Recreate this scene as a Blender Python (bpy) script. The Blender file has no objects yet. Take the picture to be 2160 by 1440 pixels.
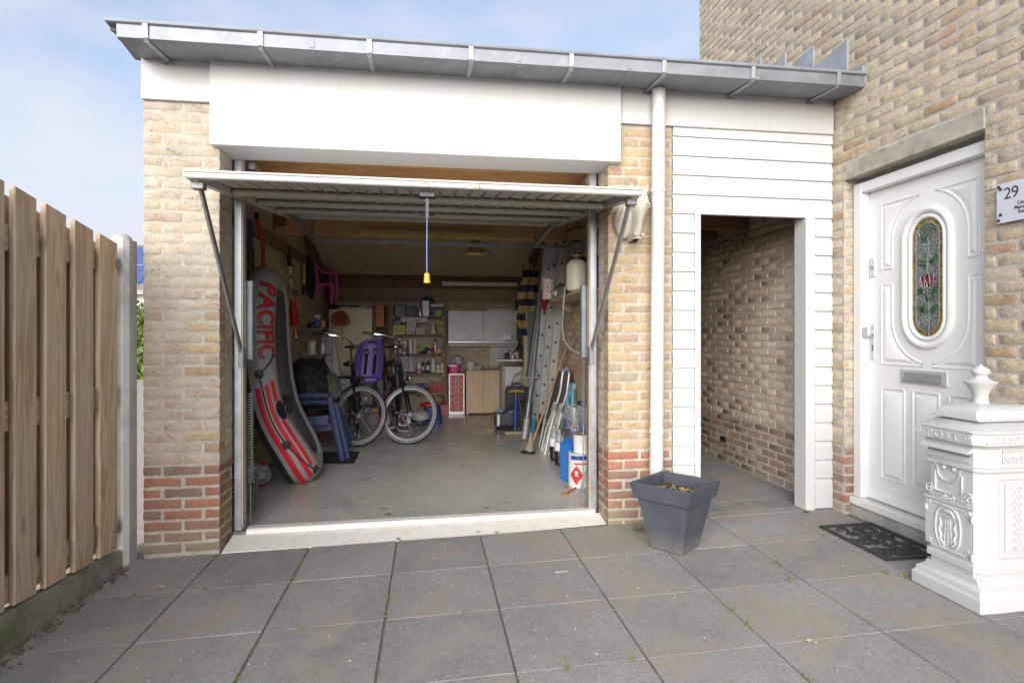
import bpy, bmesh, math, random
from mathutils import Vector, Matrix, Euler
R = math.radians
random.seed(7)
scene = bpy.context.scene
col = scene.collection

# ------------------------------------------------------------------ camera
F, CX, VH, TH, DC, HC = 1240., 1105., 705., .1618, 3.635, 1.241     # focal length in photo pixels, principal point, heading, distance to facade, height
cam = bpy.data.objects.new('camera', bpy.data.cameras.new('camera'))
col.objects.link(cam)
cam.location = (0, -DC, HC)
cam.rotation_euler = (R(90), 0, -TH)
cam.data.sensor_width = 36
cam.data.lens = 36 * F / 2160
cam.data.shift_x = -(CX - 1080) / 2160
cam.data.shift_y = (VH - 720) / 2160
cam.data.clip_start = .05
cam.data.clip_end = 600
scene.camera = cam

# ------------------------------------------------------------------ sky and sun
SUN_EL, SUN_AZ = R(12.5), R(198)        # azimuth clockwise from +y: behind the camera, to its left
world = bpy.data.worlds.new('World'); scene.world = world; world.use_nodes = True
nt = world.node_tree; N = nt.nodes; LK = nt.links
for n in list(N): N.remove(n)
out = N.new('ShaderNodeOutputWorld'); bg = N.new('ShaderNodeBackground')
sky = N.new('ShaderNodeTexSky'); sky.sky_type = 'NISHITA'; sky.sun_disc = False
sky.sun_elevation = SUN_EL; sky.sun_rotation = SUN_AZ
sky.air_density = 1.0; sky.dust_density = 1.5; sky.ozone_density = 3.0
tc = N.new('ShaderNodeTexCoord')
mp = N.new('ShaderNodeMapping'); mp.inputs['Scale'].default_value = (.9, .9, 2.2); mp.inputs['Location'].default_value = (.3, .1, .35)
nz = N.new('ShaderNodeTexNoise'); nz.inputs['Scale'].default_value = 1.6; nz.inputs['Detail'].default_value = 5; nz.inputs['Roughness'].default_value = .52
rp = N.new('ShaderNodeValToRGB'); rp.color_ramp.elements[0].position = .40; rp.color_ramp.elements[1].position = .62
rp.color_ramp.elements[0].color = (.25, .25, .25, 1); rp.color_ramp.elements[1].color = (.97, .97, .97, 1)
mx = N.new('ShaderNodeMix'); mx.data_type = 'RGBA'
mx.inputs['B'].default_value = (2.85, 2.98, 3.35, 1)     # thin bright cloud, same scale as the Nishita sky
LK.new(tc.outputs['Generated'], mp.inputs['Vector']); LK.new(mp.outputs['Vector'], nz.inputs['Vector'])
LK.new(nz.outputs['Fac'], rp.inputs['Fac']); LK.new(rp.outputs['Color'], mx.inputs['Factor'])
LK.new(sky.outputs['Color'], mx.inputs['A']); LK.new(mx.outputs['Result'], bg.inputs['Color'])
bg.inputs['Strength'].default_value = .05
LK.new(bg.outputs['Background'], out.inputs['Surface'])
sun = bpy.data.objects.new('sun', bpy.data.lights.new('sun', 'SUN')); col.objects.link(sun)
sun.data.energy = 1.5; sun.data.angle = R(64); sun.data.color = (1, .975, .945)
sd = Vector((math.sin(SUN_AZ) * math.cos(SUN_EL), math.cos(SUN_AZ) * math.cos(SUN_EL), math.sin(SUN_EL)))
sun.rotation_euler = sd.to_track_quat('Z', 'Y').to_euler()
sun.location = (-4, -6, 8)
scene.view_settings.view_transform = 'Standard'; scene.view_settings.look = 'None'
scene.view_settings.exposure = 2.5; scene.view_settings.gamma = 1
scene.view_settings.use_curve_mapping = False
scene.render.engine = 'CYCLES'
scene.cycles.max_bounces = 10; scene.cycles.diffuse_bounces = 8

# ------------------------------------------------------------------ helpers: points
CO, SI = math.cos(TH), math.sin(TH)
def ray(u, v):
    a = (u - CX) / F
    return a * CO + SI, CO - a * SI, (VH - v) / F
def py(u, v, y):
    r = ray(u, v); d = (y + DC) / r[1]; return Vector((r[0] * d, y, HC + r[2] * d))
def px(u, v, x):
    r = ray(u, v); d = x / r[0]; return Vector((x, r[1] * d - DC, HC + r[2] * d))
def pz(u, v, z=0):
    r = ray(u, v); d = (z - HC) / r[2]; return Vector((r[0] * d, r[1] * d - DC, z))
GS = .0175                                    # the paving rises a little towards the house
def gz(x): return GS * x
def pg(u, v):
    r = ray(u, v); d = HC / (GS * r[0] - r[2]); return Vector((r[0] * d, r[1] * d - DC, GS * r[0] * d))
def proj(p):
    x, y, z = p[0], p[1] + DC, p[2]
    d = x * SI + y * CO
    if d < .05: return None
    return CX + F * (x * CO - y * SI) / d, VH - F * (z - HC) / d, d
def rnd(a, b): return random.uniform(a, b)

# ------------------------------------------------------------------ helpers: meshes
class MB:
    def __init__(s): s.v = []; s.f = []; s.m = []; s.mi = 0; s.M = None
    def add(s, vs, fs):
        o = len(s.v)
        if s.M is not None: vs = [s.M @ Vector(p) for p in vs]
        s.v += [tuple(p) for p in vs]; s.f += [tuple(i + o for i in f) for f in fs]; s.m += [s.mi] * len(fs)
        return s
    def box(s, c, size, b=0, rz=0, rx=0, ry=0):
        Rm = Euler((rx, ry, rz)).to_matrix() if (rz or rx or ry) else None
        h = [q / 2 for q in size]; c = Vector(c)
        if b <= 0:
            vs = [Vector((sx * h[0], sy * h[1], sz * h[2])) for sx in (-1, 1) for sy in (-1, 1) for sz in (-1, 1)]
            fs = [(0, 1, 3, 2), (4, 6, 7, 5), (0, 4, 5, 1), (2, 3, 7, 6), (0, 2, 6, 4), (1, 5, 7, 3)]
        else:
            b = min(b, min(h) * .9); vs = []; ix = {}
            for sx in (-1, 1):
                for sy in (-1, 1):
                    for sz in (-1, 1):
                        sg = (sx, sy, sz)
                        for a in range(3):
                            ix[sg + (a,)] = len(vs)
                            vs.append(Vector([sg[k] * (h[k] - (0 if k == a else b)) for k in range(3)]))
            fs = []
            for a in range(3):
                o1, o2 = [k for k in range(3) if k != a]
                for sa in (-1, 1):
                    q = []
                    for (p, r_) in ((-1, -1), (1, -1), (1, 1), (-1, 1)):
                        g = [0, 0, 0]; g[a] = sa; g[o1] = p; g[o2] = r_; q.append(ix[tuple(g) + (a,)])
                    fs.append(tuple(q))
            for a in range(3):
                o1, o2 = [k for k in range(3) if k != a]
                for p in (-1, 1):
                    for r_ in (-1, 1):
                        g = [0, 0, 0]; g[o1] = p; g[o2] = r_
                        lo = list(g); lo[a] = -1; hi = list(g); hi[a] = 1
                        fs.append((ix[tuple(lo) + (o1,)], ix[tuple(hi) + (o1,)], ix[tuple(hi) + (o2,)], ix[tuple(lo) + (o2,)]))
            for sx in (-1, 1):
                for sy in (-1, 1):
                    for sz in (-1, 1): fs.append(tuple(ix[(sx, sy, sz, a)] for a in range(3)))
            fs2 = []
            for f in fs:
                n = (vs[f[1]] - vs[f[0]]).cross(vs[f[2]] - vs[f[0]]); m = sum((vs[i] for i in f), Vector())
                fs2.append(f if n.dot(m) > 0 else tuple(reversed(f)))
            fs = fs2
        vs = [(Rm @ p if Rm else p) + c for p in vs]
        return s.add(vs, fs)
    def bb(s, x0, x1, y0, y1, z0, z1, b=0):
        return s.box(((x0 + x1) / 2, (y0 + y1) / 2, (z0 + z1) / 2), (x1 - x0, y1 - y0, z1 - z0), b)
    def beam(s, p, q, w, h, up=(0, 0, 1), b=0):
        p, q = Vector(p), Vector(q); d = q - p; L = d.length; d.normalize()
        sd_ = d.cross(Vector(up)); sd_.normalize(); u = sd_.cross(d)
        M = Matrix((d, sd_, u)).transposed()
        t = MB(); t.box((0, 0, 0), (L, w, h), b)
        m = (p + q) / 2
        return s.add([M @ Vector(v) + m for v in t.v], t.f)
    def tube(s, pts, r, n=8, closed=False, caps=True, flat=1.0):
        pts = [Vector(p) for p in pts]; k = len(pts)
        rs = r if isinstance(r, (list, tuple)) else [r] * k
        T = []
        for i in range(k):
            a = pts[(i - 1) % k] if (closed or i > 0) else pts[0]
            c = pts[(i + 1) % k] if (closed or i < k - 1) else pts[-1]
            t = c - a; t.normalize() if t.length > 1e-9 else None; T.append(t if t.length > .5 else Vector((0, 0, 1)))
        up = Vector((0, 0, 1)) if abs(T[0].z) < .9 else Vector((1, 0, 0))
        nrm = (up - T[0] * up.dot(T[0])).normalized(); vs = []
        for i in range(k):
            nrm = nrm - T[i] * nrm.dot(T[i]); nrm.normalize(); bn = T[i].cross(nrm)
            for j in range(n):
                a = 2 * math.pi * j / n
                vs.append(pts[i] + (nrm * math.cos(a) * flat + bn * math.sin(a)) * rs[i])
        fs = []
        for i in range(k if closed else k - 1):
            i2 = (i + 1) % k
            for j in range(n):
                j2 = (j + 1) % n; fs.append((i * n + j, i * n + j2, i2 * n + j2, i2 * n + j))
        if caps and not closed:
            fs.append(tuple(reversed(range(n)))); fs.append(tuple((k - 1) * n + j for j in range(n)))
        return s.add(vs, fs)
    def lathe(s, prof, n=20, M=None, c=(0, 0, 0)):
        vs = []; fs = []; k = len(prof); c = Vector(c)
        for (r_, z) in prof:
            for j in range(n):
                a = 2 * math.pi * j / n; p = Vector((max(r_, 1e-4) * math.cos(a), max(r_, 1e-4) * math.sin(a), z))
                vs.append((M @ p if M else p) + c)
        for i in range(k - 1):
            for j in range(n):
                j2 = (j + 1) % n; fs.append((i * n + j, i * n + j2, (i + 1) * n + j2, (i + 1) * n + j))
        fs.append(tuple(reversed(range(n)))); fs.append(tuple((k - 1) * n + j for j in range(n)))
        return s.add(vs, fs)
    def prism(s, poly, fn, c0, c1):
        k = len(poly); vs = [fn(a, b, c0) for a, b in poly] + [fn(a, b, c1) for a, b in poly]
        fs = [tuple(reversed(range(k))), tuple(range(k, 2 * k))] + [(i, (i + 1) % k, k + (i + 1) % k, k + i) for i in range(k)]
        return s.add(vs, fs)
    def grid(s, fn, nu, nv, cu=False, cv=False):
        vs = [fn(i / (nu if cu else nu - 1), j / (nv if cv else nv - 1)) for i in range(nu) for j in range(nv)]; fs = []
        for i in range(nu if cu else nu - 1):
            for j in range(nv if cv else nv - 1):
                i2, j2 = (i + 1) % nu, (j + 1) % nv
                fs.append((i * nv + j, i2 * nv + j, i2 * nv + j2, i * nv + j2))
        return s.add(vs, fs)
    def ball(s, c, r, n=14, sq=(1, 1, 1)):
        m = max(6, n // 2); c = Vector(c); t = MB()
        t.lathe([(math.sin(math.pi * i / m) * 1.0, -math.cos(math.pi * i / m)) for i in range(m + 1)], n)
        return s.add([Vector((p[0] * r * sq[0], p[1] * r * sq[1], p[2] * r * sq[2])) + c for p in t.v], t.f)

def root_matrix(o):
    M = Matrix.Translation(o.location) @ o.rotation_euler.to_matrix().to_4x4()
    return root_matrix(o.parent) @ o.matrix_parent_inverse @ M if o.parent else M
def attach(o, parent):
    o.parent = parent; o.matrix_parent_inverse = root_matrix(parent).inverted()
def mesh_of(mb, name, mats, smooth=35, fix=True):
    me = bpy.data.meshes.new(name); me.from_pydata(mb.v, [], mb.f)
    for m in (mats if isinstance(mats, (list, tuple)) else [mats]): me.materials.append(m)
    me.polygons.foreach_set('material_index', mb.m)
    if fix:
        bm = bmesh.new(); bm.from_mesh(me); bmesh.ops.recalc_face_normals(bm, faces=bm.faces); bm.to_mesh(me); bm.free()
    if smooth:
        me.shade_smooth(); me.set_sharp_from_angle(angle=R(smooth))
    me.update(); return me
def obj(name, mb, mats, parent=None, smooth=35, label=None, kind=None, fix=True):
    o = bpy.data.objects.new(name, mesh_of(mb, name, mats, smooth, fix)); col.objects.link(o)
    if parent: attach(o, parent)
    if label: o['label'] = label
    if kind: o['kind'] = kind
    return o
def tag(o, label, cat, group=None):
    o['label'] = label; o['category'] = cat
    if group: o['group'] = group
    return o
def thing(name, label, cat, loc=(0, 0, 0), group=None):
    o = bpy.data.objects.new(name, None); o.location = loc; o.empty_display_size = .1; col.objects.link(o)
    return tag(o, label, cat, group)
def dup(root, delta, rotz=0, label=None):
    r = root.copy(); col.objects.link(r); r.location = root.location + Vector(delta); r.rotation_euler.z += rotz
    if label: r['label'] = label
    for ch in list(root.children):
        c = ch.copy(); col.objects.link(c); c.parent = r
        for g in list(ch.children):
            d = g.copy(); col.objects.link(d); d.parent = c
    return r
def text_mb(body, size, fn, depth=.002, align='LEFT', spacing=1.0, cuts=0, xs=1.0, slant=0, bold=0):
    """letters as thin solid shapes; fn(tx, ty, td) -> world point"""
    cu = bpy.data.curves.new('lettering', 'FONT'); cu.body = body; cu.size = size; cu.align_x = align; cu.space_character = spacing
    cu.extrude = 0; cu.resolution_u = 4; cu.shear = slant; cu.offset = bold
    o = bpy.data.objects.new('lettering', cu); col.objects.link(o)
    me = bpy.data.meshes.new_from_object(o.evaluated_get(bpy.context.evaluated_depsgraph_get()))
    bpy.data.objects.remove(o)
    bm = bmesh.new(); bm.from_mesh(me)
    if cuts:
        xs_ = [v.co.x for v in bm.verts]; ys_ = [v.co.y for v in bm.verts]
        for k in range(1, cuts * 6):
            bmesh.ops.bisect_plane(bm, geom=bm.verts[:] + bm.edges[:] + bm.faces[:], plane_co=(min(xs_) + (max(xs_) - min(xs_)) * k / (cuts * 6), 0, 0), plane_no=(1, 0, 0))
        for k in range(1, cuts):
            bmesh.ops.bisect_plane(bm, geom=bm.verts[:] + bm.edges[:] + bm.faces[:], plane_co=(0, min(ys_) + (max(ys_) - min(ys_)) * k / cuts, 0), plane_no=(0, 1, 0))
    bmesh.ops.remove_doubles(bm, verts=bm.verts[:], dist=1e-5)
    bm.verts.ensure_lookup_table(); bm.verts.index_update()
    mb = MB(); V0 = [v.co.copy() for v in bm.verts]; n = len(V0)
    mb.v = [tuple(fn(p.x * xs, p.y, depth)) for p in V0] + [tuple(fn(p.x * xs, p.y, 0)) for p in V0]
    for f in bm.faces: mb.f.append(tuple(v.index for v in f.verts))
    for e in bm.edges:
        if len(e.link_faces) == 1:
            a, b = [v.index for v in e.verts]; mb.f.append((a, b, b + n, a + n))
    mb.m = [0] * len(mb.f); bm.free(); bpy.data.meshes.remove(me); return mb

# ------------------------------------------------------------------ helpers: materials
def lin(r, g, b):
    f = lambda c: (c / 255 / 12.92) if c / 255 <= .04045 else ((c / 255 + .055) / 1.055) ** 2.4
    return (f(r), f(g), f(b), 1)
class NT:
    def __init__(s, name):
        s.m = bpy.data.materials.new(name); s.m.use_nodes = True; s.t = s.m.node_tree
        s.b = s.t.nodes['Principled BSDF']; s.pos = None
    def n(s, typ, **kw):
        x = s.t.nodes.new(typ)
        for k, v in kw.items(): setattr(x, k, v)
        return x
    def l(s, a, b): s.t.links.new(a, b)
    def P(s):
        if s.pos is None: s.pos = s.n('ShaderNodeNewGeometry').outputs['Position']
        return s.pos
    def noise(s, scale, detail=4, rough=.55, stretch=None, dist=0):
        x = s.n('ShaderNodeTexNoise'); x.inputs['Scale'].default_value = scale; x.inputs['Detail'].default_value = detail
        x.inputs['Roughness'].default_value = rough; x.inputs['Distortion'].default_value = dist
        if stretch:
            m = s.n('ShaderNodeMapping'); m.inputs['Scale'].default_value = stretch; s.l(s.P(), m.inputs['Vector']); s.l(m.outputs['Vector'], x.inputs['Vector'])
        else: s.l(s.P(), x.inputs['Vector'])
        return x.outputs['Fac']
    def ramp(s, fac, stops):
        x = s.n('ShaderNodeValToRGB'); e = x.color_ramp.elements
        while len(e) < len(stops): e.new(.5)
        for i, (p, c) in enumerate(stops):
            e[i].position = p; e[i].color = c if isinstance(c, tuple) else (c, c, c, 1)
        s.l(fac, x.inputs['Fac']); return x.outputs['Color']
    def mix(s, fac, a, b, mode='MIX'):
        x = s.n('ShaderNodeMix'); x.data_type = 'RGBA'; x.blend_type = mode; x.clamp_factor = True
        for k, q in (('Factor', fac), ('A', a), ('B', b)):
            if isinstance(q, (int, float)): x.inputs[k].default_value = q
            elif isinstance(q, tuple): x.inputs[k].default_value = q
            else: s.l(q, x.inputs[k])
        return x.outputs['Result']
    def math(s, op, a, b=0):
        x = s.n('ShaderNodeMath'); x.operation = op
        for i, q in enumerate((a, b)):
            if isinstance(q, (int, float)): x.inputs[i].default_value = q
            else: s.l(q, x.inputs[i])
        return x.outputs[0]
    def rand(s):
        a = s.n('ShaderNodeObjectInfo').outputs['Random']; b = s.n('ShaderNodeNewGeometry').outputs['Random Per Island']
        return s.math('FRACT', s.math('ADD', a, b))
    def bump(s, h, strength=.3, dist=.004, prev=None):
        x = s.n('ShaderNodeBump'); x.inputs['Strength'].default_value = strength; x.inputs['Distance'].default_value = dist
        s.l(h, x.inputs['Height'])
        if prev is not None: s.l(prev, x.inputs['Normal'])
        return x.outputs['Normal']
    def done(s, color=None, rough=None, normal=None, metal=0, spec=None):
        for k, q in (('Base Color', color), ('Roughness', rough), ('Normal', normal), ('Metallic', metal), ('Specular IOR Level', spec)):
            if q is None: continue
            if isinstance(q, (int, float, tuple)): s.b.inputs[k].default_value = q
            else: s.l(q, s.b.inputs[k])
        return s.m
def mat(name, c, rough=.5, metal=0, var=.12, scale=6, bump=0, bscale=90, dirt=None, dirt_amt=.25, rnd_=0, stretch=None, spec=None, tr=0, alpha=None):
    """a plain surface colour with slight blotches, optional grain, dirt and per-piece tint"""
    t = NT(name); c = c if len(c) == 4 else tuple(c) + (1,)
    n1 = t.noise(scale, 5, .6, stretch)
    lo = tuple(q * (1 - var) for q in c[:3]) + (1,); hi = tuple(min(1, q * (1 + var)) for q in c[:3]) + (1,)
    color = t.ramp(n1, [(.3, lo), (.7, hi)])
    if dirt is not None:
        d = t.ramp(t.noise(scale * 1.7 + 3.1, 7, .7), [(.52, 0.), (.75, 1.)])
        color = t.mix(t.math('MULTIPLY', d, dirt_amt), color, dirt)
    if rnd_:
        color = t.mix(1.0, color, t.ramp(t.rand(), [(0., 1 - rnd_), (1., 1 + 0.)]), 'MULTIPLY')
    nm = t.bump(t.noise(bscale, 4, .6, stretch), bump, .003) if bump else None
    m = t.done(color, t.math('ADD', t.math('MULTIPLY', n1, .15), rough - .07), nm, metal, spec)
    if tr: t.b.inputs['Transmission Weight'].default_value = tr
    if alpha is not None: t.b.inputs['Alpha'].default_value = alpha
    return m
def wood(name, c1, c2, rough=.65, scale=3.0, axis=2, knots=True, rnd_=.25, grey=None, ks=None):
    t = NT(name); st = [9, 9, 9]; st[axis] = .55
    off = t.n('ShaderNodeVectorMath'); off.operation = 'ADD'
    cmb = t.n('ShaderNodeCombineXYZ'); r_ = t.rand()
    t.l(t.math('MULTIPLY', r_, 7), cmb.inputs[0]); t.l(t.math('MULTIPLY', r_, 13), cmb.inputs[1]); t.l(t.math('MULTIPLY', r_, 5), cmb.inputs[2])
    t.l(t.P(), off.inputs[0]); t.l(cmb.outputs[0], off.inputs[1]); t.pos = off.outputs[0]
    g = t.noise(scale, 3, .5, tuple(st), 1.2)
    w = t.n('ShaderNodeMath'); w.operation = 'SINE'; t.l(t.math('MULTIPLY', g, 34), w.inputs[0])
    rings = t.math('ADD', t.math('MULTIPLY', w.outputs[0], .5), .5)
    fine = t.noise(40, 3, .6, tuple(q * 1.0 for q in st))
    fac = t.math('ADD', t.math('MULTIPLY', rings, .55), t.math('MULTIPLY', fine, .45))
    color = t.ramp(fac, [(.2, c1), (.8, c2)])
    if knots:
        vo = t.n('ShaderNodeTexVoronoi'); vo.inputs['Scale'].default_value = 1.0
        m = t.n('ShaderNodeMapping'); sk = list(ks) if ks else [5, 5, 5]; sk[axis] = sk[axis] if ks else 2.6; m.inputs['Scale'].default_value = sk
        t.l(t.pos, m.inputs['Vector']); t.l(m.outputs['Vector'], vo.inputs['Vector'])
        k = t.ramp(vo.outputs['Distance'], [(.04, 1.), (.13, 0.)])
        color = t.mix(t.math('MULTIPLY', k, .75), color, tuple(q * .35 for q in c1[:3]) + (1,))
    if grey: color = t.mix(t.ramp(t.noise(2.2, 5, .6), [(.42, 0.), (.7, .6)]), color, grey)
    if rnd_: color = t.mix(1., color, t.ramp(t.rand(), [(0., 1 - rnd_), (1., 1.)]), 'MULTIPLY')
    return t.done(color, rough, t.bump(fac, .25, .002))
def brick_mat(name, tones, mortar, smear=.4, white=.0, soot=None, bump=.55, grime=None, crack=.75):
    t = NT(name); r_ = t.rand()
    base = t.ramp(r_, tones)
    base = t.mix(1., base, t.ramp(t.noise(23, 5, .65), [(.25, .76), (.75, 1.12)]), 'MULTIPLY')
    base = t.mix(1., base, t.ramp(t.noise(95, 3, .75), [(.3, .72), (.66, 1.12)]), 'MULTIPLY')
    sm = t.ramp(t.noise(7.5, 7, .68), [(.5 - smear * .18, 0.), (.62, 1.)])
    base = t.mix(t.math('MULTIPLY', sm, smear), base, mortar)
    if white:
        w = t.ramp(t.noise(4.2, 6, .6, (1, 1, 2.2)), [(.60, 0.), (.72, 1.)])
        base = t.mix(t.math('MULTIPLY', w, white), base, (.62, .6, .58, 1))
    if grime:
        g = t.ramp(t.noise(2.3, 6, .65), [(.45, 0.), (.68, 1.)])
        base = t.mix(t.math('MULTIPLY', g, .55), base, grime)
    if soot:                                                 # weathered feet of the wall: moss and soil splash
        sx = t.n('ShaderNodeSeparateXYZ'); t.l(t.P(), sx.inputs[0])
        k = t.ramp(t.math('ADD', sx.outputs['Z'], t.math('MULTIPLY', t.noise(9, 5), .12)), [(.10, .75), (.24, 0.)])
        base = t.mix(k, base, soot)
    cr = t.math('ABSOLUTE', t.math('SUBTRACT', t.noise(8.5, 4, .62, (1, 1, 2.4), .5), .5))
    cl = t.ramp(cr, [(.0, 1.), (.011, 0.)]); brk = t.ramp(t.noise(5.3, 3), [(.50, 0.), (.58, 1.)])
    base = t.mix(t.math('MULTIPLY', t.math('MULTIPLY', cl, brk), crack), base, (.07, .06, .045, 1))
    nm = t.bump(t.noise(48, 6, .72), bump, .006)
    nm = t.bump(t.noise(14, 3, .6, (1, 1, 3.0), .8), bump * .8, .008, nm)
    return t.done(base, .92, nm, spec=.2)
M = {}
# ------------------------------------------------------------------ materials
mortar_c = (.36, .33, .28, 1)
YEL = [(0., (.39, .285, .17, 1)), (.3, (.46, .345, .20, 1)), (.62, (.42, .31, .19, 1)), (.86, (.38, .255, .165, 1)), (1., (.34, .28, .21, 1))]
RED = [(0., (.32, .135, .09, 1)), (.45, (.36, .16, .105, 1)), (.8, (.28, .145, .11, 1)), (1., (.24, .15, .12, 1))]
BRN = [(0., (.27, .18, .14, 1)), (.5, (.32, .20, .15, 1)), (1., (.25, .175, .14, 1))]
HOU = [(0., (.47, .395, .29, 1)), (.35, (.52, .435, .305, 1)), (.6, (.46, .40, .315, 1)), (.82, (.50, .40, .27, 1)), (.95, (.42, .285, .19, 1)), (1., (.40, .345, .275, 1))]
M['brick_y'] = brick_mat('yellow_brick', YEL, (.42, .37, .30, 1), .3, .12)
M['brick_w'] = brick_mat('weathered_brick', [(q, (c[0] * .95, c[1] * .98, c[2] * 1.12, 1)) for q, c in YEL], (.44, .395, .33, 1), .95, .6, grime=(.29, .265, .23, 1), crack=.9)
M['brick_r'] = brick_mat('red_brick', RED, (.27, .235, .19, 1), .28, .06, soot=(.22, .20, .14, 1))
M['brick_h'] = brick_mat('house_brick', HOU, (.47, .435, .38, 1), .28, .1)
M['brick_hr'] = brick_mat('house_red_brick', RED, (.36, .31, .26, 1), .5, .15, soot=(.26, .23, .18, 1))
M['brick_pr'] = brick_mat('passage_red_brick', BRN, (.38, .33, .285, 1), .6, .15, soot=(.30, .27, .23, 1))
M['brick_p'] = brick_mat('passage_brick', [(0., (.54, .43, .31, 1)), (.5, (.60, .49, .36, 1)), (1., (.50, .40, .29, 1))], (.58, .54, .48, 1), .3)
def mortar_mat(name, c):
    t = NT(name); b_ = t.mix(1., c, t.ramp(t.noise(12, 6, .7), [(.3, .72), (.7, 1.15)]), 'MULTIPLY')
    b_ = t.mix(1., b_, t.ramp(t.noise(240, 3, .8), [(.35, .6), (.6, 1.12)]), 'MULTIPLY')
    nm = t.bump(t.noise(190, 5, .8), .9, .004); nm = t.bump(t.noise(35, 4, .7), .5, .006, nm)
    return t.done(b_, .95, nm, spec=.15)
M['mortar'] = mortar_mat('mortar', (.50, .47, .42, 1)); M['mortar_w'] = mortar_mat('pale_mortar', (.48, .44, .37, 1))
def streak_white(name, c, amt):
    t = NT(name); st_ = t.ramp(t.noise(2.0, 6, .7, (6, 6, .45)), [(.50, 0.), (.74, 1.)]); sp_ = t.ramp(t.noise(2.4, 5, .6), [(.4, 0.), (.7, 1.)])
    b_ = t.mix(t.math('MULTIPLY', t.math('MULTIPLY', st_, sp_), amt), c, (.27, .255, .215, 1))
    return t.done(b_, .42, t.bump(t.noise(3.2, 3), .05, .01), spec=.4)
M['white'] = streak_white('white_paint', (.50, .50, .492, 1), .38)
M['trim'] = mat('white_trim', (.535, .535, .525), .3, var=.015, spec=.5)
M['clad'] = streak_white('white_cladding', (.52, .52, .512, 1), .3)
M['sillw'] = mat('painted_sill', (.74, .72, .66), .5, var=.06, scale=9, bump=.35, bscale=60, dirt=(.34, .29, .22, 1), dirt_amt=.5)
M['zinc'] = mat('zinc', (.20, .215, .235), .5, .35, var=.18, scale=5, bump=.05, dirt=(.36, .36, .36, 1), dirt_amt=.5)
M['zincd'] = mat('zinc_rim', (.34, .37, .42), .4, .5, var=.1)
M['strap'] = mat('zinc_strap', (.33, .34, .35), .5, .5, var=.2, scale=20, dirt=(.5, .5, .48, 1))
M['lead'] = mat('lead_flashing', (.33, .36, .40), .5, .4, var=.2, scale=7, dirt=(.42, .36, .14, 1), dirt_amt=.5)
M['galv'] = mat('galvanised_steel', (.42, .45, .49), .38, .85, var=.14, scale=12, dirt=(.3, .29, .27, 1), dirt_amt=.35)
M['steel'] = mat('dark_steel', (.20, .20, .195), .45, .3, var=.2, scale=14)
M['chrome'] = mat('chrome', (.72, .72, .72), .14, 1, var=.03)
M['alu'] = mat('aluminium', (.52, .53, .53), .34, .85, var=.12, scale=10, dirt=(.3, .3, .3, 1), dirt_amt=.3)
M['concrete'] = mat('concrete', (.36, .35, .32), .9, var=.16, scale=7, bump=.6, bscale=120, dirt=(.17, .17, .15, 1), dirt_amt=.6)
M['lintel'] = mat('weathered_concrete', (.34, .32, .27), .92, var=.22, scale=5, bump=.9, bscale=110, dirt=(.15, .145, .12, 1), dirt_amt=.75)
M['pine'] = wood('pine', (.58, .34, .15, 1), (.68, .43, .21, 1), .55, 2.0, 0)
M['pined'] = wood('dark_pine', (.16, .085, .045, 1), (.22, .12, .065, 1), .7, 2.0, 0)
M['shelfw'] = wood('shelf_wood', (.14, .085, .045, 1), (.21, .13, .07, 1), .6, 2.0, 2)
M['lath'] = wood('pale_lath', (.45, .33, .19, 1), (.55, .42, .26, 1), .6, 2.0, 2)
def ply(name, c1, c2):
    t = NT(name); a = t.noise(1.8, 4, .6, (1.2, 6, 6), 1.5); f_ = t.noise(26, 4, .65, (.35, 2.2, 2.2))
    fac = t.math('ADD', t.math('MULTIPLY', a, .5), t.math('MULTIPLY', f_, .5))
    c = t.ramp(fac, [(.36, c1), (.6, c2)])
    c = t.mix(t.ramp(t.noise(38, 2, .5, (.5, 2.4, 2.4)), [(.64, 0.), (.7, .7)]), c, tuple(q * .35 for q in c1[:3]) + (1,))
    return t.done(c, .8, None, spec=.2)
M['ply'] = ply('roof_plywood', (.48, .38, .27, 1), (.60, .49, .36, 1))
M['plyo'] = ply('orange_plywood', (.62, .42, .21, 1), (.68, .48, .26, 1))
M['doorp'] = mat('door_paint', (.47, .46, .40), .45, var=.05, scale=8, dirt=(.3, .27, .2, 1), dirt_amt=.25)
M['doort'] = mat('door_outer_paint', (.70, .70, .68), .5, var=.04)
M['doore'] = mat('door_edge_paint', (.46, .46, .445), .4, var=.08, scale=14, dirt=(.27, .23, .17, 1), dirt_amt=.6)
M['rustp'] = mat('rust', (.32, .13, .03), .8, var=.3, scale=60)
M['black'] = mat('black_plastic', (.018, .018, .02), .4, var=.2)
M['rubber'] = mat('black_rubber', (.02, .02, .022), .75, var=.2, bump=.2)
M['soil'] = mat('potting_soil', (.07, .045, .025), .95, var=.4, scale=60, bump=1, bscale=140, dirt=(.2, .16, .1, 1), dirt_amt=.7)
M['moss'] = mat('moss', (.17, .21, .03), .9, var=.3, scale=50)
M['dust'] = mat('white_chips', (.62, .6, .55), .8)

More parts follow.
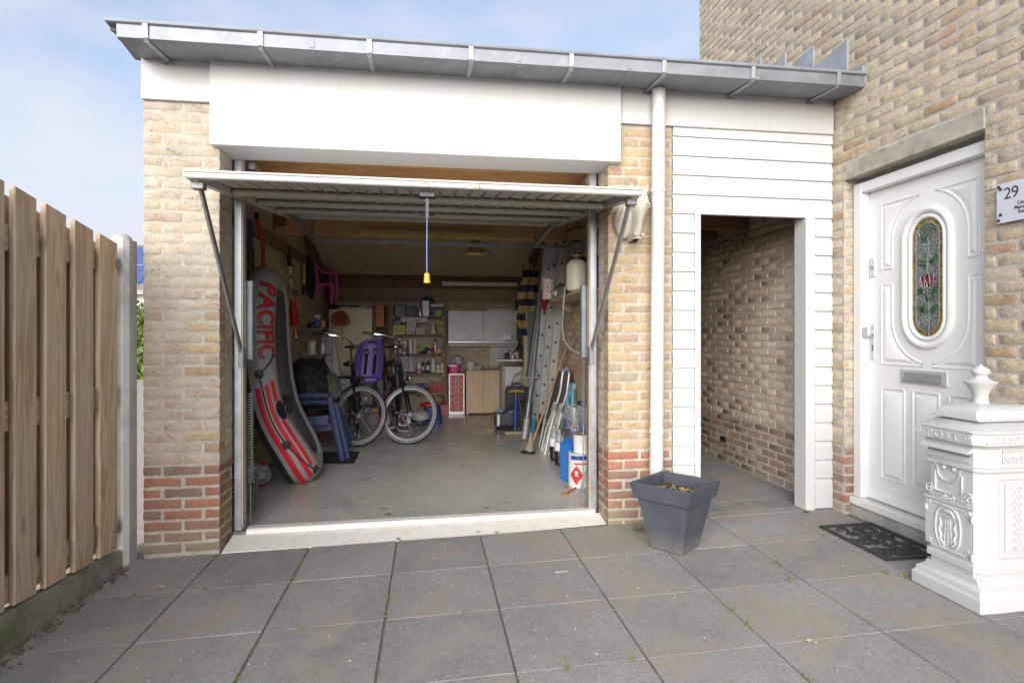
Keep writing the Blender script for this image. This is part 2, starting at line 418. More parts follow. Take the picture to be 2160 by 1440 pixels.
def pave_mat():
    t = NT('paver_stone')
    r_ = t.n('ShaderNodeObjectInfo').outputs['Random']
    b_ = t.ramp(r_, [(0., (.235, .228, .218, 1)), (.5, (.27, .262, .248, 1)), (1., (.295, .28, .26, 1))])
    b_ = t.mix(1., b_, t.ramp(t.noise(1.6, 6, .6), [(.3, .84), (.7, 1.14)]), 'MULTIPLY')
    b_ = t.mix(1., b_, t.ramp(t.noise(120, 4, .85), [(.33, .68), (.67, 1.28)]), 'MULTIPLY')
    b_ = t.mix(1., b_, t.ramp(t.noise(22, 6, .78), [(.3, .86), (.7, 1.10)]), 'MULTIPLY')
    d = t.ramp(t.noise(2.6, 7, .62, None, .8), [(.47, 0.), (.60, 1.)])        # sandy film
    b_ = t.mix(t.math('MULTIPLY', d, .5), b_, (.31, .28, .22, 1))
    s_ = t.ramp(t.noise(75, 2, .5), [(.745, 0.), (.765, 1.)])               # pale flecks
    b_ = t.mix(t.math('MULTIPLY', s_, .5), b_, (.42, .4, .36, 1))
    nm = t.bump(t.noise(260, 3, .8), .38, .002); nm = t.bump(t.noise(18, 4, .6), .2, .004, nm)
    return t.done(b_, t.ramp(t.noise(2.1, 5), [(.3, .72), (.7, .9)]), nm, spec=.25)
M['paver'] = pave_mat()
M['joint'] = mat('joint_sand', (.17, .152, .12), .95, var=.4, scale=22, bump=.9, bscale=160, dirt=(.06, .055, .04, 1), dirt_amt=.8)
def floor_mat():
    t = NT('garage_concrete')
    b_ = t.ramp(t.noise(1.1, 7, .62), [(.3, (.40, .39, .35, 1)), (.7, (.52, .505, .455, 1))])
    b_ = t.mix(t.ramp(t.noise(2.1, 7, .68, (1, .55, 1), .6), [(.54, 0.), (.70, .6)]), b_, (.22, .215, .20, 1))
    b_ = t.mix(t.ramp(t.noise(5.5, 6, .7, (.6, 1.8, 1)), [(.58, 0.), (.68, .6)]), b_, (.50, .45, .34, 1))
    b_ = t.mix(t.ramp(t.noise(3.7, 5, .72, (.7, 1.7, 1), 1.), [(.635, 0.), (.67, .75)]), b_, (.05, .05, .05, 1))
    return t.done(b_, t.ramp(t.noise(1.7, 6, .6), [(.35, .18), (.65, .42)]), t.bump(t.noise(9, 5, .6), .05, .004), spec=.55)
M['floor'] = floor_mat()
def street_mat():
    t = NT('street_brick'); br = t.n('ShaderNodeTexBrick'); t.l(t.P(), br.inputs['Vector'])
    br.inputs['Scale'].default_value = 4.5; br.inputs['Mortar Size'].default_value = .012
    br.inputs['Color1'].default_value = (.42, .36, .30, 1); br.inputs['Color2'].default_value = (.36, .31, .27, 1); br.inputs['Mortar'].default_value = (.2, .18, .15, 1)
    return t.done(t.mix(.35, br.outputs['Color'], (.4, .36, .31, 1)), .9)
M['street'] = street_mat()

# ------------------------------------------------------------------ ground
def structure(name, mb, m, parent=None): return obj(name, mb, m, parent, 35, None, 'structure')
mb = MB(); mb.add([(-300, -300, -.12), (300, -300, -.12), (300, 300, -.12), (-300, 300, -.12)], [(0, 1, 2, 3)])
structure('ground', mb, M['joint'])
mb = MB(); mb.add([(-60, .15, -.05), (-1.615, .15, -.05), (-1.615, 40, -.05), (-60, 40, -.05)], [(0, 1, 2, 3)])
mb.add([(-60, -8, -.05), (-1.74, -8, -.05), (-1.74, .15, -.05), (-60, .15, -.05)], [(0, 1, 2, 3)])
structure('street', mb, M['street'])
mb = MB(); mb.add([(-1.74, -6, gz(-1.74) - .007), (3.4, -6, gz(3.4) - .007), (3.4, .3, gz(3.4) - .007), (-1.74, .3, gz(-1.74) - .007)], [(0, 1, 2, 3)])
pavement = structure('pavement', mb, M['joint'])
# the paving slabs, each its own piece
gap = .0045
o4 = pg(1054, 1284.3); PS = .503; PX0, PY0 = o4.x, o4.y
def paver(x0, x1, y0, y1):
    b = MB(); g = [rnd(-.0007, .0007) for _ in range(4)]; e = .0022; j = [rnd(-.0012, .0012) for _ in range(4)]
    x0 += gap + j[0]; x1 -= gap + j[1]; y0 += .0012 + j[2] * .6; y1 -= .0012 + j[3] * .6
    def ring(d, dz): return [(x0 + d, y0 + d, gz(x0) + dz + g[0]), (x1 - d, y0 + d, gz(x1) + dz + g[1]), (x1 - d, y1 - d, gz(x1) + dz + g[2]), (x0 + d, y1 - d, gz(x0) + dz + g[3])]
    b.add(ring(0, -.045) + ring(0, -.004) + ring(e, 0), [(8, 9, 10, 11)] + [(i, (i + 1) % 4, 4 + (i + 1) % 4, 4 + i) for i in range(4)] + [(4 + i, 4 + (i + 1) % 4, 8 + (i + 1) % 4, 8 + i) for i in range(4)])
    obj('paver', b, M['paver'], pavement, 0)
YT = -.012                                     # slabs stop at the garage sill
for i in range(-4, 5):
    xa, xb = PX0 + i * PS, PX0 + (i + 1) * PS
    if xa < -1.66: xa = -1.655
    if xb - xa < .05: continue
    if i >= 3: xb = min(xb, 2.74)
    for j in range(-6, 3):
        ya, yb = PY0 + j * PS, PY0 + (j + 1) * PS
        yt = YT if xa < 1.55 else .04
        if xa >= 1.3 and xb > 1.6: yt = .09
        yb = min(yb, yt)
        if yb - ya < .03: continue
        if xb - xa > .03: paver(xa, xb, ya, yb)
# passage floor: sandier slabs
for k, (xa, xb) in enumerate(((1.60, 2.16), (2.16, 2.735))):
    ya = .09
    for dy in (.22, .58, .58, .58, .58, .58, .58, .58, .58):
        paver(xa, xb, ya, ya + dy); ya += dy
mb = MB(); mb.add([(1.58, .09, .01), (2.80, .09, .035), (2.80, 6, .035), (1.58, 6, .01)], [(0, 1, 2, 3)])
structure('passage_floor', mb, M['joint'])
mb = MB(); mb.bb(-1.58, 1.57, .27, 5.88, -.1, .012)
structure('garage_floor', mb, M['floor'])

# ------------------------------------------------------------------ bricks
COURSE, BH, BL, JT = .063, .0485, .1985, .0175
_bm = {}
def brick_mesh(L, depth, m, var):
    key = (round(L, 3), round(depth, 3), m.name, var)
    if key in _bm: return _bm[key]
    rs = random.Random(hash(key[:2]) % 9999 + var * 77); mb = MB()
    xs = [0, .006, L * .36 + rs.uniform(-.02, .02) * (L > .12), L * .7, L - .006, L]; zs = [0, .006, BH - .006, BH]
    vs = []
    for i, x in enumerate(xs):
        for k, z in enumerate(zs):
            edge = i in (0, 5) or k in (0, 3); corner = i in (0, 5) and k in (0, 3)
            y = (.0042 if corner else .0028) if edge else 0
            vs.append((x + rs.uniform(-.0018, .0018) + (0 if 0 < i < 5 else (.002 if i == 0 else -.002) * (k in (0, 3))),
                       y + rs.uniform(-.0016, .0016), z + rs.uniform(-.0022, .0022) * (k in (0, 3)) ))
    fs = [(i * 4 + k, (i + 1) * 4 + k, (i + 1) * 4 + k + 1, i * 4 + k + 1) for i in range(5) for k in range(3)]
    o = len(vs); border = [i * 4 for i in range(6)] + [20 + k for k in (1, 2, 3)] + [i * 4 + 3 for i in (4, 3, 2, 1, 0)] + [2, 1]
    vs += [(vs[b][0], depth, vs[b][2]) for b in border]; n = len(border)
    fs += [(border[(i + 1) % n], border[i], o + i, o + (i + 1) % n) for i in range(n)]
    mb.add(vs, fs); _bm[key] = mesh_of(mb, 'brick', m, 45); return _bm[key]
def pix_area(o, ud, L):
    a = proj(o); b = proj(Vector(o) + Vector(ud) * L); c = proj(Vector(o) + Vector((0, 0, BH)))
    if not a or not b or not c: return 0
    if max(a[0], b[0]) < 0 or min(a[0], b[0]) > 2160 or max(a[1], b[1]) < 0 or min(a[1], c[1]) > 1440: return 0
    return abs(b[0] - a[0]) * abs(c[1] - a[1])
class Wall:
    """a set of brick courses that share a parent; big ones become single parts, the rest one joined part"""
    def __init__(s, parent): s.parent = parent; s.items = []
    def courses(s, o, ud, z0, z1, spans, mats, depth=.03, phase=0, first_z=None):
        ud = Vector(ud); k = 0; z = z0
        while z + BH <= z1 + .02:
            for (a, b) in spans(z + BH / 2):
                off = 0 if (k + phase) % 2 == 0 else (BL + JT) / 2
                u = math.floor((a - off) / (BL + JT) - 1) * (BL + JT) + off
                while u < b:
                    ua, ub = max(u, a), min(u + BL, b)
                    if ub - ua > .022:
                        s.items.append((Vector(o) + ud * (ua + rnd(-.0015, .0015)) + Vector((0, 0, z + rnd(-.0018, .0018))), ud, ub - ua, mats(z + BH / 2, ua), depth))
                    u += BL + JT
            k += 1; z += COURSE
        return s
    def build(s, singles=300, name='brick'):
        for it in s.items: pass
        sc = sorted(range(len(s.items)), key=lambda i: -pix_area(s.items[i][0], s.items[i][1], s.items[i][2]))
        big = set(i for i in sc[:singles] if pix_area(s.items[i][0], s.items[i][1], s.items[i][2]) > 60)
        rest = {}
        for i, (p, ud, L, m, dp) in enumerate(s.items):
            ang = math.atan2(ud.y, ud.x); nrm = Vector((ud.y, -ud.x, 0))
            if i in big:
                L_ = round(L / .004) * .004 if L < .19 else BL
                o = bpy.data.objects.new(name, brick_mesh(L_, dp, m, random.randrange(6))); col.objects.link(o)
                o.location = p + nrm * rnd(-.0015, .002); o.rotation_euler = (rnd(-.008, .008), 0, ang + rnd(-.004, .004))
                attach(o, s.parent)
            else:
                if m.name not in rest: rest[m.name] = (MB(), m)
                mb = rest[m.name][0]; j = rnd(-.002, .002); e = .005; h = BH; q = lambda x, y, z: p + ud * x - nrm * y + Vector((0, 0, z))
                r1 = [q(0, .03, 0), q(L, .03, 0), q(L, .03, h), q(0, .03, h)]
                r2 = [q(rnd(0, .002), .004, rnd(-.001, .002)), q(L - rnd(0, .002), .004, rnd(-.001, .002)), q(L, .004, h - rnd(-.001, .002)), q(0, .004, h - rnd(-.001, .002))]
                r3 = [q(e, j, e), q(L - e, rnd(-.002, .002), e), q(L - e, j, h - e), q(e, rnd(-.002, .002), h - e)]
                mb.add(r1 + r2 + r3, [(8, 9, 10, 11)] + [(a + i, a + (i + 1) % 4, a + 4 + (i + 1) % 4, a + 4 + i) for a in (0, 4) for i in range(4)])
        for mb, m in rest.values():
            obj(name, mb, m, s.parent, 40, None, 'stuff')
        return len(big), len(s.items)

# ------------------------------------------------------------------ garage
garage = thing('garage', 'low brick garage with open up-and-over door, white fascia and zinc gutter', 'garage', (0, 3, 0))
XL0, XL1, XR1, XR0, YB = -1.592, -1.49, 1.47, 1.576, 5.79
OL, OR_ = -1.188, 1.142                       # door opening between the piers
zroof = lambda y: 2.45 + .36 * y if y < 2.15 else 1.75 + .377 * (5.79 - y) if y < 5.79 else 1.75
# mortar cores
mb = MB(); e = .0028
mb.bb(XL0 + e, OL - e, e, .225, -.05, 2.60); mb.bb(OR_ + e, XR0 - e, e, .225, -.05, 2.60)
def side_core(xa, xb):
    ys = [.225, 2.15, YB + .1]; poly = [(ys[0], -.05)] + [(YB + .1, -.05), (YB + .1, 1.80), (2.15, zroof(2.14) + .03), (.225, zroof(.225) + .03)]
    mb.prism(poly, lambda a, b, c: Vector((c, a, b)), xa, xb)
side_core(XL0 + e, XL1 - e); side_core(XR1 + e, XR0 - e)
mb.bb(XL1 - e, XR1 + e, YB + e, YB + .1, -.05, 1.80)
obj('wall_core', mb, M['mortar_w'], garage, 0)
w = Wall(garage)
def gm(z, u):
    if z < .5: return M['brick_r']
    return M['brick_y']
def gml(z, u):
    if z < .5: return M['brick_r']
    return M['brick_w'] if (z > 1.35 or u < .17 or random.random() < .25) else M['brick_y']
zb = .5 - 8 * COURSE
w.courses((XL0, 0, 0), (1, 0, 0), zb, 2.575, lambda z: [(0, OL - XL0)], gml, .1)
w.courses((OR_, 0, 0), (1, 0, 0), zb, 2.60, lambda z: [(0, XR0 - OR_)], gm, .1, 1)
w.courses((OL, .108, 0), (0, 1, 0), zb, 2.31, lambda z: [(0, .115)], lambda z, u: M['brick_r'] if z < .5 else M['brick_w'], .05, 1)
w.courses((OR_, .223, 0), (0, -1, 0), zb, 2.31, lambda z: [(0, .115)], lambda z, u: M['brick_r'] if z < .5 else M['brick_w'], .05)
nb = w.build(300)
w = Wall(garage)
M['brick_in'] = brick_mat('inner_brick', [(0., (.54, .42, .27, 1)), (.5, (.60, .47, .31, 1)), (1., (.48, .37, .25, 1))], (.50, .45, .37, 1), .4, .1)
im = lambda z, u: M['brick_in']
roofspan = lambda z: [(a, b) for a, b in [(max(.235, (z - 2.42) / .36), min(YB, 5.79 - (z - 1.72) / .377 if z > 1.72 else YB))] if b > a]
w.courses((XL1, 0, 0), (0, 1, 0), .03, 3.1, roofspan, im, .03)
w.courses((XR1, 0, 0), (0, -1, 0), .03, 3.1, lambda z: [(-b, -a) for a, b in roofspan(z)], im, .03)
w.courses((XL1, YB, 0), (1, 0, 0), .03, 1.72, lambda z: [(0, XR1 - XL1)], im, .03)
w.build(0)
# threshold
mb = MB(); mb.prism([(-.008, -.06), (-.008, -.005), (.195, .028), (.195, -.06)], lambda a, b, c: Vector((c, a, b + .012 * c / 1.2)), OL + .012, OR_ + .02)
mb.prism([(.195, -.06), (.195, .046), (.205, .052), (.27, .052), (.28, .012), (.28, -.06)], lambda a, b, c: Vector((c, a, b + .004 * c)), OL + .09, OR_ - .03)
obj('sill', mb, M['sillw'], garage, 30)
# fascia boards
def fascia(x0, x1, y0, y1, z0, z1, sh=0):
    b = MB(); b.bb(x0, x1, y0, y1, z0, z1, .004); b.v = [(x, y, z + sh * (x - x0)) for x, y, z in b.v]
    return obj('fascia_panel', b, M['white'], garage)
fascia(XL0 - .004, -1.2245, -.022, .02, 2.568, 2.805, .006)
fascia(-1.2225, 1.2085, -.06, .236, 2.318, 2.80, .006)
fascia(1.2105, 2.732, -.022, .02, 2.592, 2.832, .006)
# gutter: open zinc box with straps
GSH = lambda x: .008 * (x + 1.6)
mb = MB(); prof = [(-.024, 2.90), (-.024, 2.793), (-.05, 2.786), (-.285, 2.770), (-.302, 2.776), (-.304, 2.842), (-.318, 2.850), (-.312, 2.858), (-.300, 2.853), (-.298, 2.781), (-.284, 2.776), (-.05, 2.792), (-.03, 2.80), (-.03, 2.90)]
mb.prism(prof, lambda a, b, c: Vector((c, a, b + GSH(c))), -1.586, 2.742)
mb.prism([(-.03, 2.89), (-.03, 2.80), (-.284, 2.776), (-.298, 2.781), (-.298, 2.845)], lambda a, b, c: Vector((c, a, b + GSH(c))), -1.584, -1.580)
gutter = obj('gutter', mb, M['zinc'], garage, 30)
mb = MB(); mb.tube([(-1.636, -.311, 2.857 + GSH(-1.636)), (2.775, -.311, 2.857 + GSH(2.775))], .0105, 8)
obj('gutter_bead', mb, M['zincd'], gutter)
for xx in (-1.447, -.884, -.318, .241, .823, 1.391, 1.965, 2.545):
    mb = MB(); pr = [(-.314, 2.852), (-.308, 2.778), (-.296, 2.766), (-.05, 2.780), (-.026, 2.776)]
    pts = [Vector((xx, a, b + GSH(xx))) for a, b in pr]
    for a, b in zip(pts, pts[1:]): mb.beam(a + Vector((0, 0, -.001)), b, .026, .005, (0, .3, 1))
    mb.bb(xx - .03, xx + .03, -.0285, -.0225, 2.762 + GSH(xx), 2.772 + GSH(xx))
    obj('gutter_bracket', mb, M['strap'], gutter, 30)
for xx in (.52, 2.03, -.62, 1.18):                         # solder seams
    mb = MB(); mb.bb(xx - .012, xx + .012, -.3062, -.3035, 2.785 + GSH(xx), 2.838 + GSH(xx)); mb.bb(xx - .012, xx + .012, -.29, -.06, 2.7675 + GSH(xx), 2.7705 + GSH(xx)); 
    mb.v = [(x, y, z + (.0155 * (y + .29) / .24 if z < 2.775 + GSH(xx) else 0)) for x, y, z in mb.v]
    obj('gutter_seam', mb, M['zinc'], gutter, 30)
# roof
mb = MB(); zt = lambda y: 2.855 + .36 * (y + .2)
poly = [(-.26, zt(-.26) - .01), (-.26, zt(-.26) + .03), (2.15, zt(2.15) + .03), (6.05, zt(2.15) + .03 - .377 * 3.9), (6.05, zt(2.15) - .09 - .377 * 3.9), (2.15, zt(2.15) - .12), (.0, zt(0) - .05)]
mb.prism(poly, lambda a, b, c: Vector((c, a, b)), -1.636, 2.733)
M['roof'] = mat('roof_slate', (.09, .085, .08), .8, var=.2, scale=8, bump=.4)
obj('roof', mb, M['roof'], garage, 0)
mb = MB(); mb.prism([(-.30, 2.853), (.02, 2.80), (2.15, zt(2.15) - .14), (2.15, zt(2.15) + .035), (-.30, 2.862)], lambda a, b, c: Vector((c, a, b)), -1.642, -1.600)
obj('verge_trim', mb, M['zinc'], garage, 0)
# ceiling
for xa, xb in ((-1.48, -.42), (-.416, .62), (.624, 1.46)):
    mb = MB(); mb.bb(xa, xb, .245, .66, 2.425, 2.44); obj('plywood_panel', mb, M['plyo'], garage, 0)
mb = MB(); mb.bb(-1.485, 1.465, .66, .75, 2.22, 2.44, .003); obj('ceiling_beam', mb, M['pine'], garage)
mb = MB(); mb.bb(-1.485, 1.465, 2.46, 2.56, 2.235, 2.40, .003); obj('ceiling_beam', mb, M['pine'], garage)
def slope_panel(xa, xb, ya, yb, m, dz=0):
    b = MB(); f_ = zroof; b.add([(xa, ya, f_(ya) + dz), (xb, ya, f_(ya) + dz), (xb, yb, f_(yb) + dz), (xa, yb, f_(yb) + dz), (xa, ya, f_(ya) + .015 + dz), (xb, ya, f_(ya) + .015 + dz), (xb, yb, f_(yb) + .015 + dz), (xa, yb, f_(yb) + .015 + dz)],
          [(0, 3, 2, 1), (4, 5, 6, 7), (0, 1, 5, 4), (1, 2, 6, 5), (2, 3, 7, 6), (3, 0, 4, 7)])
    obj('plywood_panel', b, m, garage, 0)
for xa, xb in ((-1.49, -.30), (-.2995, 1.02), (1.0205, 1.47)):
    slope_panel(xa, xb, .25, 2.149, M['ply']); slope_panel(xa, xb, 2.151, 4.95, M['ply'])
for xa, xb in ((-1.49, -.6), (-.5995, .66), (.6605, 1.47)): slope_panel(xa, xb, 4.9505, 5.79, M['ply'])
mb = MB(); mb.bb(-1.485, 1.465, 4.90, 4.98, 1.90, 2.08, .003); obj('ceiling_beam', mb, M['pined'], garage)
for xx in (-1.44, 1.42):
    mb = MB(); mb.beam((xx, 2.2, zroof(2.2) - .06), (xx, 5.75, zroof(5.75) - .06), .07, .11); obj('rafter', mb, M['pined'], garage, 0)
mb = MB(); mb.bb(-1.49, -1.43, .9, 4.0, 2.08, 2.17, .004); obj('wall_rail', mb, M['pined'], garage)
mb = MB(); mb.bb(-1.49, -1.38, 2.40, 2.60, 2.30, 2.42); obj('joist_end', mb, M['pined'], garage)
mb = MB(); mb.beam((1.44, .3, 2.04), (1.44, 2.6, 2.33), .02, .03); obj('wall_lath', mb, M['lath'], garage, 0)

# ---- up-and-over door
DZ0, DS = 2.000, .105                          # front edge height and slope of the raised leaf
YF, YBK = -.50, 1.55
zd = lambda y: DZ0 + DS * (y - YF)
DXL, DXR = -1.172, 1.168
mb = MB()
# corrugated skin, ribs running front to back
n = 26
for k in range(n):
    xa = DXL + .06 + (DXR - DXL - .12) * k / n; wd = (DXR - DXL - .12) / n
    pr = [(xa, 0), (xa + wd * .72, 0), (xa + wd * .78, .012), (xa + wd * .94, .012), (xa + wd, 0)]
    vs = [(x, YF + .02, zd(YF + .02) + .035 + z) for x, z in pr] + [(x, YBK - .02, zd(YBK - .02) + .035 + z) for x, z in pr]
    mb.add(vs, [(i, i + 1, 6 + i, 5 + i) for i in range(4)])
mb.mi = 1; mb.add([(DXL, YF, zd(YF) + .053), (DXR, YF, zd(YF) + .053), (DXR, YBK, zd(YBK) + .053), (DXL, YBK, zd(YBK) + .053)], [(0, 1, 2, 3)])
gdoor = obj('garage_door', mb, [M['doorp'], M['doort']], garage, 20, 'white sheet steel leaf tilted open under the fascia')
def dbar(x0, y0, x1, y1, wd, h, m, name, dz=0, b=.004, par=None):
    b_ = MB(); b_.beam((x0, y0, zd(y0) + dz), (x1, y1, zd(y1) + dz), wd, h, b=b); return obj(name, b_, m, par or gdoor)
b_ = MB(); b_.beam((DXL - .008, YF, zd(YF) + .030), (DXR + .008, YF, zd(YF) + .030), .05, .042, b=.006)
b_.beam((DXL - .006, YF - .028, zd(YF) + .043), (DXR + .006, YF - .028, zd(YF) + .043), .008, .012, b=.003)
obj('door_edge', b_, M['doore'], gdoor)
b_ = MB()
for k in range(22):
    x_ = random.choice((.26, .27, .29, -.02, -.52, .25, .02)) + rnd(-.03, .03); s_ = rnd(.0025, .006); b_.box((x_, YF - .0255, zd(YF) + rnd(.011, .034)), (s_ * 1.6, .0012, s_))
obj('rust_spots', b_, M['rustp'], gdoor, 0, None, 'stuff')
dbar(DXL + .02, YF + .02, DXL + .02, YBK, .045, .05, M['doorp'], 'door_stile', .024)
dbar(DXR - .02, YF + .02, DXR - .02, YBK, .045, .05, M['doorp'], 'door_stile', .024)
dbar(DXL, YBK, DXR, YBK, .05, .05, M['doorp'], 'door_rail', .024)
for yy, in ((.02,), (.53,), (1.04,)):
    dbar(DXL + .05, yy, DXR - .05, yy, .06, .035, M['doorp'], 'door_rail', .012, .012)
for yy, sgn in ((.02, 1), (.53, 1), (1.04, 1)):            # dark slots where the ribs cross the rails
    b_ = MB()
    for k in range(26):
        xa = DXL + .085 + (DXR - DXL - .12) * k / 26
        b_.box((xa, yy - .034, zd(yy) + .031), (.048, .006, .007))
    obj('rib_slot', b_, M['black'], gdoor, 0, None, 'stuff')
dl, dr_ = py(520, 740, .16), py(1248, 700, .16)
b_ = MB(); b_.beam((DXL + .035, YF + .06, zd(YF) - .005), (-1.105, .13, 1.12), .012, .034); b_.box((DXL + .03, YF + .06, zd(YF) - .012), (.06, .05, .035), .004); b_.box((-1.105, .13, 1.10), (.03, .05, .12), .004)
obj('lift_arm', b_, M['steel'], gdoor)
b_ = MB(); b_.beam((DXR - .035, YF + .06, zd(YF) - .005), (1.062, .13, 1.12), .012, .034); b_.box((DXR - .03, YF + .06, zd(YF) - .012), (.06, .05, .035), .004); b_.box((1.062, .13, 1.10), (.03, .05, .12), .004)
obj('lift_arm', b_, M['steel'], gdoor)
b_ = MB(); b_.box((-.004, -.44, 1.985), (.085, .06, .03), .004); b_.bb(-.012, .004, -.452, -.428, 1.86, 1.98); b_.tube([(-.06, -.40, 1.905), (-.04, -.42, 1.885), (0, -.44, 1.88), (.035, -.42, 1.885), (.05, -.40, 1.905)], .006, 6)
obj('door_lock', b_, M['black'], gdoor)
M['cord'] = mat('blue_cord', (.17, .24, .55), .6); M['yellow'] = mat('yellow_plastic', (.72, .36, .02), .4, var=.1)
b_ = MB(); b_.tube([(-.004, -.445, 1.90), (-.006, -.446, 1.70), (-.005, -.445, 1.555)], .0026, 6); obj('pull_cord', b_, M['cord'], gdoor)
b_ = MB(); b_.lathe([(.006, .045), (.014, .045), (.017, .0), (.019, -.006), (0, -.008)], 12, None, (-.005, -.445, 1.522)); obj('pull_knob', b_, M['yellow'], gdoor)
# frame channels, springs, tracks
for sx, x in ((1, OL + .010), (-1, OR_ - .010)):
    b_ = MB(); b_.bb(min(x, x + sx * .044), max(x, x + sx * .044), .225, .262, .03, 2.42, .003); b_.bb(min(x + sx * .03, x + sx * .052), max(x + sx * .03, x + sx * .052), .262, .30, .03, 2.42, .003)
    obj('door_frame', b_, M['galv'], garage)
    b_ = MB(); b_.bb(min(x + sx * .0445, x + sx * .051), max(x + sx * .0445, x + sx * .051), .228, .250, .05, 2.42); obj('frame_strip', b_, M['lath'], garage, 0)
    cx = x + sx * .066; pts = [(cx + .018 * math.cos(a * .9), .33 + .018 * math.sin(a * .9), .62 + a * .0019) for a in range(0, 230)] if sx < 0 else [(cx + .018 * math.cos(a * .9), .33 + .018 * math.sin(a * .9), .30 + a * .0024) for a in range(0, 240)]
    b_ = MB(); b_.tube(pts, .0035, 4); b_.tube([(cx, .33, .05), (cx, .33, .62 if sx < 0 else .3)], .004, 5); obj('door_spring', b_, M['steel'], garage)
    b_ = MB(); b_.bb(cx - .017, cx + .017, .31, .36, 1.08, 1.58, .004); obj('spring_cover', b_, M['zinc'], garage)
for sx in (-1, 1):
    b_ = MB(); b_.beam((sx * 1.09, .28, 2.30), (sx * 1.075, 2.25, 2.145), .035, .045); b_.beam((sx * 1.075, 2.2, 2.15), (sx * 1.075, 2.2, 2.55), .02, .02, (0, 1, 0)); obj('door_track', b_, M['galv'], garage, 30)
b_ = MB(); b_.beam((-1.09, 2.25, 2.135), (1.45, 2.25, 2.135), .03, .035); obj('track_tie', b_, M['galv'], garage, 30)

# ---- downpipe and timber front of the passage
b_ = MB(); b_.tube([(1.452, -.078, 2.80), (1.432, -.078, .03)], .0425, 24)
pipe = obj('downpipe', b_, M['trim'], garage)
for z in (2.155, .625):
    xx = 1.432 + .02 * z / 2.8
    b_ = MB(); b_.lathe([(.0427, -.014), (.0475, -.012), (.0475, .010), (.0427, .014)], 24, None, (xx, -.078, z)); obj('pipe_collar', b_, M['trim'], pipe)
for k in range(21):
    zt_ = 2.590 - (k - 0) * .1265 + (0 if k else 0); zbm = zt_ - .1235
    if k == 0: zt_ = 2.590; zbm = 2.537
    else: zt_ = 2.5345 - (k - 1) * .1265; zbm = zt_ - .1235
    if zt_ < .07: break
    def board(x0, x1, zbm=zbm, zt_=zt_):
        zb2 = max(zbm, .055)
        b = MB(); b.prism([(.02, zb2), (-.004, zb2), (-.006, zb2 + .003), (-.005, zb2 + .092), (.004, zb2 + .107), (.004, zt_), (.02, zt_)], lambda a, c, x: Vector((x, a, c)), x0, x1)
        obj('cladding_board', b, M['clad'], garage, 25)
    if zbm > 2.02: board(1.580, 2.733)
    else: board(1.580, 1.728); board(2.602, 2.733)
b_ = MB(); b_.bb(1.578, 2.733, .021, .05, .05, 2.58); 
b_ = MB(); b_.bb(1.731, 1.770, -.012, .085, .02, 2.046, .003); b_.bb(2.530, 2.599, -.010, .12, .045, 2.046, .003); b_.bb(1.731, 2.599, -.008, .10, 2.0465, 2.060, .002)
obj('passage_frame', b_, M['clad'], garage)
b_ = MB(); b_.bb(1.58, 1.73, .022, .06, .03, 2.6); b_.bb(2.60, 2.733, .022, .06, .05, 2.6); b_.bb(1.73, 2.60, .022, .06, 2.062, 2.6); obj('cladding_backing', b_, M['pined'], garage, 0)
for k, yy in enumerate((1.05, 1.62, 2.2, 2.9)):
    b_ = MB(); b_.bb(1.58, 2.733, yy, yy + .07, 2.14 - .0 * k, 2.26, .003); obj('passage_beam', b_, M['pined'], garage)
b_ = MB(); b_.bb(1.58, 2.733, .1, 6.0, 2.262, 2.28); obj('passage_ceiling', b_, M['pined'], garage, 0)
b_ = MB(); b_.bb(1.58, 2.733, 5.9, 6.0, 0, 2.26); obj('passage_gate', b_, M['pined'], garage, 0)

# ------------------------------------------------------------------ house
XH = 2.735
house = thing('house', 'tall tan brick house wall with white panelled front door', 'house', (4.5, -1, 0))
DY0, DY1, DZT = -1.115, -.115, 2.262
mb = MB(); e = .0035
def hcore(y0, y1, z0, z1): mb.bb(XH + e, XH + .22, y0, y1, z0, z1)
hcore(-5, DY0 - .0, -.05, 6.2); hcore(DY1 + .004, 2.0, -.05, 6.2); hcore(DY0, DY1 + .004, DZT + .02, 6.2); hcore(2.0, 6.0, -.05, 2.9)
obj('wall_core', mb, M['mortar'], house, 0)
w = Wall(house)
hb = lambda z, u: (M['brick_pr'] if u < -.02 else M['brick_hr']) if z < .5 else (M['brick_p'] if u < -.02 - .0 and z < 2.3 else M['brick_h'])
def hspan(z):
    far = -6.0 if z < 2.75 else -2.0
    if z < DZT - .01: return [(far, -DY1), (-DY0, 4.9)]
    if z < DZT + .105: return [(far, -DY1 + .03), (-DY0 + .002, 4.9)]
    return [(far, 4.9)]
zb = .5 - 8 * COURSE
w.courses((XH, 0, 0), (0, -1, 0), zb, 6.15, hspan, hb, .05)
w.courses((XH + .004, DY1, 0), (1, 0, 0), zb, DZT, lambda z: [(.004, .07)], lambda z, u: M['brick_hr'] if z < .5 else M['brick_h'], .03, 1)
nh = w.build(300)
print('bricks', nb, nh)
mb = MB(); mb.bb(XH - .006, XH + .10, DY0 - .005, DY1 - .03, DZT, DZT + .108, .004)
obj('lintel', mb, M['lintel'], house, 30)
mb = MB(); mb.prism([(0, -.05), (0, .105), (.012, .115), (.2, .115), (.2, -.05)], lambda a, b, c: Vector((XH + .045 + a, c, b)), DY0, DY1 - .005)
obj('doorstep', mb, M['concrete'], house, 30)
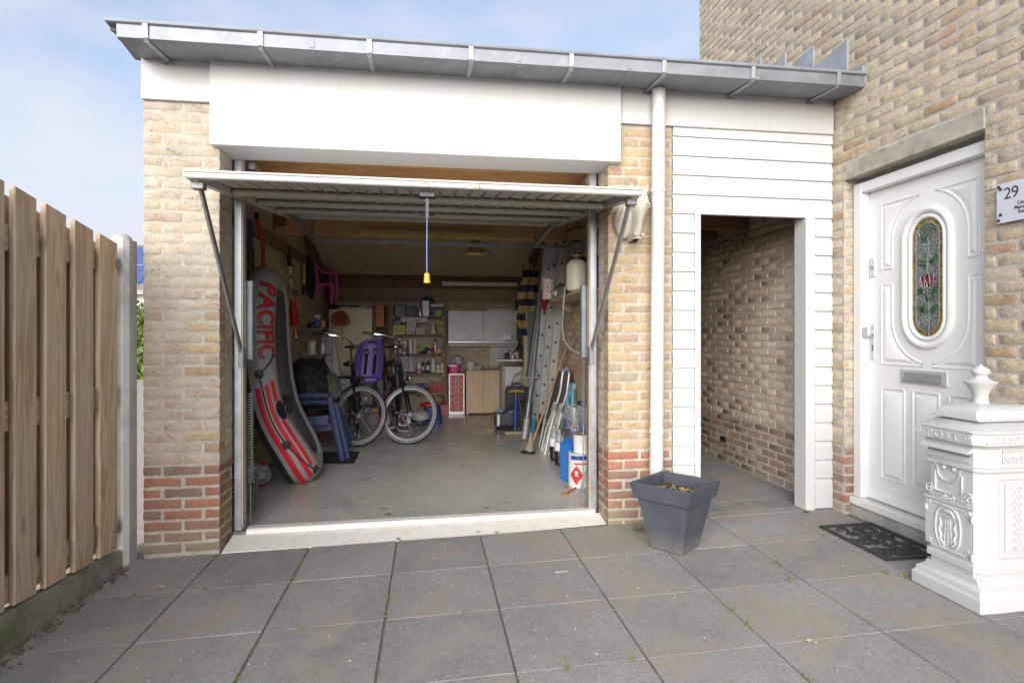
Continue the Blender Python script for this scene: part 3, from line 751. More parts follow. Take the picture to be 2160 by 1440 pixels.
# frame (butted pieces), face at x = 2.80
FX, LX = 2.800, 2.862
M['door'] = mat('white_door_paint', (.72, .72, .71), .32, var=.012, spec=.5)
mb = MB()
mb.bb(FX, FX + .1, DY1 - .075, DY1 - .004, .17, DZT - .03, .004); mb.bb(FX, FX + .1, DY0 + .004, DY0 + .055, .17, DZT - .03, .004)
mb.bb(FX, FX + .1, DY0 + .056, DY1 - .076, DZT - .095, DZT - .03, .004)
mb.bb(FX - .03, FX + .1, DY0 + .004, DY1 - .004, .122, .168, .004)
frame = obj('door_frame', mb, M['door'], house)
mb = MB(); mb.bb(FX + .055, FX + .1, DY0 + .055, DY1 - .075, .169, .178); obj('threshold_strip', mb, M['alu'], frame)
LY0, LY1, LZ0, LZ1 = DY1 - .078, DY0 + .058, .182, DZT - .098        # hinge-side edge (far), near edge
dmap = lambda s_, z_, d: Vector((LX - d, LY0 - s_, z_))              # s runs towards the camera across the leaf
LW = LY0 - LY1
mb = MB(); mb.prism([(0.001, LZ0), (LW, LZ0), (LW, LZ1), (0.001, LZ1)], dmap, 0, -.05)
mb.prism([(.001, LZ0 - .0), (LW, LZ0), (LW, LZ0 + .055), (.001, LZ0 + .055)], lambda s_, z_, d: dmap(s_, z_, d if z_ < LZ0 + .03 else d * .15), .022, .001)
fdoor = obj('front_door', mb, M['door'], house, 30)
gc = px(1957, 580, LX); SC = LY0 - gc.y; ZC = 1.572; GW, GH = .108, .345
def stad(rw, hh, n=14):
    r = rw; c = hh - rw; pts = []
    for k in range(n + 1): a = math.pi * k / n; pts.append((SC + r * math.cos(a), ZC + c + r * math.sin(a)))
    for k in range(n + 1): a = math.pi + math.pi * k / n; pts.append((SC + r * math.cos(a), ZC - c + r * math.sin(a)))
    return pts
def mould(poly, name='door_moulding', r=.007, par=None, lift=0):
    b = MB(); b.tube([dmap(s_, z_, lift) for s_, z_ in poly], r, 6, True); return obj(name, b, M['door'], par or fdoor, 50)
def inset(poly, d):
    k = len(poly); out_ = []
    area = sum(poly[i][0] * poly[(i + 1) % k][1] - poly[(i + 1) % k][0] * poly[i][1] for i in range(k)); sg = 1 if area > 0 else -1
    for i in range(k):
        p0, p1, p2 = Vector(poly[i - 1]), Vector(poly[i]), Vector(poly[(i + 1) % k])
        e1 = (p1 - p0).normalized(); e2 = (p2 - p1).normalized()
        n_ = Vector((-e1.y, e1.x)) * sg + Vector((-e2.y, e2.x)) * sg
        if n_.length < 1e-6: out_.append(tuple(p1)); continue
        n_.normalize(); c_ = max(.45, n_.dot(Vector((-e1.y, e1.x)) * sg)); out_.append(tuple(p1 + n_ * (d / c_)))
    return out_
def panel_pair(outer, a_, c_):
    b = MB(); b.tube([dmap(s_, z_, 0) for s_, z_ in outer], .0075, 6, True); k = len(a_)
    so = c_[0][0]
    vs = [dmap(s_, z_, .0008) for s_, z_ in a_] + [dmap(s_, z_, .010) for s_, z_ in c_] + [dmap(so, z_, .010) for s_, z_ in c_]
    b.add(vs, [(i, (i + 1) % k, k + (i + 1) % k, k + i) for i in range(k)] + [(2 * k + i, k + i, k + i + 1, 2 * k + i + 1) for i in range(1, k - 2)])
    obj('door_panel', b, M['door'], fdoor, 30)
def panel(poly): panel_pair(poly, inset(poly, .016), [inset(poly, .034)[i] for i in (0, 1, 2, 3)])
def hw(z, R_):
    c = GH - GW; d = max(0, abs(z - ZC) - c); return math.sqrt(max(0, R_ * R_ - d * d)) if d < R_ else 0
def side_panel(z0, z1, sgn):
    def outline(d):
        so = (.105 + d) if sgn < 0 else (LW - .085 - d); g_ = .038 + d
        ti = lambda z: max(g_, hw(z, RP + d))
        a_, b_ = z0 + d, z1 - d; zz = [a_ + (b_ - a_) * k / 160 for k in range(161)]
        # resample evenly along the inner edge
        P = [(ti(z), z) for z in zz]; L = [0]
        for p, q in zip(P, P[1:]): L.append(L[-1] + math.hypot(q[0] - p[0], q[1] - p[1]))
        res = []; j = 0
        for k in range(25):
            t_ = L[-1] * k / 24
            while j < 159 and L[j + 1] < t_: j += 1
            f_ = (t_ - L[j]) / max(1e-9, L[j + 1] - L[j]); res.append((SC + sgn * (P[j][0] + f_ * (P[j + 1][0] - P[j][0])), P[j][1] + f_ * (P[j + 1][1] - P[j][1])))
        return [(so, a_)] + res + [(so, b_)]
    panel_pair(outline(0), outline(.016), outline(.034))
RP = .262
side_panel(1.655, 2.065, -1); side_panel(1.655, 2.065, 1); side_panel(1.055, 1.555, -1); side_panel(1.055, 1.555, 1)
tri = (LW - .085 - .105 - 2 * .065) / 3
for k in range(3):
    s0 = .105 + k * (tri + .065); panel([(s0, .33), (s0 + tri, .33), (s0 + tri, .90), (s0, .90)])
b = MB(); b.tube([dmap(s_, z_, .004) for s_, z_ in stad(GW + .052, GH + .052)], .022, 8, True, flat=1); b.tube([dmap(s_, z_, .004) for s_, z_ in stad(GW + .012, GH + .012)], .013, 8, True)
obj('glass_surround', b, M['door'], fdoor, 50)
def glass_mat(name, c, tex=60, bump=.8):
    t = NT(name); vo = t.n('ShaderNodeTexVoronoi'); vo.inputs['Scale'].default_value = tex; vo.feature = 'DISTANCE_TO_EDGE'
    mpn = t.n('ShaderNodeVectorMath'); mpn.operation = 'ADD'; cn = t.n('ShaderNodeTexNoise'); cn.inputs['Scale'].default_value = 25; t.l(t.P(), cn.inputs['Vector'])
    sc_ = t.n('ShaderNodeVectorMath'); sc_.operation = 'SCALE'; sc_.inputs['Scale'].default_value = .06; t.l(cn.outputs['Color'], sc_.inputs[0]); t.l(t.P(), mpn.inputs[0]); t.l(sc_.outputs[0], mpn.inputs[1]); t.l(mpn.outputs[0], vo.inputs['Vector'])
    e_ = t.ramp(vo.outputs['Distance'], [(.0, 1.), (.25, 0.)])
    color = t.mix(t.math('MULTIPLY', e_, .34), c, tuple(min(1, q * 4 + .08) for q in c[:3]) + (1,))
    return t.done(color, .12, t.bump(vo.outputs['Distance'], bump, .02), spec=.8)
M['glassc'] = glass_mat('textured_glass', (.05, .062, .056, 1), 70); M['glassa'] = glass_mat('amber_glass', (.13, .08, .008, 1), 18, .2)
M['glassg'] = glass_mat('green_glass', (.018, .05, .022, 1), 20, .2); M['glassr'] = glass_mat('red_glass', (.10, .006, .012, 1), 20, .2)
M['came'] = mat('lead_came', (.36, .37, .37), .4, .6)
b = MB(); b.prism(stad(GW, GH), dmap, -.010, .0005); obj('amber_border', b, M['glassa'], fdoor, 0)
b = MB(); b.prism(stad(GW - .028, GH - .028), dmap, -.008, .0025); obj('glass_pane', b, M['glassc'], fdoor, 0)
b = MB(); L3 = lambda pts, r=.0024: b.tube([dmap(SC + s_, ZC + z_, .003) for s_, z_ in pts], r, 5)
b.tube([dmap(s_, z_, .003) for s_, z_ in stad(GW - .028, GH - .028)], .003, 5, True); b.tube([dmap(s_, z_, .001) for s_, z_ in stad(GW, GH)], .003, 5, True)
L3([(.012, -.317), (.012, -.22), (.008, -.13), (0, -.07)]); L3([(-.002, .02), (.0, .09), (.01, .17), (.004, .22), (-.03, .255), (-.05, .27)])
L3([(-.08, .10), (-.055, .085), (0, .075), (.0, .09)]); L3([(.0, .09), (.05, .12)])
for a, q in ((.0, 1), (.17, 1), (-.17, 1), (.0, -1), (.17, -1), (-.17, -1)): L3([(q * (GW - .03), a), (q * GW, a + .006)])
L3([(.075, -.02), (.04, -.045), (.02, -.09)]); L3([(-.075, -.03), (-.04, -.05), (-.02, -.09)]); L3([(.01, -.317), (.01, -.345)]); L3([(.06, .26), (.08, .285)]); L3([(-.06, .26), (-.08, .285)])
obj('lead_line', b, M['came'], fdoor, 50)
def petal(cx, cz, L_, w_, ang): 
    q = []
    for k in range(12):
        a = 2 * math.pi * k / 12; x_ = math.cos(a) * L_; y_ = math.sin(a) * w_ * (1 - .25 * math.cos(a)); q.append((SC + cx + x_ * math.cos(ang) - y_ * math.sin(ang), ZC + cz + x_ * math.sin(ang) + y_ * math.cos(ang)))
    return q
for cx, cz, L_, w_, ang in ((-.028, .235, .040, .017, 2.2), (-.042, .085, .036, .015, -.35), (.042, .10, .040, .015, .75), (-.040, -.19, .036, .015, -.7), (.046, -.185, .042, .015, .75), (-.045, -.075, .034, .016, .5), (.045, -.075, .034, .016, -.5), (0, -.11, .030, .02, 1.57)):
    b = MB(); b.prism(petal(cx, cz, L_, w_, ang), dmap, 0, .0042); b.tube([dmap(s_, z_, .0042) for s_, z_ in petal(cx, cz, L_, w_, ang)], .0018, 4, True); obj('leaf_glass', b, [M['glassg']], fdoor, 0)
for cx, cz, L_, w_, ang in ((-.026, -.025, .045, .015, 1.95), (.026, -.025, .045, .015, 1.19), (0, -.022, .048, .019, 1.57)):
    b = MB(); b.prism(petal(cx, cz, L_, w_, ang), dmap, 0, .0045); b.mi = 1; b.tube([dmap(s_, z_, .0045) for s_, z_ in petal(cx, cz, L_, w_, ang)], .0010, 4, True); obj('tulip_glass', b, [M['glassr'], M['came']], fdoor, 0)
# ironmongery
M['satin'] = mat('satin_aluminium', (.55, .55, .56), .35, .35, var=.05)
M['satind'] = mat('dark_aluminium', (.33, .34, .36), .4, .35, var=.08)
def dbox(s0, s1, z0, z1, d0, d1, m, name, b_=.003, par=None):
    b = MB(); b.bb(LX - d1, LX - d0, LY0 - s1, LY0 - s0, z0, z1, b_); return obj(name, b, m, par or fdoor)
dbox(.012, .058, 1.615, 1.735, 0, .012, M['satin'], 'lock_plate'); b = MB(); b.lathe([(.013, 0), (.013, .006), (0, .006)], 16, Matrix.Rotation(R(-90), 4, 'Y'), (LX - .012, LY0 - .035, 1.675)); b.bb(LX - .0195, LX - .018, LY0 - .037, LY0 - .033, 1.667, 1.683); obj('lock_cylinder', b, M['satind'], fdoor)
dbox(.018, .052, 1.075, 1.31, 0, .010, M['satin'], 'handle_plate')
dbox(.0, .062, 1.225, 1.29, .035, .062, M['satin'], 'door_knob', .006); dbox(.02, .045, 1.243, 1.272, .010, .036, M['satin'], 'knob_neck')
b = MB(); b.bb(LX - .0115, LX - .0098, LY0 - .038, LY0 - .032, 1.13, 1.16); b.lathe([(.006, 0), (.006, .0018), (0, .0018)], 12, Matrix.Rotation(R(-90), 4, 'Y'), (LX - .0098, LY0 - .035, 1.165)); obj('keyhole', b, M['black'], fdoor)
b = MB()
lp0, lp1 = px(1902, 800, LX), px(2001, 805, LX); s0, s1 = LY0 - lp0.y, LY0 - lp1.y
b.bb(LX - .010, LX, LY0 - s1, LY0 - s0, .945, 1.03, .003)
lp = obj('letter_plate', b, M['satin'], fdoor)
b = MB(); b.bb(LX - .0125, LX - .0102, LY0 - s1 + .03, LY0 - s0 - .03, .962, 1.013, .001); b.beam((LX - .016, LY0 - s0 - .028, .966), (LX - .016, LY0 - s1 + .028, .966), .016, .007); obj('letter_flap', b, M['satind'], fdoor)
# stepped lead flashing
for (yb_, zt2) in ((-.158, 3.183), (.189, 3.307), (.522, 3.414), (.861, 3.535), (1.175, 3.659), (1.49, 3.77)):
    z0 = 2.93 + .36 * (yb_ + .158); 
    b = MB(); b.prism([(yb_, z0 - .05), (yb_, zt2), (yb_ + .36, zt2 - .045 - .0), (yb_ + .36, z0 + .05)], lambda a, c, x: Vector((x, a, c)), XH - .012, XH + .002)
    o = obj('flashing_step', b, M['lead'], garage, 0)
b = MB(); b.prism([(-.30, 2.905), (-.30, 2.945), (-.13, 2.985), (-.13, 2.93)], lambda a, c, x: Vector((x, a, c)), XH - .016, XH - .0); obj('flashing_end', b, M['lead'], garage, 0)
# air brick low in the passage
b = MB(); b.bb(XH - .006, XH + .01, 1.46, 1.555, .238, .285); obj('air_brick', b, M['black'], house, 0)
# ------------------------------------------------------------------ fence
M['larch'] = wood('weathered_larch', (.42, .29, .18, 1), (.64, .475, .325, 1), .75, 1.3, 2, True, .16, (.56, .47, .37, 1), (.3, 8, 2.4))
M['larchh'] = wood('larch_rail', (.42, .29, .18, 1), (.56, .42, .29, 1), .75, 1.3, 1, False, .2)
def post_mat():
    t = NT('fence_concrete'); b_ = t.ramp(t.noise(5, 6, .65), [(.3, (.42, .41, .38, 1)), (.7, (.55, .54, .51, 1))])
    b_ = t.mix(t.ramp(t.noise(70, 3, .6), [(.66, 0.), (.72, .8)]), b_, (.09, .09, .085, 1))
    b_ = t.mix(t.ramp(t.noise(2.6, 6, .7), [(.5, 0.), (.7, .55)]), b_, (.2, .2, .18, 1))
    return t.done(b_, .9, t.bump(t.noise(90, 4, .7), .5, .004))
M['post'] = post_mat()
def kick_mat():
    t = NT('mossy_concrete'); b_ = t.ramp(t.noise(4, 6, .65), [(.3, (.22, .21, .18, 1)), (.7, (.36, .35, .31, 1))])
    b_ = t.mix(t.ramp(t.noise(3.1, 7, .7), [(.42, 0.), (.62, .85)]), b_, (.105, .115, .05, 1))
    b_ = t.mix(t.ramp(t.noise(6, 5, .7), [(.6, 0.), (.7, .6)]), b_, (.06, .055, .04, 1))
    return t.done(b_, .95, t.bump(t.noise(80, 5, .7), .7, .005))
M['kick'] = kick_mat()
FXP = -1.66
fence = thing('fence', 'brown larch fence of wide vertical boards on a mossy concrete kickboard', 'fence', (-1.7, -1.2, 0))
ztop = lambda y: 1.765 - .155 * min(1, max(0, (-.14 - y) / .95)) * -1 if False else 1.735 + .11 * min(1.15, max(0, (-.14 - y) / .8))
zbot = lambda y: .068 + .066 * max(0, (-.126 - y) / .9)
def plank(y0, y1, x, zt0, zt1, nm='fence_board'):
    b = MB(); g = rnd(-.002, .002)
    vs = []
    for (xx, d) in ((x, 0), (x - .019, 0)):
        vs += [(xx, y0, zbot(y0) + .012), (xx, y1, zbot(y1) + .012), (xx, y1, zt1), (xx, y0, zt0)]
    e_ = .003
    f0 = [(x + e_, y0 + e_, zbot(y0) + .014), (x + e_, y1 - e_, zbot(y1) + .014), (x + e_, y1 - e_, zt1 - e_), (x + e_, y0 + e_, zt0 - e_)]
    b.add(vs + f0, [(8, 9, 10, 11), (4, 7, 6, 5)] + [(i, (i + 1) % 4, 8 + (i + 1) % 4, 8 + i) for i in range(4)] + [(4 + i, 4 + (i + 1) % 4, (i + 1) % 4, i) for i in range(4)])
    return obj(nm, b, M['larch'], fence, 0)
fr = [(-.942, -.807), (-.747, -.597), (-.53, -.373), (-.313, -.141)]
yy = -1.0
for k in range(9): fr.append((yy - .15, yy)); yy -= .21
for a, b_ in fr: plank(a, b_, FXP, ztop(a), ztop(b_) - .004)
bk = [(-.82, -.642), (-.60, -.418), (-.37, -.192), (-1.03, -.845)]
yy = -1.055
for k in range(8): bk.append((yy - .18, yy)); yy -= .21
for a, b_ in bk: plank(a, b_, FXP - .066, ztop(a) - .02, ztop(b_) - .02)
for (z0, z1) in ((1.578, 1.688), (.845, .968), (.15, .262)):
    b = MB(); b.bb(FXP - .0635, FXP - .0215, -3.2, -.135, z0, z1, .004); obj('fence_rail', b, M['larchh'], fence)
for z in (1.62, .20):
    b = MB(); b.bb(FXP + .0045, FXP + .009, -.165, -.125, z - .03, z + .03, .002); b.ball((FXP + .01, -.15, z + .015), .006, 8); b.ball((FXP + .01, -.15, z - .015), .006, 8); obj('fence_bracket', b, M['steel'], fence)
b = MB(); ys = [-3.2, -2.2, -1.2, -.6, -.128]; k = len(ys)
b.prism([(y, zbot(y)) for y in ys] + [(ys[-1], -.08), (ys[0], -.08)], lambda a, c, d: Vector((d, a, c)), FXP - .045, FXP + .012)
obj('kickboard', b, M['kick'], fence, 0)
b = MB(); X0, X1, Y0, Y1 = -1.742, -1.628, -.10, .03; e_ = .022
oct_ = [(X0 + e_, Y0), (X1 - e_, Y0), (X1, Y0 + e_), (X1, Y1 - e_), (X1 - e_, Y1), (X0 + e_, Y1), (X0, Y1 - e_), (X0, Y0 + e_)]
b.prism(oct_, lambda a, c, d: Vector((a, c, d)), -.1, 1.765)
b.ball((-1.685, -.035, 1.762), .05, 16, (1, 1, .85))
obj('fence_post', b, M['post'], fence, 30)
b = MB()
for a, b_ in fr:
    for z in (1.60, 1.66, .875, .94, .18, .235):
        for f_ in (.22, .78):
            y = a + (b_ - a) * f_ + rnd(-.006, .006); b.lathe([(.0042, 0), (.0045, .001), (0, .0016)], 8, Matrix.Rotation(R(90), 4, 'Y'), (FXP, y, z + rnd(-.008, .008)))
obj('fence_nails', b, M['steel'], fence, 0, None, 'stuff')
# soil and moss along the kickboard
b = MB()
for k in range(260):
    y = rnd(-2.0, -.12); x = FXP + .014 + abs(random.gauss(0, .03)); s_ = rnd(.004, .014)
    b.box((x, y, gz(x) + s_ * .2), (s_, s_ * rnd(.7, 1.6), s_ * .7), 0, rnd(0, 3), rnd(-.4, .4))
M['litter'] = mat('garden_litter', (.12, .095, .06), .95, var=.4, scale=40)
o = obj('soil_crumbs', b, M['litter'], None, 0); o['kind'] = 'stuff'; o['label'] = 'dark crumbs of soil and leaf litter along the fence foot'
# ------------------------------------------------------------------ background behind the fence
M['leafh'] = NT('hedge_leaves')
t = M['leafh']; cc = t.ramp(t.rand(), [(0., (.055, .105, .012, 1)), (.5, (.10, .17, .02, 1)), (1., (.16, .23, .035, 1))]); M['leafh'] = t.done(cc, .6)
t.b.inputs['Subsurface Weight'].default_value = 0
def leaf_cloud(mb, n, fn, s0, s1):
    for _ in range(n):
        c = fn(); s_ = rnd(s0, s1); e_ = Euler((rnd(0, 6.3), rnd(0, 6.3), rnd(0, 6.3))).to_matrix()
        mb.add([c + e_ @ Vector(p) for p in ((-s_, 0, 0), (0, -s_ * .5, .1 * s_), (s_, 0, 0), (0, s_ * .5, .1 * s_))], [(0, 1, 2, 3)])
hedge = thing('hedge', 'bright green leafy hedge beyond the brick street', 'hedge', (-9, 15, 0))
b = MB()
hf = lambda: Vector((rnd(-13, -6.3), 15.0 + abs(random.gauss(0, .28)) * 1.2 - .2, max(-.03, rnd(-.03, 2.0) + random.gauss(0, .16)))) 
leaf_cloud(b, 14000, hf, .05, .11); obj('hedge_foliage', b, M['leafh'], hedge, 0)
b = MB()
for k in range(14): x = -12.8 + k * .5; b.tube([(x, 15.35, -.05), (x + rnd(-.1, .1), 15.4, 1.0), (x + rnd(-.2, .2), 15.4, 1.8)], [.04, .03, .012], 6)
obj('hedge_stem', b, M['pined'], hedge, 35, None, 'stuff')
M['render'] = mat('cream_render', (.62, .58, .50), .9, var=.05); M['solar'] = mat('solar_panel', (.05, .09, .26), .2, var=.1); M['tile'] = mat('roof_tile', (.22, .17, .13), .8, var=.2)
dh = thing('distant_house', 'cream house with blue solar panels on its roof, beyond the hedge', 'house', (-17, 31, 0))
b = MB(); b.bb(-24, -13.5, 30, 37, -.05, 3.6); obj('wall', b, M['render'], dh, 0)
b = MB(); b.prism([(29.4, 3.55), (33.5, 6.4), (37.6, 3.55), (37.6, 3.45), (29.4, 3.45)], lambda a, c, x: Vector((x, a, c)), -24.4, -13.1); rf = obj('roof', b, M['tile'], dh, 0)
for k in range(6):
    for j in range(2):
        x = -23.4 + k * 1.72; y0 = 29.75 + j * 1.75; f_ = lambda y: 3.55 + (y - 29.4) * 2.85 / 4.1 + .06
        b = MB(); b.add([(x, y0, f_(y0)), (x + 1.66, y0, f_(y0)), (x + 1.66, y0 + 1.68, f_(y0 + 1.68)), (x, y0 + 1.68, f_(y0 + 1.68)), (x, y0, f_(y0) - .05), (x + 1.66, y0, f_(y0) - .05), (x + 1.66, y0 + 1.68, f_(y0 + 1.68) - .05), (x, y0 + 1.68, f_(y0 + 1.68) - .05)], [(0, 1, 2, 3), (7, 6, 5, 4), (0, 4, 5, 1), (1, 5, 6, 2), (2, 6, 7, 3), (3, 7, 4, 0)])
        obj('solar_panel', b, M['solar'], rf, 0)
b = MB(); b.bb(-24.4, -13.1, 29.3, 29.5, 3.3, 3.5); obj('roof_gutter', b, M['steel'], dh, 0)
for x in (-22.5, -19.5, -16.5):
    b = MB(); b.bb(x, x + 1.3, 29.96, 30.02, .9, 2.3); f_ = obj('window', b, M['white'], dh, 0)
    b = MB(); b.bb(x + .1, x + 1.2, 29.94, 29.958, 1.0, 2.2); obj('pane', b, M['black'], f_, 0)

# ------------------------------------------------------------------ planter
M['planter'] = mat('anthracite_plastic', (.036, .041, .056), .62, var=.14, scale=7, bump=.35, bscale=150, stretch=(1, 1, 5))
def planter_mat():
    t = NT('planter_plastic'); b_ = t.ramp(t.noise(8, 5), [(.3, (.045, .050, .064, 1)), (.7, (.066, .072, .090, 1))])
    sx = t.n('ShaderNodeSeparateXYZ'); t.l(t.P(), sx.inputs[0])
    k = t.ramp(t.math('ADD', sx.outputs['Z'], t.math('MULTIPLY', t.noise(7, 4), .10)), [(.09, .85), (.19, 0.)])
    sp = t.ramp(t.noise(260, 2, .7), [(.42, 0.), (.62, 1.)])
    b_ = t.mix(t.math('MULTIPLY', k, sp), b_, (.22, .20, .17, 1))                # soil splashes round the foot
    return t.done(b_, .6, t.bump(t.noise(55, 5, .7, (.5, .5, 3)), .35, .003), spec=.4)
M['planter'] = planter_mat()
nb_, lb_, rb_ = pg(1440, 1173), pg(1367, 1155), pg(1476, 1153)
# square base: measured near corner, turned in the ground plane
a1 = math.atan2(lb_.y - nb_.y, lb_.x - nb_.x); a2 = math.atan2(rb_.y - nb_.y, rb_.x - nb_.x)
ang = (a1 + a2) / 2 + R(45)                # towards the left corner
side = .192; print('planter', (lb_ - nb_).length, (rb_ - nb_).length, math.degrees(a1), math.degrees(a2))
d1 = Vector((math.cos(ang), math.sin(ang), 0)); d2 = Vector((math.sin(ang), -math.cos(ang), 0))
if d2.x < 0: d2 = -d2
pc = nb_ + (d1 + d2) * side / 2; pc.z = gz(pc.x)
plt = thing('planter', 'square tapered anthracite planter with bare soil before the downpipe', 'planter', pc)
def sq(h, z): return [pc + (d1 * a + d2 * b_) * h + Vector((0, 0, z)) for a, b_ in ((-1, -1), (1, -1), (1, 1), (-1, 1))]
b = MB(); rings = [sq(.093, 0), sq(.097, .005), sq(.152, .285), sq(.166, .287), sq(.170, .292), sq(.186, .372), sq(.184, .378), sq(.166, .378), sq(.162, .374), sq(.148, .285), sq(.144, .26)]
vs = [p for r_ in rings for p in r_]; n_ = len(rings)
b.add(vs, [(i * 4 + j, i * 4 + (j + 1) % 4, (i + 1) * 4 + (j + 1) % 4, (i + 1) * 4 + j) for i in range(n_ - 1) for j in range(4)] + [(0, 3, 2, 1), tuple((n_ - 1) * 4 + j for j in range(4))])
obj('pot', b, M['planter'], plt, 25)
b = MB(); b.grid(lambda u, v: pc + (d1 * (u * 2 - 1) + d2 * (v * 2 - 1)) * .152 + Vector((0, 0, .318 + rnd(-.008, .008))), 14, 14); obj('soil', b, M['soil'], plt, 60)
b = MB()
for k in range(50):
    p = pc + (d1 * rnd(-.115, .115) + d2 * rnd(-.115, .115)) + Vector((0, 0, .324)); b.box(p, (rnd(.008, .04), rnd(.003, .010), .004), 0, rnd(0, 3), rnd(-.3, .3))
M['straw'] = mat('dry_leaf', (.42, .33, .20), .8, var=.3, scale=40); obj('dead_leaves', b, M['straw'], plt, 0, None, 'stuff')

# ------------------------------------------------------------------ mailbox
M['post_w'] = mat('white_cast_aluminium', (.47, .47, .463), .38, var=.02, dirt=(.36, .57, .5, 1), dirt_amt=.12, scale=9)
mn = pg(2062, 1298); ml = pg(1928, 1222); MZ = gz(2.42)
MX0 = (mn.x + ml.x) / 2; MY0, MY1 = mn.y, ml.y; MX1 = XH - .008; MW = MY1 - MY0
mail = thing('mailbox', 'white cast metal pedestal mailbox with POST lettering and a finial', 'mailbox', ((MX0 + MX1) / 2, (MY0 + MY1) / 2, MZ))
ZP = [(-1, -1), (0, 0), (.19, .19), (.587, .605), (.716, .715), (.834, .815), (.93, .88), (1.042, .98), (1.136, 1.063), (2, 2)]
def ZF(z):
    for (a, xa), (b_, xb) in zip(ZP, ZP[1:]):
        if z <= b_: return MZ + xa + (xb - xa) * (z - a) / (b_ - a)
def oct_ring(x0, x1, y0, y1, c): return [(x0 + c, y0), (x1, y0), (x1, y1), (x0 + c, y1), (x0, y1 - c), (x0, y0 + c)]
def mring(stack, nm, par=None):
    b = MB(); vs = []; k = 6
    for (ins, z, c) in stack:
        vs += [Vector((a, d, ZF(z)) ) for a, d in oct_ring(MX0 + ins, MX1 - max(0, ins) * .4, MY0 + ins, MY1 - ins, max(c, .0005))]
    n_ = len(stack)
    b.add(vs, [(i * k + j, i * k + (j + 1) % k, (i + 1) * k + (j + 1) % k, (i + 1) * k + j) for i in range(n_ - 1) for j in range(k)] + [tuple(reversed(range(k))), tuple((n_ - 1) * k + j for j in range(k))])
    return obj(nm, b, M['post_w'], par or mail, 25)
mring([(0, 0, .004), (0, .052, .004), (.006, .060, .004), (.010, .064, .004), (.013, .082, .004), (.030, .098, .006), (.034, .100, .006), (.037, .125, .02)], 'plinth')
BI = .040
body = mring([(BI, .12, .034), (BI, .150, .034), (BI - .012, .155, .034), (BI - .012, .178, .034), (BI - .002, .188, .034), (BI, .190, .034), (BI, .575, .034), (BI - .014, .580, .034), (BI - .014, .594, .034), (BI, .600, .034), (BI, .695, .034), (BI - .010, .700, .034), (BI - .012, .708, .034)], 'body')
mring([(BI - .012, .705, .034), (BI - .028, .716, .040), (BI - .028, .772, .040), (BI - .034, .778, .040), (BI - .030, .786, .040), (BI + .022, .822, .036), (BI + .045, .832, .03)], 'cornice')
st = []
for k in range(9):
    a = k / 8 * math.pi / 2; st.append((BI + .022 + .085 * (1 - math.cos(a)), .846 + .085 * math.sin(a), .018 * math.cos(a)))
lid = mring([(BI + .03, .832, .02), (BI + .012, .834, .01), (BI + .012, .842, .01), (BI + .02, .846, .01)] + st, 'lid')
fcx, fcy = (MX0 + MX1) / 2, (MY0 + MY1) / 2
b = MB(); b.lathe([(.05, .925), (.036, .932), (.031, .940), (.030, .972), (.034, .982), (.037, .99), (.038, 1.0), (.048, 1.012), (.050, 1.02), (.064, 1.034), (.067, 1.042), (.060, 1.048), (.036, 1.058), (.028, 1.068), (.026, 1.075), (.034, 1.083), (.039, 1.094), (.036, 1.106), (.024, 1.118), (.010, 1.126), (.003, 1.136)], 24, None, (fcx, fcy, 0)); b.v = [(x, y, ZF(z - .002)) for x, y, z in b.v]; obj('finial', b, M['post_w'], mail, 60)
# faces: front looks to -x (across the path), side looks to -y
fmap = lambda s_, z_, d: Vector((MX0 + BI - d, MY1 - s_, ZF(z_)))          # s from far edge towards the camera
smap = lambda s_, z_, d: Vector((MX0 + s_, MY0 + BI - d, ZF(z_)))          # s from the front edge towards the wall
fw = MW; sw = MX1 - MX0
b = text_mb('POST', .052, lambda x, y, d: Vector((MX0 + BI - .028 - d, fcy + .018 - x, ZF(.725 + y))), .004, 'CENTER', 1.3, xs=1.15); obj('lettering', b, M['post_w'], mail, 0)
for yy in (MY1 - .030, MY0 + .070):
    b = MB(); b.lathe([(.018, 0), (.018, .003), (.013, .004), (.012, .002), (.006, .002), (.005, .005), (0, .005)], 16, Matrix.Rotation(R(-90), 4, 'Y'), (MX0 + BI - .028, yy, ZF(.744))); obj('rosette', b, M['post_w'], mail, 50)
def relief(name, polys, fm, r=.004, flat=1, closed=False):
    b = MB()
    for pts in polys: b.tube([fm(s_, z_, r * .3) for s_, z_ in pts], r, 6, closed)
    return obj(name, b, M['post_w'], mail, 60)
def spiral(cx, cz, r0, turns, a0=0, sg=1, n_=26): return [(cx + r0 * (1 - k / n_ * .82) * math.cos(a0 + sg * turns * 6.283 * k / n_), cz + r0 * (1 - k / n_ * .82) * math.sin(a0 + sg * turns * 6.283 * k / n_)) for k in range(n_ + 1)]
# running scroll on the cornice side
b = MB(); 
scm = lambda s_, z_, d: Vector((MX0 + s_, MY0 + BI - .028 - d, ZF(z_)))
for k in range(7):
    s0 = .065 + k * .036
    b.tube([scm(p, q, .001) for p, q in [(s0 - .022, .728), (s0 - .008, .732), (s0 + .006, .748), (s0 + .018, .760), (s0 + .030, .758), (s0 + .034, .748), (s0 + .028, .742), (s0 + .022, .746)]], .0032, 5)
obj('scroll_band', b, M['post_w'], mail, 60)
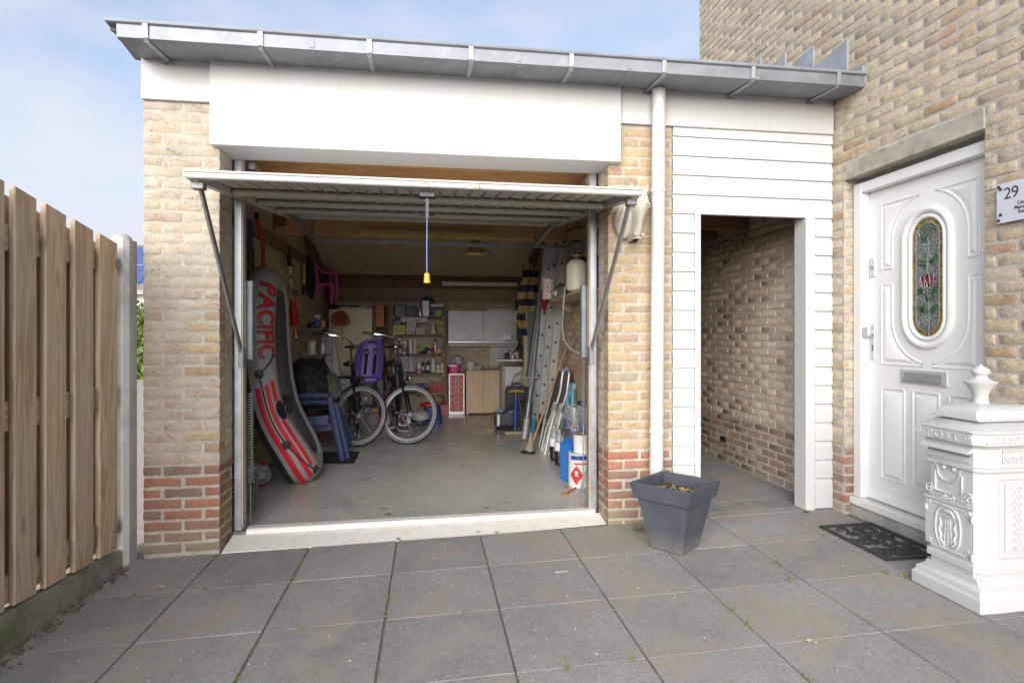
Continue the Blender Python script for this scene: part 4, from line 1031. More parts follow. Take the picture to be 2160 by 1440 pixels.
# slot hood
b = MB(); b.prism([(0, .70), (-.034, .668), (-.034, .662), (0, .672)], lambda a, c, s_: Vector((MX0 + BI + a, s_, ZF(c))), MY0 + BI + .030, MY1 - BI - .004); obj('slot_hood', b, M['post_w'], mail, 20)
b = MB(); b.bb(MX0 + BI - .0025, MX0 + BI + .002, MY0 + BI + .045, MY1 - BI - .02, ZF(.635), ZF(.664)); obj('letter_slot', b, M['satind'], mail, 0)
b = MB(); b.bb(MX0 + BI - .006, MX0 + BI - .0027, MY0 + BI + .043, MY1 - BI - .018, ZF(.610), ZF(.640), .002); obj('slot_flap', b, M['post_w'], mail)
# upper cartouche
C0 = fw / 2 - .012
relief('cartouche', [[(C0 - .125, .578), (C0 - .09, .585), (C0 - .06, .565), (C0 - .055, .53), (C0 - .03, .51), (C0, .505), (C0 + .03, .51), (C0 + .055, .53), (C0 + .06, .565), (C0 + .09, .585), (C0 + .125, .578)],
    [(C0 - .07, .545), (C0 - .07, .455), (C0 + .07, .455), (C0 + .07, .545)], [(C0 - .045, .575), (C0 - .02, .56), (C0, .572), (C0 + .02, .56), (C0 + .045, .575)]], fmap, .006)
relief('scroll_ornament', [spiral(C0 - .105, .455, .024, 1.4), spiral(C0 + .105, .455, .024, 1.4, 3.14, -1), spiral(C0 - .02, .437, .015, 1.2, 0, -1), spiral(C0 + .02, .437, .015, 1.2, 3.14, 1), [(C0 - .10, .432), (C0 - .05, .438), (C0, .428), (C0 + .05, .438), (C0 + .10, .432)]], fmap, .005)
b = MB(); b.prism([(C0 - .13, .412), (C0 + .13, .412), (C0 + .13, .422), (C0 - .13, .422)], fmap, 0, .008); obj('ledge', b, M['post_w'], mail, 0)
for q in (-.022, .03):
    b = MB(); b.ball(fmap(C0 + q, .566, .002), .012, 12); obj('stud', b, M['post_w'], mail, 60)
# door with oval medallion
b = MB(); b.prism([(C0 - .125, .205), (C0 + .118, .205), (C0 + .118, .405), (C0 - .125, .405)], fmap, 0, .005); mdoor = obj('mailbox_door', b, M['post_w'], mail, 0)
b = MB()
for s_, z_ in ((C0 - .105, .39), (C0 + .1, .39), (C0 - .105, .22), (C0 + .1, .22)): b.tube([fmap(p, q, .006) for p, q in spiral(s_, z_, .014, 1.6)], .0035, 5)
b.tube([fmap(C0 - .09, .205, .006), fmap(C0 + .085, .205, .006)], .006, 6); b.tube([fmap(C0 - .085, .398, .006), fmap(C0 + .08, .398, .006)], .004, 6)
obj('corner_scroll', b, M['post_w'], mdoor, 60)
ov = [(C0 + .066 * math.copysign(abs(math.cos(a)) ** .8, math.cos(a)), .302 + .094 * math.copysign(abs(math.sin(a)) ** .8, math.sin(a))) for a in [6.2832 * k / 40 for k in range(40)]]
b = MB(); b.tube([fmap(s_, z_, .005) for s_, z_ in ov], .006, 6, True)
# posthorn, tassels and plume inside the oval
b.tube([fmap(C0 + p, q, .006) for p, q in [(-.035, .365), (-.01, .378), (.02, .372), (.038, .355), (.01, .352), (-.02, .345)]], [.005, .009, .010, .006, .008, .004], 6)
for q in (-.012, .0, .012): b.tube([fmap(C0 + q, .345, .006), fmap(C0 + q * 1.1, .30, .006), fmap(C0 + q * 1.6, .235, .006)], .0035, 5)
b.tube([fmap(p, q, .006) for p, q in spiral(C0, .298, .018, 1.5)], .004, 5)
for sg in (-1, 1): b.tube([fmap(C0 + sg * p, q, .006) for p, q in [(.042, .335), (.036, .31), (.046, .285), (.034, .262), (.042, .245), (.025, .230), (.012, .218)]], [.003, .007, .005, .008, .005, .008, .003], 6)
obj('medallion', b, M['post_w'], mdoor, 60)
b = MB()
for z_ in (.375, .215):
    b.tube([fmap(C0 + .128, z_ - .016, .008), fmap(C0 + .128, z_ + .016, .008)], .009, 10); b.tube([fmap(C0 + .128, z_ - .007, .008), fmap(C0 + .128, z_ + .007, .008)], .0115, 10)
b.tube([fmap(C0 + .128, .22, .003), fmap(C0 + .128, .37, .003)], .003, 6); b.tube([fmap(C0 - .118, .355, .004), fmap(C0 - .118, .378, .010)], .008, 10)
obj('hinge', b, M['post_w'], mdoor, 60)
# side panel with rosettes
SCX = sw * .56
def frame_rel(s0, s1, z0, z1, r): return [(s0, z0), (s1, z0), (s1, z1), (s0, z1)]
b = MB(); b.tube([smap(s_, z_, .001) for s_, z_ in frame_rel(SCX - .082, SCX + .082, .215, .545, 0)], .006, 6, True); b.prism(frame_rel(SCX - .060, SCX + .060, .240, .525, 0), smap, 0, .007)
sp_ = obj('side_panel', b, M['post_w'], mail, 30)
b = MB()
for k in range(8):
    zc_ = .268 + k * .0325
    for r_ in (.021, .013): b.tube([smap(SCX + r_ * math.cos(a), zc_ + r_ * math.sin(a), .008) for a in [6.283 * j / 16 for j in range(16)]], .0028, 5, True)
    for j in range(8): a = 6.283 * j / 8; b.tube([smap(SCX + .006 * math.cos(a), zc_ + .006 * math.sin(a), .008), smap(SCX + .012 * math.cos(a), zc_ + .012 * math.sin(a), .008)], .0022, 4)
    for sg in (-1, 1): b.ball(smap(SCX + sg * .024, zc_ + .016, .007), .005, 8)
b.tube([smap(s_, z_, .007) for s_, z_ in frame_rel(SCX - .030, SCX + .030, .250, .515, 0)], .0025, 5, True)
obj('rosette_strip', b, M['post_w'], sp_, 60)
b = MB(); b.tube([smap(s_, z_, .001) for s_, z_ in frame_rel(SCX - .07, SCX + .07, .622, .682, 0)], .004, 6, True)
for q in (-.042, 0, .042):
    for j in range(6): a = 6.283 * j / 6; b.ball(smap(SCX + q + .012 * math.cos(a), .652 + .012 * math.sin(a), .001), .0075, 8)
    b.ball(smap(SCX + q, .652, .003), .007, 8)
obj('flower_panel', b, M['post_w'], mail, 60)

# ------------------------------------------------------------------ doormat
M['mat'] = mat('black_rubber_mat', (.035, .034, .033), .7, var=.3, bump=.4, bscale=120)
c0, c1, c2, c3 = [pg(*q) for q in ((1727, 1112), (1838, 1104), (1870, 1184), (1990, 1178))]
mc = (pg(1727, 1112) + pg(1870, 1184)) / 2
dm0 = pg(1727, 1112); dmn = pg(1870, 1184); vlong = (dmn - dm0); vl = vlong.length; vlong.normalize(); vsh = Vector((-vlong.y, vlong.x, 0))
if vsh.x < 0: vsh = -vsh
vs_ = .36
dm = thing('doormat', 'black open-work rubber doormat with leafy scroll pattern before the front door', 'doormat', (dm0 + vlong * vl / 2 + vsh * vs_ / 2))
mm = lambda a, b_, z: dm0 + vlong * a + vsh * b_ + Vector((0, 0, gz((dm0 + vlong * a + vsh * b_).x) - (dm0 + vlong * a + vsh * b_).z + .004 + z))
b = MB()
for (a0, a1, b0, b1) in ((0, vl, 0, .028), (0, vl, vs_ - .028, vs_), (0, .028, .028, vs_ - .028), (vl - .028, vl, .028, vs_ - .028)):
    b.add([mm(a0, b0, 0), mm(a1, b0, 0), mm(a1, b1, 0), mm(a0, b1, 0), mm(a0, b0, .008), mm(a1, b0, .008), mm(a1, b1, .008), mm(a0, b1, .008)], [(4, 5, 6, 7), (0, 1, 5, 4), (1, 2, 6, 5), (2, 3, 7, 6), (3, 0, 4, 7)])
obj('mat_border', b, M['mat'], dm, 0)
b = MB(); rs = random.Random(3)
for k in range(95):
    ca, cb = rs.uniform(.05, vl - .05), rs.uniform(.05, vs_ - .05); a0 = rs.uniform(0, 6.28); r0 = rs.uniform(.02, .045); sg = rs.choice((-1, 1))
    pts = [(min(vl - .02, max(.02, p)), min(vs_ - .02, max(.02, q))) for p, q in spiral(ca, cb, r0, rs.uniform(.5, 1.1), a0, sg, 12)]
    b.tube([mm(p, q, .003) for p, q in pts], [.009 - .0005 * j for j in range(13)], 5, flat=.5)
obj('mat_pattern', b, M['mat'], dm, 50)

# ------------------------------------------------------------------ name plate
PXX = XH - .022
q0, q1, q2 = px(2102, 392, PXX), px(2102, 473, PXX), px(2160, 375, PXX)
pzt, pzb = q0.z + .003, q1.z; py0 = q0.y; PW = .27
plate = thing('name_plate', 'frosted acrylic house name plate beside the front door', 'name plate', (PXX, py0 - PW / 2, (pzt + pzb) / 2))
M['acryl'] = mat('frosted_acrylic', (.50, .53, .60), .25, var=.03, spec=.6); M['ink'] = mat('dark_lettering', (.03, .03, .04), .5)
b = MB(); b.bb(PXX, PXX + .005, py0 - PW, py0, pzb, pzt, .001); obj('plate', b, M['acryl'], plate, 0)
b = MB()
for (yy, zz) in ((py0 - .012, pzt - .014), (py0 - .022, pzt - .026), (py0 - .012, pzb + .014), (py0 - .022, pzb + .040), (py0 - PW + .012, pzt - .014), (py0 - PW + .012, pzb + .014)):
    b.lathe([(.0075, 0), (.0075, .004), (.004, .007), (0, .007)], 12, Matrix.Rotation(R(-90), 4, 'Y'), (PXX, yy, zz))
obj('screw', b, M['black'], plate, 50, None, 'stuff')
b = MB()
for (yy, zz) in ((py0 - .012, pzt - .014), (py0 - .012, pzb + .014)): b.tube([(PXX + .004, yy, zz), (XH + .002, yy, zz)], .006, 8)
obj('stand_off', b, M['satin'], plate)
pm = lambda oy, oz: (lambda x, y, d: Vector((PXX - .0006 - d, py0 - oy - x, oz + y)))
obj('lettering', text_mb('29', .078, pm(.036, pzt - .078), .0006, 'LEFT', .92), M['ink'], plate, 0)
for s_, (oy, oz) in (('Carel', (.102, pzb + .075)), ('Mandy', (.088, pzb + .054)), ('Reich', (.106, pzb + .033))):
    obj('lettering', text_mb(s_, .022, pm(oy, oz), .0006, 'LEFT', 1.05, bold=.0004), M['ink'], plate, 0)

# ------------------------------------------------------------------ horse head ornament
M['stone'] = mat('cast_stone', (.46, .43, .35), .9, var=.16, scale=11, bump=.7, bscale=70, dirt=(.24, .22, .16, 1), dirt_amt=.7)
horse = thing('horse_head_ornament', 'cast stone horse head ornament hung on the right brick pier', 'wall ornament', (1.30, -.06, 1.98))
hx, hz = 1.318, 2.0
b = MB()
# (height along the head, centre x, half width, depth towards viewer)
sec = [(2.155, 1.315, .025, .04), (2.14, 1.318, .048, .075), (2.11, 1.322, .062, .105), (2.07, 1.324, .069, .135), (2.035, 1.322, .066, .15), (2.00, 1.318, .056, .150), (1.965, 1.312, .047, .145), (1.93, 1.306, .041, .140), (1.895, 1.301, .040, .140), (1.868, 1.298, .041, .138), (1.845, 1.297, .036, .128), (1.83, 1.297, .022, .11)]
def hs(u, v):
    f_ = v * (len(sec) - 1); i = min(len(sec) - 2, int(f_)); w_ = f_ - i
    z, cx, hwid, dp = [sec[i][k] * (1 - w_) + sec[i + 1][k] * w_ for k in range(4)]
    a = math.pi * (u * 1.16 - .08); 
    return Vector((cx - hwid * math.cos(a), -.004 - dp * max(-.02, math.sin(a)) ** .8 if math.sin(a) > 0 else .004, z + .012 * math.sin(a)))
b.grid(hs, 18, 34)
# cheek and neck swelling to the left
def ck(u, v):
    a = 6.283 * u; p = math.pi * v
    return Vector((1.245 + .075 * math.sin(p) * math.cos(a) * (1 - .2 * math.cos(p)), -.03 - .055 * math.sin(p) * math.sin(a), 1.965 - .115 * math.cos(p) + .02 * math.cos(a) * math.sin(p)))
b.grid(ck, 16, 12, True)
b.ball((1.288, -.115, 2.048), .022, 10, (1, .8, 1)); b.ball((1.362, -.115, 2.048), .020, 10, (1, .8, 1))
b.ball((1.283, -.128, 2.052), .011, 8); b.ball((1.366, -.126, 2.052), .011, 8)
for sg in (-1, 1):
    b.tube([(1.300 + sg * .022, -.132, 1.872), (1.300 + sg * .027, -.130, 1.862), (1.300 + sg * .026, -.128, 1.850)], [.008, .012, .006], 8)
b.tube([(1.268, -.105, 1.846), (1.297, -.135, 1.843), (1.328, -.108, 1.846)], .007, 6)
b.tube([(1.285, -.05, 2.13), (1.272, -.07, 2.17), (1.270, -.075, 2.195)], [.022, .018, .003], 8); b.tube([(1.348, -.05, 2.125), (1.372, -.07, 2.16), (1.378, -.08, 2.19)], [.022, .018, .003], 8)
for k in range(9):                                            # forelock and mane
    x = 1.30 + k * .006; b.tube([(x, -.09, 2.15), (x + rnd(-.006, .006), -.125, 2.10), (x + rnd(-.012, .012), -.15, 2.05)], [.010, .009, .003], 6)
for k in range(6): b.tube([(1.265 - k * .008, -.04, 2.12 - k * .02), (1.235 - k * .008, -.075, 2.07 - k * .022), (1.21 - k * .004, -.05, 2.02 - k * .02)], [.012, .013, .004], 6)
obj('head', b, M['stone'], horse, 70)

# ------------------------------------------------------------------ litter on the slabs
mossb = MB()
def tuft(u, v, n_, s_):
    c = pg(u, v); gx = PX0 + round((c.x - PX0) / PS) * PS; gy = PY0 + round((c.y - PY0) / PS) * PS
    if c.y < -.06 and c.x > -1.55:
        if abs(c.x - gx) < abs(c.y - gy): c.x = gx
        else: c.y = gy
    s_ *= .7; n_ = int(n_ * .55)
    for _ in range(n_):
        p = c + Vector((random.gauss(0, s_), random.gauss(0, s_ * 1.4), .002)); p.z = gz(p.x) + rnd(.001, .008); q = rnd(.003, .009); e_ = Euler((rnd(-.6, .6), rnd(-.6, .6), rnd(0, 6.3))).to_matrix()
        mossb.add([p + e_ @ Vector(w_) for w_ in ((-q, 0, 0), (0, -q * .6, 0), (q, 0, .3 * q), (0, q * .6, 0))], [(0, 1, 2, 3)])
for (u, v, n_, s_) in ((842, 1137, 30, .012), (1010, 1123, 22, .012), (1048, 1123, 22, .012), (625, 1220, 36, .014), (640, 1190, 16, .01), (440, 1235, 14, .01), (514, 1237, 12, .012), (822, 1262, 14, .008), (815, 1303, 12, .008), (978, 1290, 16, .012), (640, 1318, 14, .012), (1110, 1277, 10, .01), (1340, 1398, 14, .008), (1190, 1404, 20, .02), (1536, 1290, 30, .012), (1562, 1318, 26, .012), (1876, 1212, 40, .014), (1890, 1219, 30, .014), (1920, 1236, 14, .01), (1605, 1155, 14, .016), (1625, 1190, 12, .012), (1700, 1430, 20, .012), (1680, 1232, 20, .03), (223, 1212, 16, .01), (90, 1355, 14, .012), (530, 1378, 14, .01), (498, 1433, 18, .012), (795, 1425, 12, .008), (1355, 1117, 30, .012), (428, 1158, 24, .01), (1208, 1156, 8, .006), (1020, 1188, 8, .01), (1035, 1216, 8, .01)): tuft(u, v, n_, s_)
o = obj('moss_tufts', mossb, M['moss'], None, 0); o['kind'] = 'stuff'; o['label'] = 'small tufts of yellow green moss in the slab joints'
M['moss'].node_tree.nodes['Principled BSDF'].inputs['Base Color'].default_value = (.3, .34, .03, 1)
weed = thing('weed', 'small green weed growing by the planter foot at the pier', 'weed', pg(1345, 1119))
b = MB(); c = pg(1346, 1120)
for k in range(9):
    a = k * .7; L_ = rnd(.03, .06); d = Vector((math.cos(a), math.sin(a), 0)); n2 = Vector((-d.y, d.x, 0))
    b.add([c, c + d * L_ * .5 + n2 * .007 + Vector((0, 0, .02)), c + d * L_ + Vector((0, 0, .018)), c + d * L_ * .5 - n2 * .007 + Vector((0, 0, .02))], [(0, 1, 2, 3)])
M['weed'] = mat('weed_leaf', (.10, .17, .03), .6); obj('weed_leaf', b, M['weed'], weed, 0)
chips = MB()
for _ in range(200):
    u, v = rnd(280, 1500), 1100 + abs(random.gauss(45, 60)); 
    if v > 1440: continue
    p = pg(u, v)
    if p.y > -.02: continue
    s_ = rnd(.001, .0035); chips.box(p + Vector((0, 0, .001)), (s_, s_ * rnd(.8, 2), .0015), 0, rnd(0, 3))
for _ in range(70):
    p = pg(rnd(0, 2160), rnd(1170, 1440)); s_ = rnd(.0012, .004); chips.box(p + Vector((0, 0, .001)), (s_, s_ * rnd(.8, 2), .0015), 0, rnd(0, 3))
o = obj('paint_chips', chips, M['dust'], None, 0); o['kind'] = 'stuff'; o['label'] = 'scattered pale chips and grit on the paving slabs'
M['leafd'] = mat('fallen_leaf', (.30, .13, .04), .7, var=.3, scale=60)
def fleaf(u, v, s_, label, m, rz):
    p = pg(u, v); b = MB(); n_ = 8; vs = []
    for k in range(n_):
        a = 6.283 * k / n_; vs.append(p + Vector((math.cos(a + rz) * s_ * (1 if k % 2 == 0 else .7), math.sin(a + rz) * s_ * .55, .004 + .35 * s_ * abs(math.sin(a * 1.5)))))
    b.add(vs + [p + Vector((0, 0, .004))], [(k, (k + 1) % n_, n_) for k in range(n_)]); tag(obj('fallen_leaf', b, m, None, 0), label, 'leaf')
fleaf(281, 1256, .014, 'small rusty brown leaf lying left on the slabs by the fence', M['leafd'], .4); fleaf(340, 1240, .02, 'thin pale straw leaf on the slab before the left pier', M['straw'], .1)
fleaf(1707, 1355, .022, 'pale torn leaf lying on a slab joint at lower right', M['straw'], .2); fleaf(1082, 1212, .007, 'tiny orange leaf scrap on the middle slab', M['leafd'], 0)
fleaf(1702, 1080, .03, 'brown curled leaf at the foot of the passage jamb', M['leafd'], .9)
b = MB(); c = pg(1185, 1207)
for k in range(14): b.tube([c + Vector((-.03 + k * .0045, .001 * math.sin(k), .004)), c + Vector((-.026 + k * .0045, .008, .005))], .0012, 4)
b.tube([c + Vector((-.035, -.002, .004)), c + Vector((.035, .004, .004))], .0012, 4); tag(obj('feather', b, M['dust'], None, 0), 'small white feather lying on a slab before the sill', 'feather')

# ------------------------------------------------------------------ lantern in the passage
lan = thing('hanging_lantern', 'small glass lantern hanging from a passage beam', 'lantern', (2.42, 1.08, 2.0))
lc = py(1569, 515, 1.09)
b = MB(); b.tube([lc + Vector((0, 0, .07)), (lc.x, lc.y, 2.14)], .004, 6); b.lathe([(.035, .055), (.02, .075), (.004, .08)], 4, None, lc); b.lathe([(.03, -.065), (.034, -.06), (.034, -.055), (.0, -.055)], 4, None, lc)
for k in range(4): a = 1.5708 * k; b.tube([lc + Vector((.03 * math.cos(a), .03 * math.sin(a), -.06)), lc + Vector((.033 * math.cos(a), .033 * math.sin(a), .056))], .004, 5)
obj('lantern_frame', b, M['lath'], lan, 30)
M['lglass'] = mat('lantern_glass', (.3, .32, .24), .1, tr=.6); b = MB(); b.lathe([(.025, -.055), (.028, .054)], 4, None, lc); obj('lantern_glass', b, M['lglass'], lan, 0)
# bell at the door jamb
# ------------------------------------------------------------------ inflatable boat leaning on the left wall
def pmat(name, rgb, rough=.5, **k):
    if name not in M: M[name] = mat(name, lin(*rgb)[:3], rough, **k)
    return M[name]
M['boat'] = mat('grey_boat_skin', (.27, .27, .272), .36, var=.05, scale=3, spec=.5); M['boatk'] = mat('black_boat_skin', (.022, .023, .026), .42, var=.1)
M['red'] = mat('red_print', (.52, .012, .022), .4, var=.05); M['boatf'] = mat('boat_floor', (.035, .036, .04), .5, var=.1)
prof = [(-.05, -.99), (.0, -1.0), (.12, -1.028), (.275, -1.086), (.448, -1.182), (.62, -1.258), (.884, -1.311), (1.26, -1.338), (1.64, -1.343), (1.95, -1.343)]
def rock(z):
    for (a, xa), (b_, xb) in zip(prof, prof[1:]):
        if z <= b_: t_ = (z - a) / (b_ - a); return xa + (xb - xa) * t_
    return prof[-1][1]
def rock_s(z): return sum(rock(z + d) for d in (-.08, -.04, 0, .04, .08)) / 5
ZM, ZA, YM, YW, EX = .905, .765, 1.57, .27, .72
spw = lambda c: math.copysign(abs(c) ** EX, c)
def ctr(t):
    z = ZM - ZA * spw(math.cos(t)); y = YM - YW * spw(math.sin(t)); return Vector((rock_s(z), y, z))
def brad(z): return .128 + .018 * max(0, min(1, (.6 - z) / .4)) + .008 * max(0, min(1, (z - 1.1) / .4))
def bframe(t):
    c = ctr(t); d = (ctr(t + .01) - ctr(t - .01)).normalized(); n_ = Vector((1, 0, (rock_s(c.z - .05) - rock_s(c.z + .05)) / -.1 * -1)).normalized()
    n_ = (n_ - d * n_.dot(d)).normalized(); o_ = d.cross(n_); 
    if o_.dot(c - Vector((rock_s(c.z), YM, c.z * .5 + ZM * .5))) < 0: o_ = -o_
    return c, o_, n_
def bsurf(t, ph, lift=0):
    c, o_, n_ = bframe(t); return c + (o_ * math.cos(ph) + n_ * math.sin(ph)) * (brad(c.z) + lift)
def tz(z): 
    q = max(-1, min(1, (ZM - z) / ZA)); return math.acos(math.copysign(abs(q) ** (1 / EX), q))     # near side: t in (0, pi), bottom at 0
boat = thing('inflatable_boat', 'grey inflatable boat with red stripes stood on end against the left wall', 'inflatable boat', (-1.0, 1.5, 0))
b = MB(); NT_, NP = 110, 28
b.v = [tuple(bsurf(6.2832 * i / NT_, 6.2832 * j / NP)) for i in range(NT_) for j in range(NP)]
for i in range(NT_):
    for j in range(NP):
        i2, j2 = (i + 1) % NT_, (j + 1) % NP; ph = math.sin(6.2832 * (j + .5) / NP); cph = math.cos(6.2832 * (j + .5) / NP)
        z = ctr(6.2832 * i / NT_).z
        b.f.append((i * NP + j, i2 * NP + j, i2 * NP + j2, i * NP + j2)); b.m.append(1 if ph < -.36 - .12 * (z < .35) else 2 if (cph < -.35 and ph < .93) else 0)
obj('tube', b, [M['boat'], M['boatk'], M['boatf']], boat, 80)
b = MB(); b.grid(lambda u, v: (lambda z, q: Vector((rock_s(z) - .07, YM + (q - .5) * 2 * YW * max(.05, (1 - abs((ZM - z) / ZA) ** 2.4)) ** .5, z)))(ZM - ZA + 2 * ZA * u, v), 30, 9)
obj('boat_floor', b, M['boatf'], boat, 80)
for zc_ in (.62,):
    b = MB(); b.grid(lambda u, v: Vector((rock_s(zc_) - .0 + .10 * math.sin(6.283 * v), YM - YW * .8 + u * YW * 1.6, zc_ + .10 * math.cos(6.283 * v))), 8, 16, False, True); obj('seat_cushion', b, M['boatf'], boat, 80)
def patch(t0, t1, p0, p1, m, nm, lift=.0018, n_=30, k=5):
    b = MB(); b.grid(lambda u, v: bsurf(t0 + (t1 - t0) * u, p0(u) + (p1(u) - p0(u)) * v if callable(p0) else p0 + (p1 - p0) * v, lift), n_, k); return obj(nm, b, m, boat, 80)
for (z0, z1, a0, a1) in ((.82, .13, -9, 9), (.84, .16, 23, 37), (.86, .70, 46, 60), (.54, .20, 45, 58)):
    patch(tz(z0), tz(z1), R(a0), R(a1), M['red'], 'red_stripe')
for tt, nm in ((0, 'red_line'),): patch(tz(1.5), tz(.16), R(80), R(83), M['red'], 'red_line')
patch(6.283 - tz(1.55), 6.283 - tz(.2), R(72), R(75), M['red'], 'red_line')
def letter(tx, ty, d):                          # reading direction runs down the tube, letter tops towards the inside
    z = 1.595 - tx; t = tz(z); r_ = brad(z); return bsurf(t, R(17) + ty / r_, .0005 + d)
obj('lettering', text_mb('PACIFIC', .20, letter, .0012, 'LEFT', 1.02, 4, .76, 0, .008), M['boatk'], boat, 0)
obj('lettering', text_mb('PACIFIC', .20, letter, .0022, 'LEFT', 1.02, 4, .76, 0, .001), M['red'], boat, 0)
rope = [(1.06, 66), (1.0, 46), (.93, 12), (.80, 15), (.66, 16), (.50, 15), (.38, 17), (.30, 26), (.22, 38), (.17, 52), (.14, 66)]
rp_ = []
for (za, pa), (zb_, pb) in zip(rope, rope[1:]):
    for k in range(5): f_ = k / 5; rp_.append(bsurf(tz(za + (zb_ - za) * f_), R(pa + (pb - pa) * f_), .006))
b = MB(); b.tube(rp_, .006, 6); obj('grab_rope', b, M['black'], boat)
for z, p in ((.93, 12), (.38, 17), (.165, 54)):
    c, o_, n_ = bframe(tz(z)); nn = (o_ * math.cos(R(p)) + n_ * math.sin(R(p))); Mx = nn.to_track_quat('Z', 'Y').to_matrix().to_4x4()
    b = MB(); b.lathe([(.036, 0), (.034, .004), (.016, .006), (.013, .016), (0, .018)], 18, Mx, bsurf(tz(z), R(p), .001)); obj('rope_holder', b, M['black'], boat)
c, o_, n_ = bframe(tz(.615)); nn = o_ * math.cos(R(62)) + n_ * math.sin(R(62)); Mx = nn.to_track_quat('Z', 'Y').to_matrix().to_4x4(); pc_ = bsurf(tz(.615), R(62), .001)
b = MB(); b.grid(lambda u, v: bsurf(tz(.615 + .085 * math.cos(6.283 * u) * v), R(62) + R(20) * math.sin(6.283 * u) * v, .003), 20, 4, True); b.tube([pc_ + nn * (.01 + .035 * math.sin(math.pi * k / 8)) + Vector((0, 0, .045 * math.cos(math.pi * k / 8))) for k in range(9)], .009, 8); b.tube([pc_ + nn * .0 + Vector((0, 0, 0)), pc_ + nn * .04], .016, 10); obj('oarlock', b, M['black'], boat, 60)
b = MB(); b.tube([bsurf(tz(1.60), R(88), .004), bsurf(tz(1.45), R(96), .004), bsurf(tz(1.25), R(98), .004), bsurf(tz(1.02), R(98), .004)], .006, 6); obj('grab_rope', b, M['black'], boat)

# ------------------------------------------------------------------ things on the left wall
XW = XL1
M['navy'] = mat('navy_plastic', (.022, .028, .10), .45, var=.1); M['redp'] = mat('red_plastic', (.40, .012, .012), .4, var=.1)
pad = thing('paddle', 'navy and black paddle blade hanging behind the boat top', 'paddle', (-1.41, 1.35, 1.8))
b = MB(); b.bb(-1.43, -1.405, 1.262, 1.45, 1.95, 2.16, .01); obj('blade', b, M['navy'], pad)
b = MB(); b.bb(-1.432, -1.40, 1.25, 1.47, 1.55, 1.948, .01); b.tube([(-1.40, 1.36, 1.9), (-1.40, 1.36, 1.0)], .014, 8); obj('blade_sleeve', b, M['black'], pad)
hook = thing('red_pole', 'bent red tube hanging between the paddle and the wall', 'pole', (-1.42, 1.73, 1.8))
b = MB(); b.tube([(-1.43, 1.63, 2.22), (-1.42, 1.70, 2.12), (-1.41, 1.745, 2.03), (-1.41, 1.76, 1.9), (-1.41, 1.78, 1.3)], .018, 10); obj('tube', b, M['redp'], hook)
b = MB(); b.lathe([(.02, 0), (.02, .05), (.008, .055)], 10, None, (-1.43, 1.63, 2.21)); obj('end_cap', b, M['black'], hook)
wb = thing('weed_burner', 'hanging pole tool with black grip, white shaft, red body and brass nozzle', 'garden tool', (-1.43, 2.9, 1.7))
wp = lambda f_: Vector((-1.43, 2.78 + .353 * f_, 2.15 - .935 * f_))
b = MB(); b.tube([wp(0), wp(.03), wp(.19), wp(.2)], [.022, .028, .026, .034], 10); obj('grip', b, M['black'], wb)
b = MB(); b.tube([wp(.2), wp(.62)], .012, 8); obj('shaft', b, M['white'], wb)
b = MB(); b.tube([wp(.31), wp(.33)], .018, 8); obj('shaft_clip', b, M['black'], wb)
b = MB(); b.tube([wp(.57), wp(.60), wp(.64), wp(.68), wp(.86), wp(.87)], [.022, .028, .030, .046, .050, .03], 12); obj('tool_body', b, M['redp'], wb)
M['brass'] = mat('brass', (.55, .36, .10), .3, .9); b = MB(); b.tube([wp(.87), wp(.95), wp(1.0)], [.013, .014, .034], 12); obj('nozzle', b, M['brass'], wb)
b = MB(); b.tube([wp(.5) + Vector((.01, .05, 0)), wp(.49) + Vector((.02, .11, .03)), wp(.47) + Vector((.02, .13, 0)), wp(.5) + Vector((.02, .10, -.03)), wp(.52) + Vector((.02, -.05, -.03)), wp(.50) + Vector((.02, -.08, .0)), wp(.48) + Vector((.01, -.04, .03))], .006, 6); obj('hose', b, M['black'], wb)
cc_ = thing('cable_loop', 'black cable coiled in a long loop on the left wall', 'cable', (-1.42, 3.8, 1.9))
b = MB()
for k in range(7): 
    w_ = .10 + .012 * k; b.tube([(-1.44 + .008 * k, 3.83 + w_ * math.cos(a) * .8, 1.92 + (.20 + .01 * k) * math.sin(a)) for a in [6.283 * j / 22 for j in range(22)]], .007, 5, True)
obj('coil', b, M['black'], cc_); b = MB(); b.ball((-1.42, 3.78, 2.14), .07, 10, (.6, 1.1, .8)); obj('plug_head', b, M['black'], cc_)
M['yel2'] = mat('yellow_stick', (.50, .42, .05), .5); ys = thing('yellow_stick', 'short yellow stick with black handle beside the cable loop', 'stick', (-1.45, 3.65, 1.9)); b = MB(); b.tube([(-1.45, 3.66, 2.12), (-1.45, 3.665, 1.83)], .016, 8); obj('stick', b, M['yel2'], ys); b = MB(); b.tube([(-1.45, 3.665, 1.83), (-1.45, 3.67, 1.70)], [.020, .024], 8); obj('handle', b, M['black'], ys)
# pink child's chair hanging by its back from the wall rail
M['pink'] = mat('pink_plastic', (.46, .085, .22), .4, var=.06)
pch = thing('child_chair', "pink plastic child's chair hung up on the left wall", 'chair', (-1.3, 4.55, 1.7))
K = lambda u, v, y: py(u, v, y)
b = MB()
b.tube([K(664, 556, 4.35), K(668, 590, 4.38), K(667, 632, 4.40)], [.024, .026, .022], 8); b.tube([K(690, 572, 4.75), K(672, 575, 4.65), K(664, 556, 4.35)], .022, 8)
b.tube([K(664, 556, 4.35), K(680, 575, 4.4), K(700, 578, 4.42), K(709, 577, 4.42)], .020, 8); b.tube([K(676, 566, 4.6), K(696, 577, 4.7), K(709, 577, 4.7), K(709, 577, 4.42)], .020, 8)
b.tube([K(707, 577, 4.42), K(712, 612, 4.45)], .022, 8); b.tube([K(696, 577, 4.55), K(699, 598, 4.55)], .02, 8); obj('backrest', b, M['pink'], pch)
